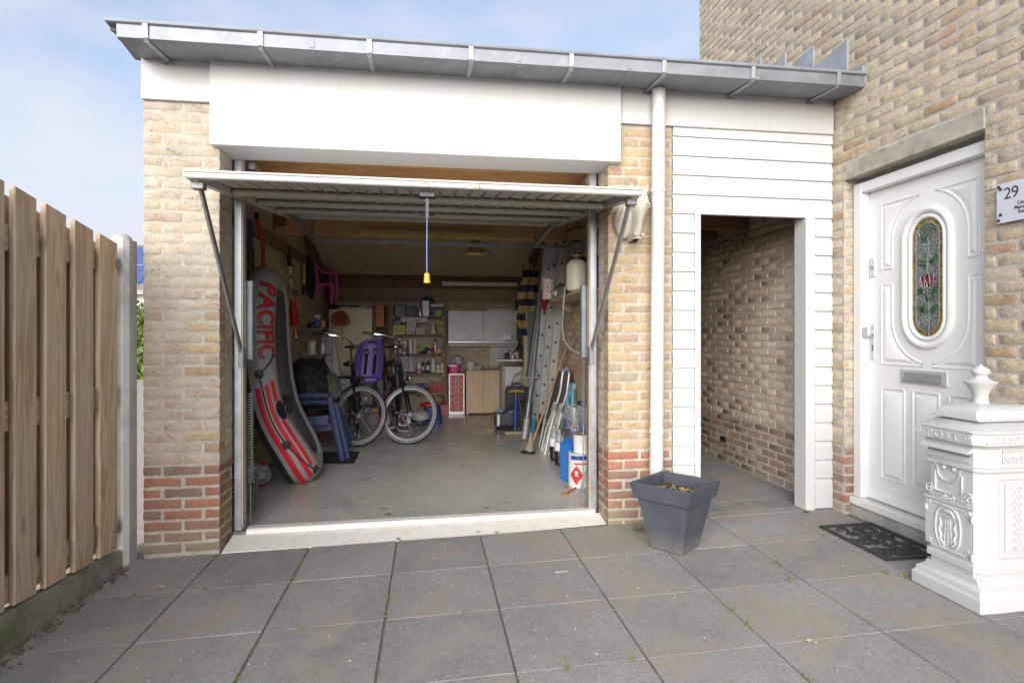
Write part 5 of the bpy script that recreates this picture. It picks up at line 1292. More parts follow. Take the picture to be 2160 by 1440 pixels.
b = MB(); s_ = [K(671, 597, 4.4), K(700, 598, 4.4), K(712, 600, 4.7), K(682, 597, 4.75)]; b.add(s_ + [p - Vector((0, 0, .03)) for p in s_], [(0, 1, 2, 3), (7, 6, 5, 4), (0, 4, 5, 1), (1, 5, 6, 2), (2, 6, 7, 3), (3, 7, 4, 0)]); obj('seat', b, M['pink'], pch, 0)
for p0, p1 in (((673, 598, 4.4), (661, 632, 4.38)), ((681, 600, 4.6), (667, 631, 4.6)), ((701, 600, 4.4), (698, 641, 4.36)), ((711, 602, 4.65), (708, 640, 4.65))):
    b = MB(); b.tube([K(*p0), K(*p1)], [.030, .017], 8); obj('leg', b, M['pink'], pch)
M['orope'] = mat('orange_cord', (.30, .055, .025), .7)
oc = thing('extension_cord', 'orange cord coiled and hung up by the tall beige cabinet', 'cord', (-1.21, 4.75, 1.45))
b = MB(); rs = random.Random(5); ct = K(717, 657, 4.75)
for k in range(20):
    a = rs.uniform(-.75, .75); L_ = rs.uniform(.10, .17); w_ = rs.uniform(.03, .06); d = Vector((math.sin(a), 0, -math.cos(a))); n2 = Vector((d.z, 0, -d.x)); off = Vector((0, rs.uniform(-.05, .02), 0))
    b.tube([ct + off + d * L_ * (1 - math.cos(q)) * .62 + n2 * w_ * math.sin(q) for q in [6.283 * j / 16 for j in range(16)]], .0055, 5, True)
b.tube([ct + Vector((.02, 0, .03)), ct + Vector((-.02, -.02, .0)), ct + Vector((.03, -.02, -.1)), ct + Vector((.03, -.01, -.42)), ct + Vector((.02, 0, -.55))], .0045, 5); obj('coil', b, M['orope'], oc)

# ------------------------------------------------------------------ ball, basket, mat, garden chairs, black bag
def ball_mat():
    t = NT('football'); vo = t.n('ShaderNodeTexVoronoi'); vo.inputs['Scale'].default_value = 9.5; t.l(t.P(), vo.inputs['Vector'])
    sx = t.n('ShaderNodeSeparateXYZ'); t.l(t.P(), sx.inputs[0]); k = t.ramp(t.math('ADD', sx.outputs['Z'], t.math('MULTIPLY', vo.outputs['Distance'], .12)), [(.112, 0.), (.115, 1.)])
    k2 = t.ramp(sx.outputs['Z'], [(.188, 0.), (.19, 1.)])
    cc = t.mix(k2, t.mix(k, (.58, .10, .006, 1), (.26, .26, .28, 1)), (.58, .10, .006, 1)); vb = t.n('ShaderNodeTexVoronoi'); vb.feature = 'DISTANCE_TO_EDGE'; vb.inputs['Scale'].default_value = 9.5; t.l(t.P(), vb.inputs['Vector'])
    return t.done(t.mix(t.ramp(vb.outputs['Distance'], [(.01, 1.), (.03, 0.)]), cc, (.05, .045, .05, 1)), .4)
M['ball'] = ball_mat()
p = pz(545, 1026, .012); b = MB(); b.ball(p + Vector((0, .02, .098)), .10, 20); tag(obj('ball', b, M['ball'], None, 60), 'orange and grey football on the floor beside the boat', 'ball')
M['grille'] = mat('grey_basket', (.13, .14, .14), .6); bk_ = thing('wire_basket', 'dark grey mesh bin standing behind the left door frame', 'basket', (-1.26, .72, .012))
b = MB()
for k in range(14): a = 6.283 * k / 14; b.tube([(-1.27 + .085 * math.cos(a), .70 + .085 * math.sin(a), .02), (-1.27 + .105 * math.cos(a), .70 + .105 * math.sin(a), .31)], .0045, 5)
for k in range(9): z = .03 + k * .032; r_ = .086 + .02 * k / 8; b.tube([(-1.27 + r_ * math.cos(a), .70 + r_ * math.sin(a), z) for a in [6.283 * j / 20 for j in range(20)]], .004, 5, True)
obj('mesh_side', b, M['grille'], bk_); b = MB(); b.lathe([(.102, .30), (.112, .30), (.114, .335), (.10, .335)], 20, None, (-1.27, .70, 0)); obj('rim', b, M['grille'], bk_)
M['rmat'] = mat('rubber_floor_mat', (.022, .026, .034), .8, var=.3, bump=.3)
b = MB(); q = [pz(640, 978, .013), pz(746, 978, .013), pz(759, 952, .013), pz(640, 955, .013)]; b.add([p + Vector((0, 0, .005)) for p in q] + q, [(0, 1, 2, 3), (4, 5, 1, 0), (5, 6, 2, 1), (6, 7, 3, 2), (7, 4, 0, 3)])
tag(obj('floor_mat', b, M['rmat'], None, 0), 'dark rubber mat on the garage floor under the navy chairs', 'mat')
M['chairb'] = mat('navy_garden_chair', (.035, .05, .13), .4, var=.08, dirt=(.12, .14, .2, 1), dirt_amt=.3)
gch = thing('garden_chair', 'navy plastic garden chair, front one of a nested pair, right of the boat', 'chair', (-1.0, 2.5, .012), 'stacked navy garden chairs')
def chair(off, root):
    o_ = Vector(off); b = MB(); P_ = lambda u, v, y: py(u, v, y) + o_
    b.tube([P_(610, 836, 2.30), P_(650, 834, 2.28), P_(690, 834, 2.28), P_(696, 838, 2.32), P_(696, 846, 2.7)], .026, 8); obj('armrest', b, M['chairb'], root)
    b = MB(); q = [P_(610, 882, 2.35), P_(693, 876, 2.35), P_(705, 872, 2.85), P_(620, 878, 2.85)]; b.add(q + [p - Vector((0, 0, .035)) for p in q], [(0, 1, 2, 3), (7, 6, 5, 4), (0, 4, 5, 1), (1, 5, 6, 2), (2, 6, 7, 3), (3, 7, 4, 0)])
    b.add([p + Vector((0, -.012, -.02)) for p in (q[0], q[1])] + [p + Vector((0, -.012, -.085)) for p in (q[1], q[0])], [(0, 1, 2, 3)]); obj('seat', b, M['chairb'], root, 0)
    for (u0, v0, y0), (u1, v1, y1) in (((694, 836, 2.28), (722, 975, 2.28)), ((702, 848, 2.75), (737, 944, 2.97)), ((600, 840, 2.4), (585, 940, 2.5)), ((610, 846, 2.8), (600, 930, 2.95))):
        b = MB(); a_, c_ = P_(u0, v0, y0), P_(u1, v1, y1); c_.z = max(c_.z, .02); a2 = a_ + Vector((.0, 0, 0)); b.tube([a_, a_ * .5 + c_ * .5, c_], [.030, .034, .028], 8); obj('leg', b, M['chairb'], root)
    b = MB(); q2 = [P_(622, 878, 2.86), P_(560, 880, 2.5), P_(548, 800, 2.45), P_(612, 800, 2.86)]; b.add(q2 + [p + Vector((-.02, .02, 0)) for p in q2], [(0, 1, 2, 3), (7, 6, 5, 4), (0, 4, 5, 1), (1, 5, 6, 2), (2, 6, 7, 3), (3, 7, 4, 0)]); obj('backrest', b, M['chairb'], root, 0)
chair((0, 0, 0), gch)
g2 = thing('garden_chair', 'navy plastic garden chair nested under and behind its twin, right of the boat', 'chair', (-1.0, 2.6, .012), 'stacked navy garden chairs'); chair((.035, .10, -.075), g2)
M['redm'] = mat('red_metal', (.45, .03, .012), .4); stl = thing('red_stool', 'stool with thin red legs behind the navy garden chairs', 'stool', (-1.2, 3.2, .012))
for u, v, y in ((664, 944, 3.0), (676, 918, 3.35), (640, 940, 3.0), (652, 916, 3.35)):
    b = MB(); e_ = py(u, v, y); e_.z = .015; b.tube([e_, e_ + Vector((-.02, 0, .42))], .017, 8); obj('leg', b, M['redm'], stl)
c_ = py(655, 880, 3.15); b = MB(); b.lathe([(.19, .41), (.2, .42), (.2, .445), (.19, .45)], 24, None, (c_.x, c_.y, 0)); obj('seat', b, M['black'], stl)
# heap wrapped in black plastic on the chairs
def bag_mat():
    t = NT('black_plastic_sheet'); n1 = t.noise(7, 4, .6, None, 1.5); n2 = t.noise(22, 3, .6, None, 2.)
    nm = t.bump(n1, 1., .09); nm = t.bump(n2, .8, .03, nm); return t.done((.012, .013, .016, 1), .22, nm, spec=.6)
M['bag'] = bag_mat()
bag = thing('black_bag', 'crumpled shiny black plastic bag heaped on the navy garden chairs', 'bag', (-1.12, 2.6, .66))
bc = py(655, 832, 2.75); rs = random.Random(11); lob = [(rs.uniform(0, 6.28), rs.uniform(.6, 1.4), rs.uniform(1.5, 4), rs.uniform(.05, .13)) for _ in range(12)]
def bagf(u, v):
    a = 6.283 * u; p_ = math.pi / 2 * v; r_ = 1 + sum(k * math.sin(f_ * a + ph + g * v * 4) for ph, f_, g, k in [(l[0], round(l[2]), l[1], l[3] * .5) for l in lob]) + rs.uniform(-.03, .03)
    rr = math.cos(p_) ** .62 * r_; return bc + Vector((.26 * rr * math.cos(a) - .03 * v, .30 * rr * math.sin(a), .36 * math.sin(p_) * (1 + .06 * math.sin(3 * a)) - .0))
b = MB(); b.grid(bagf, 48, 22, True); obj('plastic_sheet', b, M['bag'], bag, 25)
rs2 = random.Random(2)
def bagg(u, v): a = 6.283 * u; p_ = math.pi / 2 * v; rr = math.cos(p_) ** .6; return bc + Vector((.14, -.02, -.02)) + Vector(((.17 + rs2.uniform(-.012, .012)) * rr * math.cos(a), .2 * rr * math.sin(a), .26 * math.sin(p_) + rs2.uniform(-.01, .01)))
M['bagc'] = mat('clear_plastic_sheet', (.10, .095, .075), .15, var=.4, scale=30, bump=1, bscale=25, spec=.8); b = MB(); b.grid(bagg, 30, 14, True); obj('clear_sheet', b, M['bagc'], bag, 20)

# ------------------------------------------------------------------ bicycles
M['tyre'] = mat('tyre_rubber', (.022, .022, .023), .75, var=.2); M['rim'] = mat('alloy_rim', (.62, .63, .64), .3, .6, var=.05); M['refl'] = mat('reflective_band', (.78, .78, .78), .4)
M['gloss'] = mat('black_gloss_paint', (.012, .012, .013), .16, var=.1, spec=.6)
def ring(b, c, ax1, ax2, R_, r_, n_=56, k=8, flat=1): b.tube([c + (ax1 * math.cos(a) + ax2 * math.sin(a)) * R_ for a in [6.2832 * j / n_ for j in range(n_)]], r_, k, True, True, flat)
def wheel(root, c, d, nrm, R_=.335, band=True):
    up = nrm.cross(d).normalized(); 
    if up.z < 0: up = -up
    b = MB(); ring(b, c, d, up, R_ - .018, .019); obj('tyre', b, M['tyre'], root, 60)
    if band:
        b = MB()
        for s_ in (-1, 1): ring(b, c + nrm * s_ * .0165, d, up, R_ - .020, .0032, 56, 5)
        obj('tyre_band', b, M['refl'], root, 60)
    b = MB(); k = 56; vs = []
    for j in range(k):
        a = 6.2832 * j / k; q = d * math.cos(a) + up * math.sin(a)
        vs += [c + q * (R_ - .034) + nrm * .013, c + q * (R_ - .058) + nrm * .009, c + q * (R_ - .058) - nrm * .009, c + q * (R_ - .034) - nrm * .013]
    b.add(vs, [(j * 4 + m, ((j + 1) % k) * 4 + m, ((j + 1) % k) * 4 + (m + 1) % 4, j * 4 + (m + 1) % 4) for j in range(k) for m in range(4)]); obj('rim', b, M['rim'], root, 30)
    b = MB()
    for j in range(36):
        a = 6.2832 * j / 36; s_ = 1 if j % 2 else -1; q = d * math.cos(a) + up * math.sin(a); a2 = a + (.9 if j % 4 < 2 else -.9); h = d * math.cos(a2) + up * math.sin(a2)
        b.tube([c + h * .022 + nrm * s_ * .028, c + q * (R_ - .058)], .0014, 4, False, False)
    obj('spokes', b, M['chrome'], root, 0, None, 'stuff')
    Mx = nrm.to_track_quat('Z', 'Y').to_matrix().to_4x4(); b = MB(); b.lathe([(.012, -.055), (.014, -.04), (.032, -.034), (.034, -.028), (.02, -.024), (.02, .024), (.034, .028), (.032, .034), (.014, .04), (.012, .055)], 14, Mx, c); obj('hub', b, M['steel'], root)
    return up
def bike(root, fx, fy, steer, lean, heading, side):
    """front wheel contact (fx, fy); the frame runs away from the camera; steer turns fork, wheel and bars"""
    R_ = .335; H = Vector((math.sin(heading), -math.cos(heading), 0)); up = Vector((0, 0, 1)); Rt = H.cross(up)
    L = Matrix.Rotation(lean, 3, H); U = L @ up; Rr = L @ Rt
    fc = Vector((fx, fy, .012)) + U * R_ ; rc = fc - H * 1.08
    # steering axis through the head tube
    ax = (U * math.sin(R(70)) - H * math.cos(R(70))).normalized(); hb = fc + ax * .42 - H * .03; ht = hb + ax * .17
    S = Matrix.Rotation(steer, 3, ax); st_ = lambda p: hb + S @ (p - hb)
    fd = S @ H; fn = S @ Rr; fcs = st_(fc)
    dz = R_ + .012 - fcs.z * 1.0; 
    wheel(root, fcs, fd, fn); wheel(root, rc, H, Rr)
    b = MB(); crown = st_(hb - ax * .03)
    for s_ in (-1, 1): b.tube([crown + fn * s_ * .045, st_(fc + ax * .18) + fn * s_ * .048, fcs + fn * s_ * .05], [.016, .015, .010], 8)
    b.tube([crown + fn * .055, crown - fn * .055], .018, 8); obj('fork', b, M['gloss'], root)
    b = MB(); b.tube([hb - ax * .02, ht], .022, 10)
    bb_ = rc + H * .46 + U * (-.055); sc_ = bb_ - H * .13 + U * .46
    b.tube([hb + ax * .03, bb_], .019, 8); b.tube([ht - ax * .03, hb - H * .16 - U * .16, bb_ - H * .05 + U * .18], .017, 8); b.tube([bb_, sc_], .018, 8)
    for s_ in (-1, 1): b.tube([bb_, rc + Rr * s_ * .06], .010, 6); b.tube([sc_ - U * .06, rc + Rr * s_ * .06], .009, 6)
    obj('frame', b, M['gloss'], root)
    b = MB(); b.tube([sc_, sc_ + U * .10], .013, 8); obj('seat_post', b, M['chrome'], root)
    b = MB(); sp = sc_ + U * .13
    b.grid(lambda u, v: sp + H * (.15 - .27 * u) + Rr * ((.03 + .075 * u ** 1.6) * math.cos(6.283 * v)) + U * (.035 * math.sin(6.283 * v)), 10, 14, False, True); obj('saddle', b, M['black'], root, 70)
    st2 = st_(ht); b = MB(); tp = st2 + ax * .20; b.tube([st2, tp], .013, 10); b.tube([tp, tp + fd * .07 + U * .015], .014, 8); obj('stem', b, M['chrome'], root)
    hc_ = tp + fd * .06 + U * .02; b = MB()
    bar = []
    for s_ in (-1, 1): bar.append([hc_, hc_ + fn * s_ * .06 + U * .02, hc_ + fn * s_ * .14 + U * .055 - fd * .02, hc_ + fn * s_ * .24 + U * .06 - fd * .10, hc_ + fn * s_ * .29 + U * .05 - fd * .22])
    for q in bar: b.tube(q, .011, 8)
    obj('handlebar', b, M['chrome'], root)
    for q in bar:
        b = MB(); e_ = q[-1]; d = (q[-1] - q[-2]).normalized(); b.tube([e_ - d * .005, e_ + d * .12], [.016, .017], 10); obj('grip', b, M['black'], root)
        b = MB(); b.tube([e_ - d * .02, e_ - d * .02 - U * .02 + fd * .03, e_ + d * .07 - U * .035 + fd * .03], [.008, .007, .005], 6); b.ball(e_ - d * .03 + U * .01, .014, 8); obj('brake_lever', b, M['chrome'], root)
    b = MB(); b.tube([hc_, hc_ + fd * .07 - U * .10, crown + fd * .08 + U * .05, crown + fd * .06], .0035, 5); b.tube([bar[0][2], hc_ + fd * .1 - U * .06, hb - H * .05], .0035, 5); b.tube([bar[1][2], hc_ + fd * .12 - U * .12, crown], .0035, 5); obj('brake_cable', b, M['black'], root)
    b = MB(); Mx = fd.to_track_quat('Z', 'Y').to_matrix().to_4x4(); b.lathe([(.012, -.03), (.03, -.015), (.036, .02), (.034, .026), (.0, .022)], 16, Mx, crown + fd * .085 + U * .04); obj('headlight', b, M['chrome'], root)
    for c2, d2, n2, a0, a1 in ((fcs, fd, fn, -.5, 1.85), (rc, H, Rr, 1.0, 3.2)):
        b = MB(); u2 = n2.cross(d2); u2 = u2 if u2.z > 0 else -u2; vs = []; k = 26
        for j in range(k):
            a = a0 + (a1 - a0) * j / (k - 1) + (0 if c2 is rc else .35); q = -d2 * math.cos(a) + u2 * math.sin(a) if c2 is fcs else -d2 * math.cos(a - 1.2) + u2 * math.sin(a - 1.2)
            vs += [c2 + q * (R_ + .018) - n2 * .024, c2 + q * (R_ + .026), c2 + q * (R_ + .018) + n2 * .024]
        b.add(vs, [(j * 3 + m, (j + 1) * 3 + m, (j + 1) * 3 + m + 1, j * 3 + m + 1) for j in range(k - 1) for m in range(2)])
        obj('mudguard', b, M['gloss'], root, 60)
    b = MB(); b.tube([rc + H * .02 + Rr * .06, rc + U * .36 + Rr * .06 + H * .05], .006, 6); b.tube([rc + H * .02 - Rr * .06, rc + U * .36 - Rr * .06 + H * .05], .006, 6)
    for s_ in (-.06, 0, .06): b.tube([rc + U * .37 + Rr * s_ + H * .16, rc + U * .37 + Rr * s_ - H * .22], .006, 6)
    obj('luggage_rack', b, M['steel'], root)
    b = MB(); b.tube([bb_ - Rr * .05, bb_ + Rr * .05], .02, 8); b.beam(bb_ + Rr * .06, bb_ + Rr * .06 - U * .17 + H * .02, .02, .012); b.beam(bb_ - Rr * .06, bb_ - Rr * .06 + U * .17 - H * .02, .02, .012); b.box(bb_ + Rr * .11 - U * .17, (.10, .08, .025)); b.box(bb_ - Rr * .11 + U * .17, (.10, .08, .025)); obj('crank', b, M['steel'], root)
    b = MB(); b.beam(bb_ + Rr * .07 + H * .08, rc + Rr * .07, .03, .10, b=.012); obj('chain_case', b, M['gloss'], root)
    b = MB(); k0 = rc + H * .38 - U * .06; kf = k0 + Rr * side * .20; kf.z = .014; b.tube([k0, kf], .009, 6); obj('kickstand', b, M['steel'], root)
    return rc, H, U, Rr
bk1 = thing('bicycle', 'black city bicycle without child seat, front wheel turned, nearest the drawer unit', 'bicycle', (-.23, 2.95, .012), 'bicycles parked in the garage')
bike(bk1, -.20, 3.10, R(62), R(5), R(12), -1)
bk2 = thing('bicycle', 'black city bicycle carrying the purple child seat, beside the navy chairs', 'bicycle', (-.78, 3.0, .012), 'bicycles parked in the garage')
rc2, H2, U2, R2 = bike(bk2, -.74, 3.06, R(60), R(5), R(8), -1)
# purple child seat on the second bicycle's rack
M['purple'] = mat('purple_plastic', (.17, .11, .42), .42, var=.06)
cs = thing('child_carrier', "purple child's bicycle seat with black straps on the left bicycle", 'child seat', rc2 + U2 * .4)
s0 = py(772, 790, 3.75)
def shell(u, v):
    h = v; w_ = .17 * (1 - .28 * h ** 2) + .015; a = (u - .5) * 2
    e_ = abs(a) ** 3 * .12
    top = .50 * h - (.05 * abs(a) ** 2.5 if h > .8 else 0)
    return s0 + Vector((w_ * a + .07 * h, .05 + .10 * h - e_, top - .06))
b = MB(); b.grid(shell, 15, 16); 
b2 = [(tuple(p)) for p in b.v]; n0 = len(b2); b.v += [(x, y + .018, z) for x, y, z in b2]
b.f += [tuple(i + n0 for i in reversed(f)) for f in b.f]; b.m = [0] * len(b.f)
idx = lambda i, j: i * 16 + j
for i in range(14): b.f += [(idx(i, 15), idx(i + 1, 15), idx(i + 1, 15) + n0, idx(i, 15) + n0), (idx(i + 1, 0), idx(i, 0), idx(i, 0) + n0, idx(i + 1, 0) + n0)]
for j in range(15): b.f += [(idx(0, j), idx(0, j + 1), idx(0, j + 1) + n0, idx(0, j) + n0), (idx(14, j + 1), idx(14, j), idx(14, j) + n0, idx(14, j + 1) + n0)]
b.m = [0] * len(b.f); b.box(s0 + Vector((0, -.10, -.05)), (.30, .26, .06), .02); obj('seat_shell', b, M['purple'], cs, 50)
b = MB(); b.tube([s0 + Vector((.01, .118, .385)), s0 + Vector((.06, .122, .405)), s0 + Vector((.11, .118, .385))], .012, 8); b.bb(s0.x + .02, s0.x + .12, s0.y + .115, s0.y + .128, s0.z + .375, s0.z + .40, .004); obj('grip_slot', b, M['black'], cs)
for dx in (-.02, .085):
    b = MB(); b.beam(s0 + Vector((dx + .025, .10, .31)), s0 + Vector((dx, .045, .0)), .035, .012); b.box(s0 + Vector((dx + .02, .085, .27)), (.05, .02, .05), .006); obj('strap', b, M['black'], cs)
for dx in (-.15, .17):
    b = MB(); b.beam(s0 + Vector((dx, -.05, -.06)), s0 + Vector((dx * 1.05, -.12, -.30)), .09, .03, b=.01); b.box(s0 + Vector((dx * 1.05, -.16, -.31)), (.09, .14, .03), .01); obj('leg_guard', b, M['black'], cs)
b = MB(); b.tube([s0 + Vector((.13, -.20, -.30)), s0 + Vector((.13, -.20, -.22)), s0 + Vector((.17, -.20, -.19)), s0 + Vector((.21, -.20, -.22)), s0 + Vector((.21, -.20, -.32))], .007, 6); obj('foot_guard', b, M['purple'], cs)
# woven basket behind the bag
M['weave'] = NT('black_white_weave'); t = M['weave']; ck_ = t.n('ShaderNodeTexChecker'); ck_.inputs['Scale'].default_value = 55; t.l(t.P(), ck_.inputs['Vector']); ck_.inputs['Color1'].default_value = (.42, .42, .40, 1); ck_.inputs['Color2'].default_value = (.02, .02, .02, 1); M['weave'] = t.done(ck_.outputs['Color'], .6)
wk = thing('bicycle_basket', 'black and white woven basket between the bag and the left bicycle', 'basket', (-.95, 3.3, .55))
c_ = py(722, 815, 3.35); b = MB(); b.lathe([(.10, -.11), (.105, -.10), (.125, .10), (.115, .10), (.095, -.09)], 24, None, c_); obj('weave', b, M['weave'], wk, 50)
b = MB(); b.tube([c_ + Vector((.122 * math.cos(a), .122 * math.sin(a), .102)) for a in [6.283 * j / 24 for j in range(24)]], .010, 8, True); obj('rim', b, M['black'], wk)
# ------------------------------------------------------------------ right side of the garage
XRW = XR1
M['ladder'] = mat('ladder_aluminium', (.60, .61, .60), .42, .3, var=.12, scale=10, dirt=(.33, .33, .32, 1), dirt_amt=.35)
# extending ladder: three sections of two stiles each
lad = thing('ladder', 'aluminium three-section extending ladder leaning on the right wall', 'ladder', (1.3, 3.3, .012))
def lsec(f0, f1, m=M['alu']):
    """near stile of one section; f0/f1 = foot and top"""
    b = MB(); b.beam(f0, f1, .026, .075, up=(0, 1, .2), b=.003); return b
lf = [(Vector((1.30, 3.86, .02)), Vector((1.395, 3.18, 2.34))), (Vector((1.345, 3.72, .02)), Vector((1.415, 3.02, 2.34))), (Vector((1.39, 3.56, .02)), Vector((1.435, 2.86, 2.34)))]
pts_l = [((1127, 897), (1163, 505)), ((1143, 872), (1175, 503)), ((1160, 860), (1191, 500))]
lines = []
for k, ((ub, vb), (ut, vt)) in enumerate(pts_l):
    x = 1.335 + .045 * k; lines.append((px(ub, vb, x - .01), px(ut, vt, x + .02)))
for a_, c_ in lines:
    b = MB(); b.beam(a_, c_, .03, .085, up=(1, .0, 0), b=.003); st_ = obj('stile', b, M['ladder'], lad)
for a_, c_ in lines:
    b = MB(); dn = (Vector((0, -3.635, 1.241)) - a_); ax_ = (c_ - a_).normalized()
    for k in range(9):
        p = a_ + (c_ - a_) * (.07 + k * .112); b.tube([p + Vector((-.012, .02, 0)), p + Vector((.03, .34, 0))], .015, 8)
        b.tube([p + Vector((-.012, -.044, 0)), p + Vector((-.010, -.040, 0))], .014, 10)
    obj('rungs', b, M['black'], lad, 35, None, 'stuff')
for a_, c_ in lines:
    b = MB(); d = Vector((.03, .36, 0)); b.beam(a_ + d, c_ + d, .03, .085, up=(1, 0, 0), b=.003); obj('stile', b, M['ladder'], lad)
# loose poles and telescopic tube
M['tent'] = mat('grey_metal_pole', (.45, .46, .47), .35, .4)
def pole(nm, p0, p1, r, m, label, cat='pole', group=None, ring=None):
    t_ = thing(nm, label, cat, p0, group); b = MB(); b.tube([p0, p1], r, 10); obj('shaft', b, m, t_)
    b = MB(); b.tube([p0, p0 + (p1 - p0).normalized() * .03], r * 1.2, 10); obj('end_cap', b, M['black'], t_); return t_
tl = thing('awning_pole', 'thick telescopic steel pole leaning left of the ladder', 'pole', pz(1106, 928, .012))
p0, p1 = pz(1106, 927, .02), px(1120, 816, 1.22); p2 = px(1140, 700, 1.32)
b = MB(); b.tube([p0, p0 + (p1 - p0) * .40], .038, 14); obj('outer_tube', b, M['tent'], tl)
b = MB(); b.tube([p0 + (p1 - p0) * .40, p1], .033, 14); obj('inner_tube', b, M['galv'], tl)
b = MB(); b.tube([p0 + (p1 - p0) * .385, p0 + (p1 - p0) * .41], .042, 14); obj('collar', b, M['steel'], tl)
b = MB(); b.beam(p1, p1 + (p1 - p0).normalized() * .13, .07, .05, b=.006); b.box(p1 + (p1 - p0).normalized() * .10 + Vector((0, 0, .02)), (.20, .04, .02), .004); obj('bracket', b, M['satind'], tl)
dv = (p1 - p0).normalized()
for k, (dx, m_, lb) in enumerate(((-.045, M['galv'], 'thin steel pole leaning above the telescopic pole, next to the door frame'), (.0, M['tent'], 'middle thin steel pole in the bundle above the telescopic pole'), (.05, M['galv'], 'thin steel pole of the bundle closest to the ladder'))):
    pole('steel_pole', p1 + dv * .1 + Vector((dx, 0, 0)), p2 + Vector((dx * .5 + .02, .06 * k, .50)), .013, m_, lb)
M['greenp'] = mat('green_fabric', (.03, .10, .085), .7); M['turq'] = mat('turquoise_plastic', (.05, .30, .50), .45, var=.08)
pole('parasol_pole', p1 + dv * .12 + Vector((-.06, .05, 0)), p2 + Vector((-.02, .1, .42)), .012, M['greenp'], 'slim dark green pole behind the steel poles')
# broom
br = thing('broom', 'upside-down worn broom handle with dirty brush head on the floor', 'broom', pz(1118, 950, .012))
q0, q1 = pz(1119, 945, .06), px(1197, 728, 1.44); M['stick'] = wood('broom_stick', (.38, .20, .09, 1), (.48, .28, .14, 1), .6, 3, 2, False)
b = MB(); b.tube([q0, q1], .012, 8); obj('handle', b, M['stick'], br)
b = MB(); b.tube([q0 + Vector((.004, 0, .16)), q0 + Vector((0, 0, .05)), q0 + Vector((-.01, -.01, .0)), q0 + Vector((-.03, -.02, -.035))], [.014, .03, .05, .055], 12); M['bristle'] = mat('dirty_bristles', (.28, .24, .18), .9, var=.3, scale=40, bump=1); obj('brush', b, M['bristle'], br)
b = MB(); b.box(q0 + Vector((-.03, -.03, -.035)), (.15, .07, .03), .012, rz=-.5); obj('brush_block', b, M['black'], br)
# folding chairs (silver tube frame, grey mesh), nested against the wall
M['mesh'] = mat('grey_mesh_fabric', (.11, .11, .12), .8, var=.15)
def fchair(off, label):
    f_ = thing('folding_chair', label, 'folding chair', pz(1150, 960, .012), 'folding chairs leaning on the right wall')
    o_ = Vector(off); P_ = lambda u, v, x: px(u, v, x) + o_
    A = [P_(1137, 945, 1.20), P_(1150, 880, 1.27), P_(1168, 815, 1.33), P_(1177, 780, 1.36), P_(1183, 773, 1.38), P_(1187, 785, 1.37), P_(1182, 825, 1.34), P_(1163, 890, 1.27), P_(1146, 952, 1.20)]
    b = MB(); b.tube(A, .012, 8); obj('frame', b, M['ladder'], f_)
    B = [P_(1142, 950, 1.19), P_(1152, 905, 1.24), P_(1168, 862, 1.29), P_(1172, 850, 1.30)]; b = MB(); b.tube(B, .011, 8); b.tube([p + Vector((.03, -.08, 0)) for p in B], .011, 8); obj('leg_frame', b, M['ladder'], f_)
    C_ = [P_(1149, 962, 1.18), P_(1160, 910, 1.24), P_(1171, 868, 1.29)]; b = MB(); b.tube(C_, .012, 8); obj('leg', b, M['ladder'], f_)
    b = MB(); q = [A[1], A[3], A[5], A[7]]; b.add(q + [p + Vector((.008, .004, 0)) for p in q], [(0, 1, 2, 3), (7, 6, 5, 4), (0, 4, 5, 1), (1, 5, 6, 2), (2, 6, 7, 3), (3, 7, 4, 0)]); obj('mesh_back', b, M['mesh'], f_, 0)
    b = MB(); b.beam(P_(1165, 868, 1.28), P_(1171, 850, 1.29), .03, .05, b=.004); obj('hinge', b, M['satin'], f_)
    b = MB(); b.tube([A[0], A[0] - Vector((0, 0, .03))], .014, 8); b.tube([C_[0], C_[0] - Vector((0, 0, .03))], .014, 8); obj('foot_cap', b, M['black'], f_)
fchair((0, 0, 0), 'folding chair of silver tubes and grey mesh, the front left one against the ladder')
fchair((.028, -.17, -.0), 'folding chair of silver tubes and grey mesh, between its twin and the bottles')
tq = thing('beach_chair', 'folded turquoise and silver chair behind the bottle pack', 'folding chair', (1.38, 1.75, .012))
b = MB()
for u0, u1 in ((1196, 1202), (1206, 1212)): b.beam(px(u0, 905, 1.36), px(u1, 808, 1.41), .05, .03, b=.006)
obj('fabric', b, M['turq'], tq)
b = MB(); b.tube([px(1200, 905, 1.35), px(1201, 840, 1.39), px(1199, 818, 1.41), px(1212, 814, 1.41), px(1214, 830, 1.40), px(1213, 870, 1.37)], .012, 8); b.tube([px(1198, 818, 1.40), px(1212, 817, 1.40)], .018, 8); obj('frame', b, M['alu'], tq)
b = MB(); b.beam(px(1184, 905, 1.33), px(1191, 840, 1.38), .04, .02); M['greenc'] = mat('green_cloth', (.10, .22, .17), .8); obj('green_strap', b, M['greenc'], tq)
tqp = thing('turquoise_bag', 'turquoise folded beach item standing behind the broom head', 'bag', (1.28, 3.2, .012)); b = MB(); b.beam(px(1122, 935, 1.24), px(1127, 885, 1.29), .05, .10, b=.015); obj('cover', b, M['turq'], tqp); b = MB(); b.beam(px(1119, 930, 1.23), px(1121, 900, 1.25), .03, .03); obj('strap', b, M['yellow'], tqp)
# plywood offcut
b = MB(); q = [px(1208, 872, 1.40), px(1215, 766, 1.455), px(1244, 763, 1.455), px(1244, 872, 1.40)]; b.add(q + [p + Vector((.018, 0, 0)) for p in q], [(0, 1, 2, 3), (7, 6, 5, 4), (0, 4, 5, 1), (1, 5, 6, 2), (2, 6, 7, 3), (3, 7, 4, 0)])
M['board'] = wood('pine_board', (.40, .27, .13, 1), (.50, .36, .19, 1), .6, 1.2, 2); tag(obj('wood_board', b, M['board'], None, 0), 'knotty pale wooden board leaning on the right wall by the door frame', 'board')
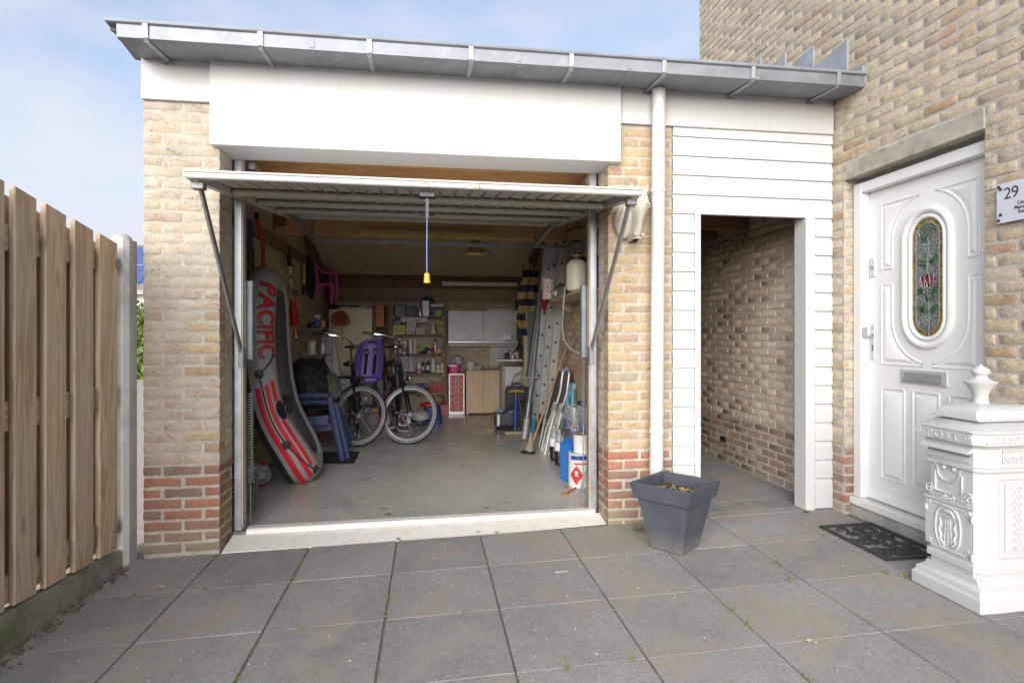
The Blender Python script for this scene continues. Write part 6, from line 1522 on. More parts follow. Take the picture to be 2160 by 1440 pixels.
# cola bottles: pack on the crate and row on the floor
M['cola'] = mat('dark_cola', (.012, .008, .012), .1, spec=.7); M['clearp'] = mat('clear_shrink_wrap', (.34, .36, .40), .12, var=.25, scale=18, alpha=.34, spec=.9); M['labelb'] = mat('blue_label', (.02, .05, .28), .4); M['labelw'] = mat('white_label', (.7, .7, .7), .5); M['capb'] = mat('blue_cap', (.02, .06, .3), .4); M['gbot'] = mat('clear_bottle', (.42, .45, .48), .08, var=.05, alpha=.5, spec=.9)
def pet(c, h, r, m_lab, root_label, group, top_clear=True):
    t_ = thing('cola_bottle', root_label, 'bottle', c, group)
    b = MB(); b.lathe([(r * .7, 0), (r, .02), (r * .97, h * .2), (r, h * .3), (r, h * .42)], 16, None, c); obj('drink', b, M['cola'], t_)
    b = MB(); b.lathe([(r * 1.01, h * .42), (r * 1.02, h * .43), (r * 1.02, h * .64), (r * 1.01, h * .65)], 20, None, c); lb = obj('label', b, m_lab, t_)
    b = MB(); b.lathe([(r, h * .65), (r * .99, h * .70), (r * .75, h * .82), (r * .36, h * .91), (r * .28, h * .95)], 16, None, c); obj('bottle_neck', b, M['gbot'], t_)
    b = MB(); b.lathe([(.014, h * .95), (.015, h * .955), (.015, h), (.0, h)], 12, None, c); obj('cap', b, M['white'], t_); return t_, lb
pk = [Vector((1.245, .93, .30)), Vector((1.345, .93, .30)), Vector((1.245, 1.04, .30)), Vector((1.345, 1.04, .30)), Vector((1.245, 1.15, .30)), Vector((1.345, 1.15, .30))]
pk0 = px(1213, 943, 1.24)
pk = [pk0 + Vector((.0 + .098 * i, .11 * j, 0)) for j in range(3) for i in range(2)]
lbl = ['full cola bottle at the front left corner of the shrink-wrapped pack', 'full cola bottle at the front right corner of the shrink-wrapped pack', 'cola bottle in the middle left of the shrink-wrapped pack', 'cola bottle in the middle right of the shrink-wrapped pack', 'cola bottle at the back left of the shrink-wrapped pack', 'cola bottle at the back right of the shrink-wrapped pack']
roots = []
for p, l_ in zip(pk, lbl): roots.append(pet(p, .33, .046, M['labelb'], l_, 'cola bottles in the shrink-wrapped pack'))
M['logor'] = mat('logo_red', (.55, .02, .03), .4); M['logob'] = mat('logo_blue', (.01, .04, .35), .4)
def logo(root, c, nrm, r, zc_, R_b):
    """round emblem: red cap, white band with the name, blue bowl - wrapped on the bottle"""
    ang0 = math.atan2(nrm.y, nrm.x)
    fm = lambda a, z, d: Vector((c.x + (R_b + d) * math.cos(ang0 + a / R_b), c.y + (R_b + d) * math.sin(ang0 + a / R_b), zc_ + z))
    def disk(n_, f_, m, d, nm):
        poly = f_; b = MB(); k = len(poly); b.add([fm(0, sum(p[1] for p in poly) / k, d)] + [fm(p[0], p[1], d) for p in poly], [(0, i + 1, (i + 1) % k + 1) for i in range(k)]); obj(nm, b, m, root, 0)
    circ = [(r * math.cos(6.283 * k / 28), r * math.sin(6.283 * k / 28)) for k in range(28)]
    disk(28, circ, M['labelw'], .0016, 'emblem_disc')
    up = [(r * .93 * math.cos(a), r * .93 * math.sin(a)) for a in [R(20) + R(140) * k / 12 for k in range(13)]]
    wave = lambda x, o: (x, o + .10 * r * math.sin(x / r * 2.4))
    disk(0, up + [wave(-.8 * r + 1.6 * r * k / 8, .34 * r) for k in range(9)], M['logor'], .0022, 'emblem_top')
    dn = [(r * .93 * math.cos(a), r * .93 * math.sin(a)) for a in [R(200) + R(140) * k / 12 for k in range(13)]]
    disk(0, dn + [wave(.8 * r - 1.6 * r * k / 8, -.34 * r) for k in range(9)], M['logob'], .0022, 'emblem_bowl')
    obj('lettering', text_mb('PEPSI', r * .62, lambda x, y, d: fm(x, y - r * .2, .0026 + d), .0004, 'CENTER', .95, bold=.0008), M['ink'], root, 0)
logo(roots[0][0], pk[0], Vector((-.38, -1, 0)), .034, pk[0].z + .175, .0475); logo(roots[1][0], pk[1], Vector((.75, -1, 0)), .030, pk[1].z + .175, .0475); logo(roots[2][0], pk[2], Vector((-1, -.35, 0)), .032, pk[2].z + .175, .0475)
b = MB(); x0, x1, y0_, y1_ = pk[0].x - .05, pk[1].x + .05, pk[0].y - .05, pk[4].y + .05; zb_ = pk[0].z
def wrapf(u, v):
    a = 6.283 * u; cx, cy = (x0 + x1) / 2, (y0_ + y1_) / 2; ex = .35
    hx_, hy_ = (x1 - x0) / 2, (y1_ - y0_) / 2; k = 1 - .10 * max(0, (v - .75) / .25) ** 2
    return Vector((cx + hx_ * k * math.copysign(abs(math.cos(a)) ** ex, math.cos(a)) + rnd(-.002, .002), cy + hy_ * k * math.copysign(abs(math.sin(a)) ** ex, math.sin(a)) + rnd(-.002, .002), zb_ + .345 * v))
b.grid(wrapf, 44, 12, True); wr = tag(obj('shrink_wrap', b, M['clearp'], None, 40), 'clear shrink wrap around the pack of cola bottles on the blue crate', 'packaging')
b = MB(); b.ball(Vector(((x0 + x1) / 2 + .04, y0_ + .10, zb_ + .37)), .05, 12, (1.2, 1, .6)); kd = obj('crumpled_cloth', b, M['black'], None); tag(kd, 'black crumpled item with white patch lying on the bottle pack', 'cloth')
fl = [px(1169, 975, 1.22), px(1180, 983, 1.22), px(1191, 985, 1.24), px(1177, 965, 1.30)]
for i, (p, l_) in enumerate(zip(fl, ('cola bottle on the floor, leftmost, nearest the folding chairs', 'cola bottle on the floor, second from left, white label', 'cola bottle on the floor half behind the blue crate', 'cola bottle on the floor in the back row by the wall'))):
    p.z = .014; pet(p, .33, .045, M['labelw'], l_, 'cola bottles standing on the floor')
# blue folding crate
M['crate'] = mat('blue_crate', (.035, .19, .55), .42, var=.06)
cr = thing('crate', 'bright blue plastic folding crate under the cola pack', 'crate', pz(1200, 1018, .012))
ca, cb_, cc2 = pz(1181, 1009, .014), pz(1208, 1022, .014), pz(1238, 1010, .014)
e1 = (ca - cb_); e2 = (cc2 - cb_); e2 = e2.normalized() * .20
cm = lambda a, c, z: cb_ + e1 * a + e2 * c + Vector((0, 0, z)); L1 = e1.length
b = MB()
def cb(a0, a1, c0, c1, z0, z1): b.add([cm(a, c, z) for a in (a0, a1) for c in (c0, c1) for z in (z0, z1)], [(0, 1, 3, 2), (4, 6, 7, 5), (0, 4, 5, 1), (2, 3, 7, 6), (0, 2, 6, 4), (1, 5, 7, 3)])
HCR = .285; th_ = .06
for z0, z1 in ((0, .02), (.085, .10), (.165, .18), (.235, HCR)): cb(0, 1, 0, th_, z0, z1)
for a0 in (0, .92): cb(a0, a0 + .08, 0, th_ * .9, .02, .24)
cb(.08, .92, th_ * .5, th_ * .7, .02, .24)
obj('crate_end', b, M['crate'], cr, 0)
b = MB(); cb(0, .04, 0.062, 1, 0, HCR); cb(.96, 1, 0.062, 1, 0, HCR); cb(.04, .96, .94, 1, 0, HCR); cb(.04, .96, .062, .94, 0, .02); obj('crate_wall', b, M['crate'], cr, 0)
b = MB(); q = [cm(1.0, .02, HCR), cm(.1, .02, HCR), cm(.1, .95, HCR + .075), cm(1.0, .95, HCR + .075)]; b.add(q + [p + Vector((0, 0, .014)) for p in q], [(0, 1, 2, 3), (7, 6, 5, 4), (0, 4, 5, 1), (1, 5, 6, 2), (2, 6, 7, 3), (3, 7, 4, 0)])
for a_ in (.25, .55, .85): q = [cm(a_ + .05, .04, HCR + .016), cm(a_ - .05, .04, HCR + .016), cm(a_ - .05, .93, HCR + .090), cm(a_ + .05, .93, HCR + .090)]; b.add(q + [p + Vector((0, 0, .008)) for p in q], [(0, 1, 2, 3), (7, 6, 5, 4), (0, 4, 5, 1), (1, 5, 6, 2), (2, 6, 7, 3), (3, 7, 4, 0)])
obj('crate_flap', b, M['crate'], cr, 0)
# paint tins
M['tinw'] = mat('white_tin', (.68, .68, .66), .4, var=.04, dirt=(.45, .4, .3, 1), dirt_amt=.4); M['tinr'] = mat('red_tin_print', (.55, .03, .03), .4); M['tinb'] = mat('blue_tin_print', (.03, .05, .30), .4); M['rust'] = mat('rusty_lid', (.32, .25, .15), .6, .4, var=.3, scale=30)
tc_ = pz(1228, 1030, .013) + Vector((.0, .09, 0)); RT, HT = .088, .272
tin = thing('paint_tin', 'large white paint tin with red and blue print on the floor', 'paint tin', tc_)
b = MB(); b.lathe([(RT, 0), (RT + .002, .004), (RT, .01), (RT, HT - .01), (RT + .004, HT - .004), (RT + .003, HT), (RT - .006, HT), (RT - .008, HT - .008), (0, HT - .008)], 28, None, tc_); obj('tin_body', b, M['tinw'], tin)
tm = lambda a, z, d: Vector((tc_.x + (RT + d) * math.sin(a), tc_.y - (RT + d) * math.cos(a), tc_.z + z))
def tpatch(a0, a1, z0, z1, m, nm, d=.0012): b = MB(); b.grid(lambda u, v: tm(a0 + (a1 - a0) * u, z0 + (z1 - z0) * v, d), 14, 2); obj(nm, b, m, tin, 0)
tpatch(-1.1, 1.3, .225, .258, M['tinb'], 'blue_band'); tpatch(-.75, 1.3, .188, .200, M['tinr'], 'red_band')
b = MB(); D_ = [(-1.15, .0), (-.55, .075), (.12, 0), (-.55, -.075)]
n_ = 9; vs = []; 
b.grid(lambda u, v: tm(-.52 + (.64 * (u + v - 1)), .105 + .078 * (u - v), .0014), n_, n_); obj('hazard_diamond', b, M['tinr'], tin, 0)
b = MB(); b.grid(lambda u, v: tm(-.52 + .16 * math.cos(6.283 * u) * v, .125 + .014 * math.sin(6.283 * u) * v, .002), 14, 3, True); b.grid(lambda u, v: tm(-.70 + .36 * u, .098 + .007 * v, .002), 4, 2); obj('hazard_mark', b, M['labelw'], tin, 0)
t2c = tc_ + Vector((.012, -.012, HT)); t2 = thing('small_paint_tin', 'smaller white paint tin with rusty lid on top of the large tin', 'paint tin', t2c)
b = MB(); b.lathe([(.062, 0), (.064, .003), (.062, .008), (.062, .135), (.065, .14), (.064, .145)], 24, None, t2c); obj('tin_body', b, M['tinw'], t2)
b = MB(); b.lathe([(.060, .143), (.062, .150), (.045, .152), (.044, .148), (0, .148)], 24, None, t2c); obj('lid', b, M['rust'], t2)
M['oran'] = mat('orange_strap', (.50, .17, .015), .7); sr = thing('strap', 'orange strap trailing on the floor in front of the crate', 'strap', pz(1200, 1030, .012))
b = MB(); sp = [pz(1190, 1028, .02), pz(1196, 1024, .02), pz(1215, 1026, .02), pz(1222, 1022, .025), pz(1215, 1027, .02), pz(1200, 1036, .02), pz(1191, 1042, .02)]; b.tube(sp, .008, 6, flat=.5); b.box(sp[-1], (.05, .03, .012), .003); obj('webbing', b, M['oran'], sr)
fs_ = thing('folded_stand', 'folded stand of bent dark steel tubes before the paint tin', 'stand', pz(1232, 1035, .012))
for pts in ([pz(1224, 1038, .02), py(1237, 985, .70), py(1243, 960, .72)], [pz(1243, 1044, .02), py(1240, 1020, .58), py(1243, 990, .62), py(1246, 965, .66)], [py(1226, 1000, .66), py(1240, 985, .66)]):
    b = MB(); b.tube(pts, .009 if len(pts) > 2 else .003, 8); obj('leg_tube', b, M['tent'], fs_)
# wooden wall shelf and what stands on it
sh = thing('wall_shelf', 'pale wooden shelf on brackets high on the right wall', 'shelf', (1.3, 1.4, 1.58))
b = MB(); q = [(1.466, .62), (1.15, .62), (1.15, 1.15), (1.22, 2.60), (1.466, 2.60)]; b.prism(q, lambda a, c, z: Vector((a, c, z)), 1.565, 1.585); M['shelfp'] = wood('pale_shelf', (.50, .38, .22, 1), (.58, .46, .29, 1), .55, 1.2, 1, False); obj('shelf_board', b, M['shelfp'], sh, 0)
for xx, ya in ((1.17, .72), (1.25, 2.3)):
    b = MB(); b.prism([(1.466, 1.565), (xx, 1.565), (1.466, 1.46)], lambda a, c, y: Vector((a, y, c)), ya, ya + .03); obj('shelf_bracket', b, M['shelfp'], sh, 0)
M['spray'] = mat('translucent_white_plastic', (.55, .53, .46), .45, var=.04); spc = py(1217, 606, .95); spc.z = 1.586
spr = thing('pressure_sprayer', 'white garden pressure sprayer with black pump handle on the wall shelf', 'sprayer', spc)
b = MB(); b.lathe([(.066, 0), (.083, .012), (.088, .05), (.087, .055), (.088, .06), (.087, .19), (.078, .225), (.055, .245), (.05, .25)], 28, None, spc); obj('tank', b, M['spray'], spr)
b = MB(); b.lathe([(.052, .245), (.06, .25), (.058, .275), (.035, .28), (.03, .31), (.012, .312)], 20, None, spc); h_ = [spc + Vector((dx, 0, dz)) for dx, dz in ((-.035, .30), (-.052, .35), (-.058, .385), (-.04, .40), (.04, .40), (.056, .385), (.05, .34), (.035, .30))]; b.tube(h_, .010, 8); obj('pump_handle', b, M['black'], spr)
b = MB(); b.lathe([(.040, .272), (.042, .275), (.042, .284), (.036, .286)], 16, None, spc + Vector((0, 0, .004))); M['lime'] = mat('lime_ring', (.30, .42, .03), .5); obj('lime_ring', b, M['lime'], spr)
hs_ = thing('sprayer_hose', 'grey hose looping down from the wall shelf to the door frame', 'hose', (1.2, 1.2, 1.5))
b = MB(); hp = [py(1198, 596, 1.15), py(1192, 606, 1.12), py(1189, 640, 1.12), py(1186, 690, 1.05), py(1190, 718, .95), py(1203, 736, .80), py(1222, 746, .62), py(1240, 748, .42)]; hp2 = []
for a_, c_ in zip(hp, hp[1:]): hp2 += [a_, a_ * .5 + c_ * .5]
b.tube(hp2 + [hp[-1]], .008, 8); M['hose'] = mat('grey_hose', (.30, .30, .29), .45); obj('tube', b, M['hose'], hs_)
M['nvbox'] = mat('navy_carton', (.02, .022, .16), .35, var=.05)
def carton(nm, c, size, m, label, cat='box', rz=0, flap=True, m2=None):
    t_ = thing(nm, label, cat, Vector(c) - Vector((0, 0, size[2] / 2))); b = MB(); b.box(c, size, .002, rz=rz); obj('carton', b, m, t_, 0)
    if flap: b = MB(); b.box(Vector(c) + Vector((0, 0, size[2] / 2 + .003)), (size[0] * 1.03, size[1] * 1.03, .005), 0, rz=rz); obj('flap', b, m2 or m, t_, 0)
    return t_
c1_ = carton('navy_box', (1.30, 1.22, 1.586 + .14), (.22, .24, .28), M['nvbox'], 'navy blue box behind the sprayer, the one with red lettering', flap=True)
obj('lettering', text_mb('S', .075, lambda x, y, d: Vector((1.195 + x, 1.099 - d, 1.66 + y)), .001, 'LEFT', bold=.002), M['logor'], c1_, 0)
c2_ = carton('navy_box', (1.372, .80, 1.586 + .13), (.16, .22, .26), M['nvbox'], 'navy blue box right of the sprayer, against the door frame')
M['pkpk'] = mat('pink_card', (.42, .14, .26), .5, var=.1); M['purp2'] = mat('purple_card', (.17, .02, .10), .5); M['ylw2'] = mat('yellow_card', (.55, .36, .08), .5)
kp = thing('party_box', 'pink carton with yellow and purple prints on top of the navy boxes', 'box', (1.37, .82, 1.85)); b = MB(); b.prism([(-.11, 0), (.09, 0), (.09, .20), (.0, .13), (-.10, .05)], lambda a, z, y: Vector((1.37 + a, y, 1.849 + z)), .72, .92); obj('carton', b, M['pkpk'], kp, 0)
b = MB(); b.box((1.405, .718, 1.90), (.06, .003, .10), 0); obj('purple_patch', b, M['purp2'], kp, 0); b = MB(); b.prism([(1.395, 1.985), (1.461, 2.05), (1.461, 1.965)], lambda a, z, y: Vector((a, y, z)), .716, .7195); obj('yellow_patch', b, M['ylw2'], kp, 0)
def dot_mat():
    t = NT('dotted_card'); vo = t.n('ShaderNodeTexVoronoi'); vo.inputs['Scale'].default_value = 26; vo.inputs['Randomness'].default_value = .35; t.l(t.P(), vo.inputs['Vector'])
    k = t.ramp(vo.outputs['Distance'], [(.26, 1.), (.29, 0.)]); sp_ = t.n('ShaderNodeSeparateColor'); t.l(vo.outputs['Color'], sp_.inputs[0]); cc = t.ramp(sp_.outputs[0], [(.3, (.45, .03, .04, 1)), (.55, (.06, .25, .25, 1)), (.8, (.30, .06, .12, 1))]); return t.done(t.mix(k, (.58, .50, .47, 1), cc), .5)
M['dots'] = dot_mat(); dc = py(1157, 623, 2.1); dc.z = 1.586; db = thing('dotted_bin', 'white bin with red and green dots on the wall shelf', 'bin', dc); b = MB(); b.lathe([(.055, 0), (.062, .005), (.068, .20), (.064, .20), (.058, .01)], 24, None, dc); obj('bin_body', b, M['dots'], db); b = MB(); b.lathe([(.066, .196), (.070, .198), (.070, .204), (.065, .205)], 24, None, dc); obj('rim', b, M['white'], db)
hdp = thing('headphones', 'black and silver ear defenders on the wall shelf', 'ear defenders', (1.22, 1.65, 1.6)); hc2 = py(1186, 600, 1.65); hc2.z = 1.62
b = MB(); b.tube([hc2 + Vector((-.07 * math.cos(a), .0, .075 * math.sin(a))) for a in [math.pi * k / 10 for k in range(11)]], .008, 6); obj('headband', b, M['black'], hdp)
for sx in (-.06, .06): b = MB(); b.ball(hc2 + Vector((sx, 0, -.002)), .034, 12, (.6, 1, 1)); b.tube([hc2 + Vector((sx - .02, 0, 0)), hc2 + Vector((sx - .026, 0, 0))], .022, 12); obj('ear_cup', b, M['satin'] if sx < 0 else M['black'], hdp)
M['redcl'] = mat('red_cloth', (.38, .012, .02), .8, var=.15); rc_ = thing('red_cloth', 'red cloth hanging over the far end of the wall shelf', 'cloth', (1.2, 2.3, 1.58))
b = MB(); b.grid(lambda u, v: Vector((1.18 + .02 * math.sin(v * 9), 2.55 - .45 * u, 1.589 - .0 * v)) + (Vector((.12 * v, .1 * v, .004))), 8, 6); q = [px(1142, 630, 1.185), px(1158, 622, 1.185), px(1157, 635, 1.18), px(1149, 662, 1.18), px(1144, 650, 1.182)]; b.add(q, [(0, 1, 2, 3, 4)]); b.add([p + Vector((-.006, 0, 0)) for p in q], [(4, 3, 2, 1, 0)]); obj('cloth', b, M['redcl'], rc_, 40)
# striped jacket on a hook
def stripe_mat():
    t = NT('striped_knit'); sx = t.n('ShaderNodeSeparateXYZ'); t.l(t.P(), sx.inputs[0]); w_ = t.math('ADD', sx.outputs['Z'], t.math('MULTIPLY', t.noise(5, 3), .04)); f_ = t.math('FRACT', t.math('MULTIPLY', w_, 5.6))
    k = t.ramp(f_, [(.46, 0.), (.50, 1.)]); fine = t.math('FRACT', t.math('MULTIPLY', sx.outputs['Z'], 60)); yl = t.mix(t.ramp(fine, [(.4, 0.), (.6, 1.)]), (.42, .31, .10, 1), (.30, .22, .08, 1))
    return t.done(t.mix(k, (.016, .022, .055, 1), yl), .9)
M['stripe'] = stripe_mat()
jk = thing('striped_jacket', 'navy and ochre striped knitted jacket hanging by the side door', 'jacket', (1.22, 3.5, 1.6))
def strip_cloth(P0, P1, w0, w1, ph, y):
    b = MB(); k = 18
    def f(u, v):
        c = P0 + (P1 - P0) * v; w_ = w0 + (w1 - w0) * v; return c + Vector(((u - .5) * w_ + .02 * math.sin(v * 7 + ph), .04 * math.sin(u * 9 + ph + v * 2), 0))
    b.grid(f, 12, k); n0 = len(b.v); b.v += [(x, yy + .02, z) for x, yy, z in b.v[:n0]]; b.f += [tuple(i + n0 for i in reversed(f_)) for f_ in list(b.f)]; b.m = [0] * len(b.f); return b
obj('jacket_body', strip_cloth(py(1113, 556, 3.5), py(1112, 656, 3.5), .12, .22, 0, 3.5), M['stripe'], jk, 60)
obj('sleeve', strip_cloth(py(1126, 570, 3.56), py(1128, 640, 3.56), .10, .13, 2, 3.5), M['stripe'], jk, 60)
obj('sleeve', strip_cloth(py(1104, 630, 3.46), py(1101, 708, 3.46), .10, .09, 1, 3.5), M['stripe'], jk, 60)
b = MB(); b.lathe([(.02, 0), (.02, .02), (.0, .025)], 8, None, py(1122, 552, 3.5)); b.tube([py(1122, 552, 3.5), py(1130, 550, 3.5)], .012, 6); obj('collar', b, M['black'], jk)
# side door frame and door
M['cream'] = mat('cream_paint', (.55, .50, .36), .5, var=.05); M['creamw'] = mat('pale_door', (.62, .60, .50), .5, var=.04)
sd_ = thing('side_door', 'cream painted side door and frame in the right wall behind the ladder', 'door', (1.46, 4.6, .012)); b = MB(); b.bb(1.39, 1.468, 4.92, 5.02, .015, 1.66, .004); b.bb(1.42, 1.468, 4.02, 4.10, .015, 1.66, .004); b.bb(1.42, 1.468, 4.10, 4.92, 1.58, 1.66, .004); obj('frame', b, M['cream'], sd_); b = MB(); b.bb(1.45, 1.466, 4.10, 4.92, .02, 1.58); obj('door_leaf', b, M['creamw'], sd_, 0)
# ------------------------------------------------------------------ back of the garage
def pm_(name, r, g, b_, rough=.5, **k):
    if name not in M: M[name] = mat(name, (r, g, b_), rough, **k)
    return M[name]
def panel_thing(nm, label, cat, x0, x1, y0, y1, z0, z1, m): 
    t_ = thing(nm, label, cat, ((x0 + x1) / 2, (y0 + y1) / 2, z0)); b = MB(); b.bb(x0, x1, y0, y1, z0, z1, .002); obj('carcass', b, m, t_, 30); return t_
FZ = .012
# tall beige cabinet
m_ = pm_('beige_laminate', .60, .52, .38, .45, var=.04)
cab = panel_thing('tall_cabinet', 'tall beige cabinet in the back left corner behind the orange cord', 'cabinet', -1.40, -.80, 5.14, 5.76, FZ, 1.60, m_)
b = MB(); b.bb(-1.398, -.85, 5.118, 5.138, .04, 1.598, .003); obj('cabinet_door', b, m_, cab); b = MB(); b.bb(-.90, -.885, 5.10, 5.118, .8, .95, .003); obj('handle', b, M['satin'], cab)
pp = thing('papers', 'pile of papers and a dark folder lying on the tall beige cabinet', 'papers', (-1.1, 5.4, 1.6)); b = MB()
for k in range(6): b.box((-1.05 + rnd(-.05, .05), 5.30, 1.606 + k * .006), (.36, .26, .005), 0, rnd(-.2, .2))
obj('sheet', b, M['tinw'], pp, 0, None, 'stuff'); b = MB(); b.box((-1.18, 5.30, 1.648), (.4, .25, .03), .006, -.15); obj('folder', b, M['black'], pp)
# white boards leaning on the cabinet
for k, (u0, u1, v0, lb) in enumerate(((700, 690, 700, 'long white board leaning in front of the tall cabinet, left one'), (712, 702, 716, 'narrow pale board leaning in front of the tall cabinet, right one'))):
    b = MB(); a_ = py(u0 + 16, 808, 4.55); a_.z = max(.02, a_.z - .45); c_ = py(u1, v0, 4.9); b.beam(a_, c_, .16 if k == 0 else .07, .018, (0, -1, .2), .002); tag(obj('white_board' if k == 0 else 'pale_board', b, M['tinw'] if k == 0 else pm_('grey_board', .42, .39, .34), None, 20), lb, 'board')
# wire rack on the left wall with bottles
rk = thing('wire_rack', 'white wire shelf rack on the left wall above the black bag', 'rack', (-1.35, 3.9, 1.0)); b = MB()
y0, y1, x0, x1 = 3.45, 4.25, -1.47, -1.22
for z in (.80, .98, 1.16, 1.31):
    for k in range(8): y = y0 + (y1 - y0) * k / 7; b.tube([(x0, y, z), (x1, y, z)], .003, 4)
    for xx in (x0, x1): b.tube([(xx, y0, z), (xx, y1, z)], .004, 5)
for xx in (x0, x1):
    for y in (y0, y1): b.tube([(xx, y, .78), (xx, y, 1.34)], .006, 5)
for k in range(8): z = .84 + k * .065; b.tube([(x0, y0, z), (x1, y0, z)], .0025, 4)
for k in range(5): x = x0 + (x1 - x0) * k / 4; b.tube([(x, y0, .8), (x, y0, 1.31)], .0025, 4)
obj('wire_frame', b, M['alu'], rk)
spb = thing('spray_bottle', 'blue spray bottle with white trigger on top of the wire rack', 'bottle', (-1.28, 3.6, 1.32)); c_ = py(669, 683, 3.75); c_.z = 1.335
b = MB(); b.lathe([(.03, 0), (.034, .01), (.034, .06), (.015, .09), (.013, .10)], 14, None, c_); obj('bottle_body', b, pm_('blue_plastic', .03, .09, .32), spb)
b = MB(); b.box(c_ + Vector((.005, 0, .125)), (.07, .025, .03), .006); b.tube([c_ + Vector((0, 0, .095)), c_ + Vector((0, 0, .13))], .012, 8); b.beam(c_ + Vector((.03, 0, .115)), c_ + Vector((.022, 0, .08)), .012, .01); obj('trigger', b, M['white'], spb)
for k, (dy, dx, h, r_, m, lb) in enumerate(((-.0, .09, .07, .03, pm_('orange_plastic', .5, .2, .02), 'small orange tub on the wire rack beside the spray bottle'), (.16, -.05, .05, .08, M['black'], 'low black tray on top of the wire rack'), (-.1, -.02, .16, .05, M['tinw'], 'white canister inside the wire rack'), (.15, .06, .14, .04, M['satin'], 'silver can inside the wire rack'))):
    t_ = thing(['tub', 'tray', 'canister', 'can'][k], lb, 'container', c_); z0 = 1.32 if k < 2 else 1.0; p = Vector((c_.x + dx - .02, c_.y + dy, z0)); b = MB(); b.lathe([(r_ * .9, 0), (r_, .01), (r_, h * .85), (r_ * .8, h)], 14, None, p); obj('body', b, m, t_); b = MB(); b.lathe([(r_ * .82, h), (r_ * .84, h + .012), (0, h + .012)], 14, None, p); obj('lid', b, M['white'] if k != 1 else M['black'], t_)
# dark side shelving between cabinet and wooden shelf
ss = thing('side_shelf', 'dark wooden side shelf between the beige cabinet and the main shelves', 'shelf unit', (-.70, 5.6, FZ))
for xx in (-.79, -.575): b = MB(); b.bb(xx - .02, xx + .02, 5.42, 5.46, FZ, 1.72, .002); obj('upright', b, M['shelfw'], ss)
for z in (.5, .9, 1.0 + .10, 1.345): b = MB(); b.bb(-.81, -.555, 5.461, 5.77, z, z + .02); obj('shelf_board', b, M['shelfw'], ss, 0)
b = MB(); b.bb(-.80, -.57, 5.765, 5.782, FZ, 1.70); obj('back_panel', b, M['pined'], ss, 0)
# main wooden shelves
sm = thing('shelf_unit', 'brown wooden shelf unit against the back wall full of boxes and bottles', 'shelf unit', (-.12, 5.6, FZ))
UX0, UX1, SY0 = -.535, .262, 5.38
for xx in (UX0, UX1):
    for yy in (SY0, 5.72): b = MB(); b.bb(xx - .022, xx + .022, yy, yy + .04, FZ, 1.70, .002); obj('upright', b, M['shelfw'], sm)
LV = [1.515, 1.245, .945, .655, .345]
for z in LV: b = MB(); b.bb(UX0 + .023, UX1 - .023, SY0 + .003, 5.72, z - .018, z, .001); obj('shelf_board', b, M['shelfw'], sm, 0)
for xx in (UX0 + .03, UX1 - .03):
    for z in LV[:4]: b = MB(); b.bb(xx - .006, xx + .006, SY0 - .004, SY0 + .0025, z - .045, z - .004); obj('shelf_clip', b, M['tinw'], sm, 0)
def at(u, z, y=SY0 + .10): p = py(u, 700, y); return Vector((p.x, y, z))
def ub(nm, u0, u1, z, h, d, m, label, cat='box', y=SY0 + .03, lidm=None, front=None):
    a_, c_ = at(u0, z, y), at(u1, z, y); t_ = thing(nm, label, cat, (a_ + c_) / 2); b = MB(); b.bb(a_.x, c_.x, y, y + d, z + .001, z + h * .82, .003); obj('body', b, m, t_, 30)
    b = MB(); b.bb(a_.x - .004, c_.x + .004, y - .004, y + d + .004, z + h * .822, z + h, .003); obj('lid', b, lidm or m, t_, 30)
    if front:
        b = MB(); cx = (a_.x + c_.x) / 2; w_ = (c_.x - a_.x) * .28; hh = h * .14; pts = [(cx + w_ * math.copysign(abs(math.cos(q)) ** .5, math.cos(q)), y - .003, z + h * .42 + hh * math.copysign(abs(math.sin(q)) ** .5, math.sin(q))) for q in [6.283 * k / 24 for k in range(24)]]; b.tube(pts, .0035, 5, True); obj('handle_slot', b, front, t_, 50)
    return t_
def ul(nm, u, z, r_, h, prof, m, capm, label, cat='bottle', y=SY0 + .10, labm=None):
    c_ = at(u, z, y); t_ = thing(nm, label, cat, c_); b = MB(); b.lathe([(a * r_, q * h) for a, q in prof], 16, None, c_); obj('body', b, m, t_)
    tp = prof[-1]; b = MB(); b.lathe([(tp[0] * r_ * 1.15, tp[1] * h - .004), (tp[0] * r_ * 1.2, tp[1] * h + .012), (tp[0] * r_ * .8, tp[1] * h + .03), (0, tp[1] * h + .03)], 12, None, c_); obj('cap', b, capm, t_)
    if labm: b = MB(); b.lathe([(r_ * 1.015, h * .2), (r_ * 1.02, h * .21), (r_ * 1.02, h * .5), (r_ * 1.015, h * .51)], 16, None, c_); obj('label', b, labm, t_)
    return t_
BOT = [(.8, 0), (1, .03), (1, .55), (.85, .66), (.36, .80), (.32, .92)]; CAN = [(.92, 0), (1, .02), (1, .95), (.8, 1.0)]; TUB = [(.82, 0), (.9, .03), (1, .9), (.95, .92)]
gr_box = pm_('grey_box', .40, .39, .38, .5); cardb = pm_('cardboard', .33, .24, .15, .8); wht = M['tinw']; blu = pm_('blue_plastic', .03, .09, .32)
navyb = pm_('dark_blue_box', .015, .03, .16); limeg = pm_('lime_plastic', .30, .42, .14, .4); yel = pm_('pale_yellow_plastic', .56, .50, .14, .45); orn = pm_('orange_box', .52, .12, .03, .5); clr = M['gbot']; amb = pm_('orange_cap', .55, .22, .02); drk = M['black']; pnk = M['pink']
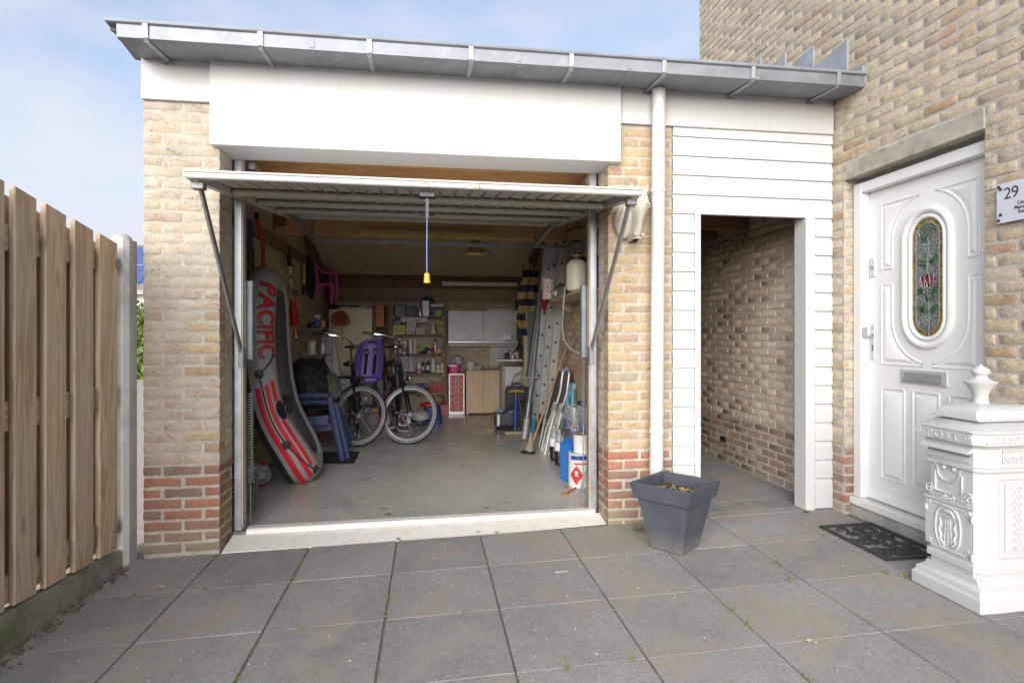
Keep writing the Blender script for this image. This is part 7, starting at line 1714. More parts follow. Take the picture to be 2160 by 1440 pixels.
# top shelf
ub('dark_box', 833, 856, LV[0], .19, .25, drk, 'black box at the left end of the top shelf'); ub('dark_case', 857, 877, LV[0], .16, .2, pm_('charcoal_case', .03, .035, .05), 'charcoal case second from left on the top shelf', 'case')
ul('glass_bottle', 886, LV[0], .025, .17, BOT, pm_('silver_bottle', .5, .5, .5, .25, metal=.6), drk, 'small silver grey bottle left of the white box on the top shelf')
ub('white_box', 891, 905, LV[0], .235, .12, wht, 'upright white box on the top shelf under the green funnel shape'); ub('storage_bin', 910, 940, LV[0] + .0, .185, .22, navyb, 'dark blue storage bin with pale lid at the right end of the top shelf', 'bin', SY0 + .12, wht)
ul('lime_pot', 925, LV[0], .083, .085, TUB, limeg, limeg, 'lime green pot in front of the blue bin on the top shelf', 'pot', SY0 + .085)
t_ = thing('green_cone', 'dark green pointed object sticking up behind the white box', 'funnel', at(900, LV[0] + .235, SY0 + .2)); b = MB(); b.lathe([(.09, .0), (.085, .01), (.01, .12), (0, .125)], 4, None, at(904, LV[0] + .23, SY0 + .2)); obj('cone', b, M['greenp'], t_, 0); b = MB(); b.lathe([(.09, -.015), (.095, -.01), (.095, 0)], 4, None, at(904, LV[0] + .23, SY0 + .2)); obj('rim', b, M['greenp'], t_, 0)
# second shelf
bz = LV[1]
t_ = thing('yellow_basket', 'pale yellow slotted plastic basket on the second shelf', 'basket', at(840, bz)); a_, c_ = at(830, bz), at(854, bz); b = MB(); y_ = SY0 + .02
for k in range(10): x = a_.x + (c_.x - a_.x) * k / 9; b.beam((x * .96 + .04 * (a_.x + c_.x) / 2, y_, bz + .012), (x, y_ - .008, bz + .115), .011, .006, (0, 1, 0))
for yy in (y_ + .17,):
    for k in range(6): x = a_.x + (c_.x - a_.x) * k / 5; b.beam((x, yy, bz + .012), (x, yy, bz + .115), .011, .006, (0, 1, 0))
b.bb(a_.x, c_.x, y_ - .008, y_ + .18, bz, bz + .014); obj('slats', b, yel, t_, 0)
b = MB(); b.bb(a_.x - .006, c_.x + .006, y_ - .016, y_ - .002, bz + .110, bz + .128, .003); b.bb(a_.x - .006, c_.x + .006, y_ + .17, y_ + .184, bz + .110, bz + .128, .003); obj('rim', b, yel, t_)
ul('teal_lid', 841, bz + .015, .06, .12, CAN, pm_('teal_plastic', .02, .13, .16), pm_('teal_plastic', .02, .13, .16), 'teal pot standing in the yellow basket', 'pot', SY0 + .12)
ub('grey_file_box', 857, 876, bz, .092, .2, gr_box, 'pale grey file box, lower left of the stacked three', 'box', front=drk); ub('grey_file_box', 877.5, 896, bz, .092, .2, gr_box, 'pale grey file box, lower right of the stacked three', 'box', front=drk)
ub('grey_file_box', 858, 878, bz + .093, .092, .2, gr_box, 'pale grey file box on top of the lower left one', 'box', front=drk)
t_ = thing('long_carton', 'long pale grey carton lying tilted on the stacked file boxes', 'box', at(873, bz + .2)); a_ = at(845, 0); c_ = at(901, 0); b = MB(); b.beam((a_.x, SY0 + .14, bz + .222), (c_.x, SY0 + .14, bz + .212), .18, .085, b=.003); obj('carton', b, gr_box, t_); b = MB(); b.beam((a_.x + .2, SY0 + .045, bz + .205), (a_.x + .3, SY0 + .045, bz + .204), .006, .03); obj('flap', b, cardb, t_)
t_ = thing('white_funnel', 'small white funnel standing upside down on the second shelf', 'funnel', at(914, bz)); b = MB(); b.lathe([(.052, 0), (.05, .01), (.014, .08), (.009, .12), (.012, .125), (.006, .14)], 16, None, at(914, bz)); obj('cone', b, wht, t_); b = MB(); b.tube([at(914, bz + .135) + Vector((.014 * math.cos(q), 0, .012 + .014 * math.sin(q))) for q in [6.283 * k / 12 for k in range(12)]], .003, 5, True); obj('loop', b, wht, t_)
ub('cardboard_box', 922, 938, bz, .135, .2, cardb, 'small cardboard box at the right end of the second shelf'); ub('kraft_box', 919, 939, bz + .136, .055, .2, pm_('worn_kraft', .36, .29, .2, .8), 'flat kraft box lying on the small cardboard box')
ub('blue_grey_tin', 831, 845, bz + .13, .075, .2, pm_('slate_tin', .10, .12, .15), 'slate grey tin behind the yellow basket on the second shelf')
# third shelf
bz = LV[2]
ub('pale_sheet', 831, 850, bz, .24, .05, gr_box, 'flat pale panel standing at the left of the third shelf', 'panel', SY0 + .2)
ul('sealant_tube', 853, bz, .033, .20, CAN, wht, amb, 'white tube with orange cap on the third shelf, leftmost', 'tube', labm=amb); ul('white_tube', 866, bz, .026, .195, CAN, wht, wht, 'plain white tube in the middle of the third shelf', 'tube'); ul('white_tube', 875, bz, .028, .19, CAN, pm_('ivory_tube', .55, .52, .44), wht, 'ivory tube right of the plain white tube on the third shelf', 'tube')
t_ = thing('lime_gloves', 'crumpled lime yellow gloves on the third shelf', 'gloves', at(888, bz)); b = MB()
for k in range(6): q = at(881 + k * 2.6, bz); b.tube([q + Vector((0, 0, .04)), q + Vector((rnd(-.03, .03), -.02, .10)), q + Vector((rnd(-.04, .04), -.03, .06))], [.022, .016, .012], 8)
obj('glove', b, pm_('lime_yellow', .32, .40, .04), t_)
t_ = thing('blue_cloth', 'crumpled dark blue bag on the third shelf edge', 'bag', at(898, bz)); b = MB()
for k in range(8): b.ball(at(892 + k * 1.9, bz + .045 + rnd(-.015, .03)), rnd(.03, .045), 9, (1, .8, .9))
obj('fabric', b, pm_('blue_fabric', .02, .04, .12, .8), t_)
ul('red_bottle', 911, bz, .024, .115, BOT, M['redp'], M['yel2'], 'red bottle with yellow nozzle on the third shelf'); ul('spray_can', 918, bz, .022, .19, CAN, pm_('silver_can', .45, .47, .55, .3, metal=.5), navyb, 'tall silver spray can on the third shelf', 'spray can'); ul('small_jar', 905, bz, .022, .08, CAN, gr_box, wht, 'small grey jar left of the red bottle', 'jar')
t_ = thing('orange_reel', 'round orange tape reel standing on the third shelf', 'tape', at(925, bz)); b = MB(); b.lathe([(.018, -.015), (.038, -.015), (.038, .015), (.018, .015)], 20, Matrix.Rotation(R(90), 4, 'X'), at(925, bz + .04, SY0 + .04)); obj('reel', b, amb, t_); b = MB(); b.lathe([(.0175, -.012), (.0175, .012)], 14, Matrix.Rotation(R(90), 4, 'X'), at(925, bz + .04, SY0 + .04)); obj('core', b, yel, t_)
ub('slate_box', 931, 938, bz, .085, .1, pm_('slate_tin', .10, .12, .15), 'small slate box at the right end of the third shelf')
# fourth shelf
bz = LV[3]
ul('blue_flask', 842, bz, .052, .185, [(.8, 0), (1, .03), (1, .6), (.8, .75), (.5, .85), (.5, .95)], pm_('steel_blue', .05, .16, .30, .4), drk, 'blue flask with black cap on the fourth shelf', 'flask')
ub('pale_sheet', 834, 872, bz + .001, .25, .02, gr_box, 'pale back panel behind the flask on the fourth shelf', 'panel', SY0 + .3)
ul('white_bottle', 884, bz, .028, .13, CAN, wht, wht, 'white box-like bottle with pink print on the fourth shelf', labm=pnk); ul('dark_bottle', 892, bz, .028, .20, BOT, pm_('dark_glass', .03, .03, .03, .15), clr, 'dark glass bottle second of the row on the fourth shelf', labm=gr_box); ul('dark_bottle', 903, bz, .024, .215, BOT, pm_('blue_black_glass', .012, .015, .05, .15), wht, 'blue-black bottle with white label in the middle of the fourth shelf', labm=wht)
ul('clear_bottle', 913.5, bz, .042, .205, [(.8, 0), (1, .04), (.9, .3), (1, .55), (.8, .75), (.7, .9)], pm_('frosted_bottle', .48, .48, .47, .3), wht, 'frosted clear bottle with waisted shape on the fourth shelf'); ul('detergent_bottle', 924, bz, .032, .15, BOT, wht, navyb, 'white bottle with dark blue cap on the fourth shelf', labm=gr_box); ul('detergent_bottle', 933, bz, .032, .165, BOT, wht, M['redp'], 'white bottle with red cap at the right end of the fourth shelf', labm=yel)
# fifth shelf
bz = LV[4]
ul('steel_pot', 845, bz, .085, .18, CAN, M['satin'], M['satin'], 'brushed steel canister on the lowest shelf', 'canister', SY0 + .14); ub('blue_box', 882, 895, bz + .07, .07, .1, pm_('bright_blue', .02, .07, .42), 'small bright blue box on the lowest shelf'); ub('dark_tool_case', 878, 905, bz, .068, .2, drk, 'flat black case under the bright blue box', 'case')
t_ = thing('red_basket', 'red slotted basket of tools on the lowest shelf', 'basket', at(921, bz)); a_, c_ = at(906, bz), at(937, bz); b = MB()
for k in range(11): x = a_.x + .008 + (c_.x - a_.x - .016) * k / 10; b.beam((x, SY0 + .012, bz + .01), (x, SY0 + .006, bz + .135), .012, .006, (0, 1, 0))
b.bb(a_.x, c_.x, SY0 + .005, SY0 + .22, bz, bz + .014); b.bb(a_.x, c_.x, SY0 + .21, SY0 + .216, bz, bz + .13); obj('slats', b, M['redp'], t_, 0)
b = MB(); b.bb(a_.x - .008, c_.x + .008, SY0 - .006, SY0 + .018, bz + .125, bz + .145, .003); obj('rim', b, M['redp'], t_)
b = MB()
for k in range(14): q = Vector((rnd(a_.x + .02, c_.x - .02), SY0 + .08 + rnd(-.04, .08), bz + .05)); b.tube([q, q + Vector((rnd(-.08, .08), rnd(-.03, .03), rnd(.05, .16)))], rnd(.006, .014), 6)
obj('tools', b, M['straw'], t_, 35, None, 'stuff')
# side shelf contents
ub('orange_box', 793, 810, 1.365, .31, .2, orn, 'tall orange box on the dark side shelf', y=5.45); ub('dark_folder', 782, 791, 1.365, .26, .2, pm_('dark_green', .02, .035, .035), 'dark green folder left of the tall orange box', 'folder', y=5.47)
t_ = thing('blue_tub', 'pale blue tub with dark lid on the dark side shelf', 'tub', at(800, 1.12, 5.5)); a_ = at(799.5, 1.121, 5.53); b = MB(); b.lathe([(.055, 0), (.062, .005), (.07, .13), (.07, .135)], 20, None, a_); obj('body', b, pm_('pale_blue_tub', .16, .27, .34), t_); b = MB(); b.lathe([(.073, .135), (.075, .16), (.07, .165), (0, .165)], 20, None, a_); obj('lid', b, pm_('dark_teal', .03, .08, .11), t_)
ub('maroon_box', 780, 789, 1.12, .11, .15, pm_('maroon_box', .10, .01, .03), 'maroon box left of the pale blue tub', y=5.5)
t_ = thing('handsaw', 'handsaw hanging on the side of the main shelves', 'saw', (-.55, 5.36, 1.0)); b = MB(); b.prism([(-.64, 1.02), (-.63, 1.10), (-.57, 1.085), (-.57, .70), (-.585, .70)], lambda a, z, y: Vector((a, y, z)), 5.365, 5.368); obj('blade', b, M['lath'], t_, 0); b = MB(); b.bb(-.65, -.57, 5.36, 5.373, 1.10, 1.15, .004); obj('handle', b, M['shelfw'], t_)
# red drawer unit
du = panel_thing('drawer_unit', 'grey metal drawer unit with six orange red drawers', 'drawer unit', .315, .555, 5.42, 5.74, FZ, .64, M['satin'])
for k in range(6):
    z0 = .062 + k * .094; b = MB(); b.bb(.335, .535, 5.40, 5.419, z0, z0 + .089, .003); dr = obj('drawer', b, pm_('orange_red_metal', .40, .035, .010, .4), du)
    b = MB(); b.bb(.41, .465, 5.393, 5.3995, z0 + .03, z0 + .035); b.bb(.41, .465, 5.393, 5.3995, z0 + .056, z0 + .061); b.bb(.41, .415, 5.393, 5.3995, z0 + .0352, z0 + .0558); b.bb(.46, .465, 5.393, 5.3995, z0 + .0352, z0 + .0558); obj('label_holder', b, M['tinw'], dr, 0)
    b = MB(); b.bb(.416, .459, 5.3975, 5.3998, z0 + .036, z0 + .055); obj('label_slot', b, M['black'], dr, 0)
t_ = thing('pink_bag', 'magenta pink bag on top of the drawer unit', 'bag', (.40, 5.5, .64)); b = MB(); b.grid(lambda u, v: Vector((.405 + (.10 * (1 - .12 * v)) * math.copysign(abs(math.cos(6.283 * u)) ** .6, math.cos(6.283 * u)), 5.5 + .07 * math.copysign(abs(math.sin(6.283 * u)) ** .6, math.sin(6.283 * u)) * (1 - .4 * v), .641 + .145 * v + .008 * math.sin(12 * u))), 30, 8, True); obj('body', b, pm_('magenta_bag', .48, .02, .17, .35), t_, 40); b = MB(); b.beam((.31, 5.43, .765), (.44, 5.43, .755), .006, .025); obj('label_band', b, wht, t_)
t_ = thing('plastic_wad', 'crumpled white plastic wad on top of the pink bag', 'plastic bag', (.45, 5.55, .78)); b = MB(); rs = random.Random(8); b.grid(lambda u, v: Vector((.455, 5.56, .84)) + Vector((math.sin(math.pi * v) * math.cos(6.283 * u), math.sin(math.pi * v) * math.sin(6.283 * u), -math.cos(math.pi * v))) * (.085 + rs.uniform(-.014, .014)), 16, 12, True); obj('plastic', b, gr_box, t_, 25)
# beige two-door cabinet
m2 = wood('beech_laminate', (.56, .39, .24, 1), (.63, .46, .30, 1), .5, 1.4, 2, False, .05)
bc_ = panel_thing('low_cabinet', 'low beech cabinet with two doors beside the red drawers', 'cabinet', .575, 1.09, 5.36, 5.76, .035, .668, m2)
b = MB(); b.bb(.565, 1.10, 5.335, 5.77, .669, .69, .002); obj('top_board', b, m2, bc_)
for x0, x1, hx_ in ((.577, .830, .805), (.834, 1.088, .86)):
    b = MB(); b.bb(x0, x1, 5.340, 5.358, .04, .665, .002); dd = obj('cabinet_door', b, m2, bc_); b = MB(); b.tube([(hx_, 5.339, .50), (hx_, 5.325, .51), (hx_, 5.325, .56), (hx_, 5.339, .57)], .005, 6); obj('handle', b, M['satin'], dd)
for x in (.60, 1.065): b = MB(); b.lathe([(.012, 0), (.015, .01), (.015, .022)], 10, None, (x, 5.38, .0125)); obj('foot', b, M['satin'], bc_)
cu_ = .692
t_ = thing('paint_bucket', 'white bucket with colourful print on the low cabinet', 'bucket', (.68, 5.5, cu_)); b = MB(); b.lathe([(.055, 0), (.058, .004), (.068, .115), (.072, .118), (.072, .128), (.066, .13)], 20, None, (.655, 5.5, cu_)); obj('body', b, wht, t_)
def confetti():
    t = NT('colour_print'); vo = t.n('ShaderNodeTexVoronoi'); vo.inputs['Scale'].default_value = 30; t.l(t.P(), vo.inputs['Vector']); return t.done(t.mix(.75, vo.outputs['Color'], (.6, .55, .5, 1)), .5)
M['conf'] = confetti(); b = MB(); b.grid(lambda u, v: Vector((.655 + (.0595 + .008 * v) * math.sin(-1.5 + 3 * u), 5.5 - (.0595 + .008 * v) * math.cos(-1.5 + 3 * u), cu_ + .012 + .09 * v)), 14, 3); obj('print', b, M['conf'], t_, 0)
t_ = ub('grey_card_box', 993, 1014, cu_, .065, .12, gr_box, 'small pale grey box with label frame on the low cabinet', y=5.45, front=drk)
t_ = thing('silver_cup', 'small shiny metal cup on the low cabinet', 'cup', (.87, 5.48, cu_)); b = MB(); b.lathe([(.02, 0), (.03, .004), (.034, .04), (.031, .04), (.02, .01)], 16, None, (.90, 5.5, cu_)); obj('bowl', b, M['chrome'], t_); b = MB(); b.tube([(.934, 5.5, cu_ + .03), (.95, 5.5, cu_ + .022), (.932, 5.5, cu_ + .01)], .004, 6); obj('handle', b, M['chrome'], t_)
# wall cabinet
pg_ = pm_('grey_white_laminate', .66, .63, .59, .45)
wc = panel_thing('wall_cabinet', 'pale wall cabinet with two doors under the strip light', 'cabinet', .305, 1.385, 5.42, 5.78, 1.10, 1.60, pg_)
for x0, x1 in ((.308, .842), (.846, 1.382)):
    b = MB(); b.bb(x0, x1, 5.40, 5.418, 1.135, 1.598, .002); dd = obj('cabinet_door', b, pg_, wc)
    b = MB(); b.bb(x0, x1, 5.392, 5.418, 1.118, 1.133, .002); obj('door_grip', b, M['alu'], dd)
b = MB(); b.bb(.32, 1.37, 5.41, 5.43, 1.072, 1.088, .002); obj('light_rail', b, M['tinw'], wc)
t_ = thing('papers', 'white papers lying on top of the pale wall cabinet', 'papers', (1.1, 5.5, 1.6)); b = MB()
for k in range(4): b.box((1.12 + rnd(-.03, .03), 5.5, 1.606 + .008 * k), (.42, .14, .006), 0, rnd(-.06, .06))
obj('sheet', b, wht, t_, 0, None, 'stuff')
# tiles on the wall, one by one
for i in range(4):
    for j in range(3):
        b = MB(); x0 = .985 + .148 * i; z0 = .74 + .148 * j
        if x0 + .145 < 1.46: b.bb(x0, min(1.46, x0 + .145), 5.768, 5.787, z0, z0 + .145, .002); obj('wall_tile', b, pm_('white_tile', .55, .54, .50, .25), garage, 30)
# small work shelf with odds and ends
wsf = thing('work_shelf', 'narrow pale shelf with tools left of the side door', 'shelf', (1.25, 5.2, .85)); b = MB(); b.prism([(1.0, 5.0), (1.44, 4.94), (1.44, 5.4), (1.06, 5.4)], lambda a, c, z: Vector((a, c, z)), .845, .868); obj('shelf_board', b, wht, wsf, 0)
for p in ((1.03, 1.42),): b = MB(); b.beam((1.42, 5.1, .84), (1.42, 5.35, .62), .02, .03); obj('shelf_bracket', b, M['steel'], wsf)
for k, (x, h, r_, m, nm, lb) in enumerate(((1.18, .10, .035, drk, 'dark_pot', 'dark brown pot on the narrow work shelf'), (1.26, .07, .03, M['satin'], 'metal_vice', 'small grey metal vice on the narrow work shelf'), (1.33, .13, .028, gr_box, 'grey_canister', 'pale grey canister on the narrow work shelf'))):
    t_ = thing(nm, lb, 'workshop item', (x, 5.15, .868)); b = MB(); b.lathe([(r_, 0), (r_ * 1.05, .01), (r_, h * .8), (r_ * .6, h)], 14, None, (x, 5.15, .869)); obj('body', b, m, t_); b = MB(); b.tube([(x - r_, 5.15, .87 + h * .5), (x - r_ - .03, 5.13, .87 + h * .6), (x - r_, 5.15, .87 + h * .8)], .006, 6); b.tube([(x, 5.15, .86 + h), (x + .06, 5.14, .90 + h)], .007, 6); obj('handle', b, m, t_)
t_ = thing('desk_lamp', 'black angled lamp clamped over the narrow work shelf', 'lamp', (1.3, 5.1, .9)); b = MB(); b.tube([(1.24, 5.2, .88), (1.34, 5.15, 1.05), (1.38, 5.12, 1.08)], .016, 8); obj('arm', b, drk, t_); b = MB(); b.lathe([(.05, -.05), (.045, 0), (.03, .05), (0, .055)], 14, None, (1.37, 5.12, 1.03)); obj('lamp_shade', b, drk, t_)
t_ = ub('picture_frame', 1090, 1106, 1.14, .26, .03, drk, 'small dark framed picture behind the striped jacket', 'picture', y=5.0)
b = MB(); b.bb(1.10, 1.22, 4.992, 4.9965, 1.16, 1.25); obj('picture_print', b, wht, t_, 0)
# white fridge, tool cases, pump
fr_ = panel_thing('fridge', 'small white fridge under the narrow work shelf', 'fridge', 1.10, 1.455, 5.12, 5.7, FZ, .76, wht)
b = MB(); b.bb(1.135, 1.455, 5.09, 5.118, .03, .755, .006); obj('fridge_door', b, wht, fr_); b = MB(); b.bb(1.10, 1.132, 5.09, 5.118, .03, .755, .003); obj('hinge_side', b, gr_box, fr_)
t_ = thing('socket_strip', 'cream power sockets and cables on the post of the side door', 'sockets', (1.40, 4.9, .5)); b = MB()
for z in (.72, .60, .50, .40): b.bb(1.36, 1.39, 4.85, 4.915, z - .045, z + .045, .004)
obj('socket_box', b, pm_('cream_plastic', .52, .47, .30, .5), t_); b = MB(); b.tube([(1.37, 4.85, .70), (1.27, 4.95, .64), (1.22, 5.0, .5), (1.27, 5.0, .38)], .006, 6); b.tube([(1.37, 4.85, .60), (1.28, 4.95, .54), (1.26, 5.0, .45), (1.35, 4.9, .42)], .004, 6); b.tube([(1.38, 4.85, 1.1), (1.37, 4.86, .9), (1.38, 4.85, .72)], .005, 6); obj('cable', b, drk, t_)
case_g = pm_('graphite_case', .045, .047, .05, .5, var=.2)
t_ = thing('power_tool_case', 'grey moulded tool case with red badge standing before the fridge', 'tool case', (1.25, 4.8, FZ)); b = MB(); b.prism([(1.10, FZ), (1.42, FZ), (1.42, .46), (1.38, .50), (1.13, .50), (1.10, .44)], lambda a, z, y: Vector((a, y, z)), 4.62, 4.80); obj('shell', b, case_g, t_, 30)
b = MB()
for z in (.12, .22, .32, .41): b.bb(1.12, 1.40, 4.608, 4.6195, z, z + .03, .003)
obj('rib', b, case_g, t_, 30, None, 'stuff'); b = MB(); b.bb(1.25, 1.30, 4.604, 4.6075, .33, .345); obj('badge', b, M['redp'], t_, 0); b = MB(); b.tube([(1.20, 4.7, .50), (1.20, 4.7, .535), (1.32, 4.7, .535), (1.32, 4.7, .50)], .012, 8); obj('handle', b, drk, t_)
c_ = pz(1062, 906, FZ); t_ = thing('open_toolbox', 'black open toolbox with a blue cloth on the floor near the pump', 'toolbox', c_); x0 = c_.x - .10; b = MB(); y0 = c_.y
for q in ((x0, x0 + .30, y0, y0 + .012), (x0, x0 + .30, y0 + .2, y0 + .212), (x0, x0 + .012, y0 + .0125, y0 + .1995), (x0 + .288, x0 + .30, y0 + .0125, y0 + .1995)): b.bb(*q, FZ + .02, .22)
b.bb(x0 + .012, x0 + .288, y0 + .0125, y0 + .1995, FZ + .02, .10); obj('bin', b, case_g, t_, 0)
b = MB(); b.bb(x0 + .02, x0 + .05, y0 - .003, y0 - .0005, .06, .21); obj('label_strip', b, wht, t_, 0)
c2 = Vector((x0 + .15, y0 + .1, .2)); rs = random.Random(4); b = MB(); b.grid(lambda u, v: c2 + Vector(((u - .5) * .22, (v - .5) * .17, .03 + .05 * math.sin(u * 5 + 1) * math.sin(v * 3.1) + rs.uniform(-.012, .012))), 10, 8); t2_ = tag(obj('blue_cloth', b, pm_('pale_blue_cloth', .22, .33, .55, .9), None, 40), 'crumpled pale blue cloth lying in the open toolbox', 'cloth')
t_ = thing('coiled_rope', 'loops of thin green-grey rope hanging over the left of the toolbox', 'rope', (x0, y0, .1)); b = MB()
for k in range(6): b.tube([(x0 + .02, y0 + .05, .23), (x0 - .05 - .012 * k, y0 - .01, .20 - .02 * k), (x0 - .06 - .010 * k, y0 - .02, .08), (x0 - .02, y0 - .02, .03 + .006 * k)], .004, 5)
obj('rope_loop', b, pm_('rope_green', .16, .16, .09, .8), t_)
t_ = thing('black_brush', 'fuzzy black brush head lying before the toolbox', 'brush', (x0 + .1, y0 - .08, FZ)); b = MB()
for k in range(90): q = Vector((x0 + .02 + rnd(0, .20), y0 - .06, .045)); d = Vector((rnd(-1, 1), rnd(-1, 1), rnd(-.7, 1))).normalized() * .045; b.tube([q, q + d], .0035, 4)
obj('bristles', b, M['rubber'], t_, 0, None, 'stuff'); b = MB(); b.tube([(x0 + .02, y0 - .06, .045), (x0 + .24, y0 - .06, .04)], .02, 8); obj('brush_core', b, drk, t_)
case2 = panel_thing('black_case', 'tall black case on the floor behind the blue pump', 'case', 1.14, 1.40, 3.9, 4.25, FZ, .34, case_g); b = MB(); b.bb(1.13, 1.41, 3.888, 3.899, .30, .35, .004); obj('lid_rim', b, drk, case2); b = MB(); b.bb(1.24, 1.30, 3.880, 3.8875, .26, .30, .003); obj('latch', b, drk, case2)
pb = pz(1087, 914, FZ); pt = py(1087, 834, pb.y + .05); pmx = thing('track_pump', 'blue bicycle track pump with wooden foot and yellow handle', 'pump', pb)
b = MB(); b.tube([pb + Vector((0, .03, .02)), Vector((pb.x + .012, pb.y + .03, pt.z))], .022, 12); obj('barrel', b, pm_('blue_enamel', .015, .06, .27, .3), pmx)
b = MB(); b.box(pb + Vector((0, .03, .012)), (.26, .10, .02), .004); obj('foot', b, M['lath'], pmx)
b = MB(); b.tube([(pb.x + .012, pb.y + .03, pt.z), (pb.x + .012, pb.y + .03, pt.z + .045)], .006, 6); b.tube([(pb.x - .08, pb.y + .03, pt.z + .05), (pb.x - .02, pb.y + .03, pt.z + .06), (pb.x + .05, pb.y + .03, pt.z + .06), (pb.x + .11, pb.y + .03, pt.z + .05)], [.012, .016, .016, .012], 8); obj('handle', b, pm_('amber_handle', .40, .24, .05, .4), pmx)
b = MB(); b.tube([pb + Vector((.02, .03, .05)), pb + Vector((.08, .02, .08)), pb + Vector((.07, .03, .3)), pb + Vector((.04, .04, pt.z))], .007, 6); obj('hose', b, drk, pmx)
t_ = panel_thing('red_cash_box', 'red metal box with carry handle on the floor left of the drawers', 'box', .09, .305, 5.30, 5.46, FZ, .165, pm_('crimson_metal', .34, .008, .025, .35)); b = MB(); b.bb(.085, .31, 5.295, 5.465, .1655, .185, .003); obj('lid', b, M['crimson_metal'], t_); b = MB(); b.tube([(.15, 5.38, .185), (.15, 5.38, .225), (.25, 5.38, .225), (.25, 5.38, .185)], .007, 8); obj('handle', b, M['crimson_metal'], t_)
# pink doll chair with basket and oddments behind the bicycles
t_ = thing('doll_pushchair', 'pink basket on thin pink legs behind the bicycles', 'toy', (-.45, 4.3, FZ)); c_ = py(822, 848, 4.35); b = MB()
for k in range(22): a = 6.283 * k / 22; b.beam(c_ + Vector((.14 * math.cos(a), .11 * math.sin(a), -.13)), c_ + Vector((.19 * math.cos(a), .15 * math.sin(a), .13)), .028, .006, (math.cos(a), math.sin(a), 0))
b.tube([c_ + Vector((.192 * math.cos(a), .152 * math.sin(a), .13)) for a in [6.283 * k / 26 for k in range(26)]], .012, 8, True); b.tube([c_ + Vector((.14 * math.cos(a), .11 * math.sin(a), -.13)) for a in [6.283 * k / 26 for k in range(26)]], .010, 8, True); obj('basket', b, M['pink'], t_)
for dx, dy in ((-.13, -.10), (.13, -.10), (-.13, .10), (.13, .10)): b = MB(); q = c_ + Vector((dx, dy, -.12)); b.tube([q, Vector((q.x + dx * .2, q.y + dy * .2, .02))], .010, 8); obj('leg', b, M['pink'], t_)
t_ = thing('clear_storage_box', 'clear plastic storage box with yellow clip behind the left bicycle', 'storage box', (-.75, 4.6, FZ)); b = MB(); b.bb(-.98, -.50, 4.5, 4.85, FZ, .24, .01); obj('tub', b, pm_('dusty_clear_plastic', .20, .20, .18, .2), t_); b = MB(); b.bb(-.99, -.49, 4.49, 4.86, .241, .265, .005); obj('lid', b, blu, t_); b = MB(); b.bb(-.74, -.62, 4.478, 4.4895, .215, .245, .003); obj('clip', b, M['yellow'], t_)
t_ = thing('white_cable', 'coil of thin white cable on the floor between the bicycles', 'cable', (-.35, 4.0, FZ)); b = MB()
for k in range(4): b.tube([Vector((-.33 + .012 * k, 3.95, .16)) + Vector((.075 * math.cos(a), .02 * math.sin(a * 2), .075 * math.sin(a))) for a in [6.283 * j / 18 for j in range(18)]], .005, 5, True)
b.tube([(-.40, 3.95, .085), (-.35, 3.9, .03), (-.22, 3.9, .025)], .005, 5); obj('coil', b, wht, t_)
t_ = thing('helmet', 'white and dark child helmet on the floor behind the right bicycle', 'helmet', (-.05, 4.2, FZ)); b = MB(); b.ball((-.10, 4.3, .15), .12, 16, (1, 1.15, .8)); obj('shell', b, gr_box, t_); b = MB(); b.lathe([(.122, -.03), (.124, -.005), (.12, .0)], 18, None, (-.10, 4.3, .12)); b.tube([(-.18, 4.24, .10), (-.12, 4.2, .03), (-.05, 4.22, .09)], .006, 6); obj('strap', b, drk, t_)
t_ = thing('navy_bag', 'navy bag with red top standing on the floor behind the right bicycle', 'bag', (.05, 4.5, FZ)); b = MB(); b.grid(lambda u, v: Vector((.06 + (.14 - .03 * v) * math.copysign(abs(math.cos(6.283 * u)) ** .6, math.cos(6.283 * u)), 4.55 + .1 * math.copysign(abs(math.sin(6.283 * u)) ** .6, math.sin(6.283 * u)), FZ + .24 * v)), 28, 7, True); obj('body', b, navyb, t_, 50); b = MB(); b.ball((.02, 4.52, .28), .11, 14, (1.2, .9, .4)); obj('red_top', b, M['redp'], t_)

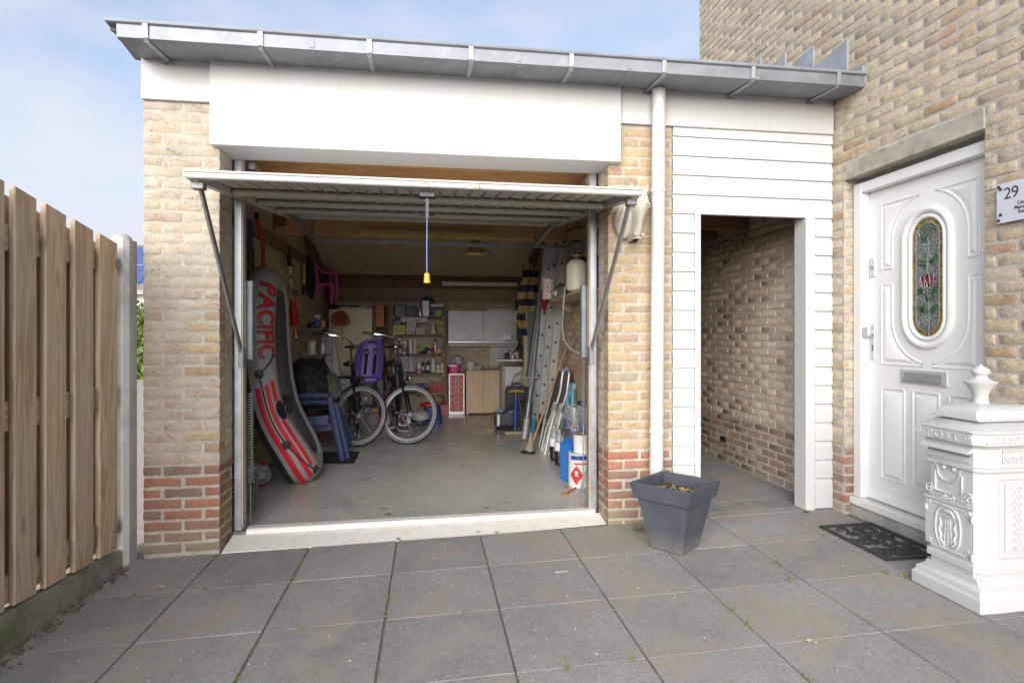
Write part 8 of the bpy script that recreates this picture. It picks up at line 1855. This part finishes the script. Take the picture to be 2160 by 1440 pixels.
# ------------------------------------------------------------------ lamps (all switched off)
M['gold'] = mat('yellow_wire', (.78, .58, .12), .4)
t_ = thing('strip_light_guard', 'yellow wire guard around the strip light on the front beam', 'lamp guard', (0, 2.4, 2.2)); b = MB(); y_, z_ = 2.40, 2.268; x0, x1 = -.665, .675
for dy, dz in ((-.035, -.028), (.0, -.040), (.035, -.028), (-.04, .0)): b.tube([(x0, y_ + dy, z_ + dz), (x1, y_ + dy, z_ + dz)], .0055, 6)
for k in range(7): x = x0 + (x1 - x0) * k / 6; b.tube([(x, y_ - .042, z_ + .02), (x, y_ - .036, z_ - .028), (x, y_, z_ - .041), (x, y_ + .036, z_ - .028), (x, y_ + .042, z_ + .02)], .0055, 6)
obj('wire_cage', b, M['gold'], t_); b = MB(); b.tube([(x0 + .02, y_, z_ - .012), (x1 - .02, y_, z_ - .012)], .013, 10); obj('tube', b, pm_('ivory_tube2', .55, .5, .36, .3), t_); b = MB(); b.bb(x0 + .01, x1 - .01, y_ - .02, y_ + .02, z_ + .005, z_ + .03); obj('batten', b, M['pine'], t_, 0)
t_ = thing('dome_lamp', 'dark metal dome lamp hanging under the back roof slope', 'lamp', (.55, 3.0, 2.2)); c_ = py(1003, 520, 3.1); b = MB(); b.lathe([(.105, -.085), (.108, -.08), (.100, -.06), (.088, .0), (.062, .05), (.04, .065), (0, .066)], 24, None, c_); obj('lamp_shade', b, pm_('brass_dark', .42, .36, .22, .28, metal=.5), t_); b = MB(); b.lathe([(.109, -.088), (.112, -.084), (.108, -.078)], 24, None, c_); obj('shade_rim', b, M['gold'], t_); b = MB(); b.bb(c_.x - .075, c_.x + .075, 3.06, 3.14, c_.z + .075, c_.z + .105, .003); b.tube([c_ + Vector((0, 0, .06)), c_ + Vector((0, 0, .08))], .02, 8); obj('ballast_box', b, gr_box, t_); b = MB(); b.tube([c_ + Vector((.08, 0, .07)), c_ + Vector((.14, .2, .0)), c_ + Vector((.30, .6, -.06))], .004, 5); obj('cable', b, drk, t_)
b = MB(); b.tube([(c_.x, c_.y, c_.z + .10), (c_.x, c_.y, zroof(3.1))], .006, 6); obj('rod', b, drk, t_)
t_ = thing('batten_light', 'white batten strip light fixed to the dark rear purlin', 'lamp', (.72, 4.85, 1.98)); a_, c_ = py(932, 599, 4.85), py(1092, 599, 4.85); b = MB(); b.bb(a_.x, c_.x, 4.855, 4.899, a_.z + .005, a_.z + .035, .003); obj('batten', b, wht, t_); b = MB(); b.tube([(a_.x + .02, 4.86, a_.z - .008), (c_.x - .02, 4.86, a_.z - .008)], .013, 10); obj('tube', b, wht, t_); b = MB(); b.bb(a_.x, a_.x + .018, 4.842, 4.89, a_.z - .025, a_.z + .004); b.bb(c_.x - .018, c_.x, 4.842, 4.89, a_.z - .025, a_.z + .004); obj('lamp_holder', b, gr_box, t_, 0)
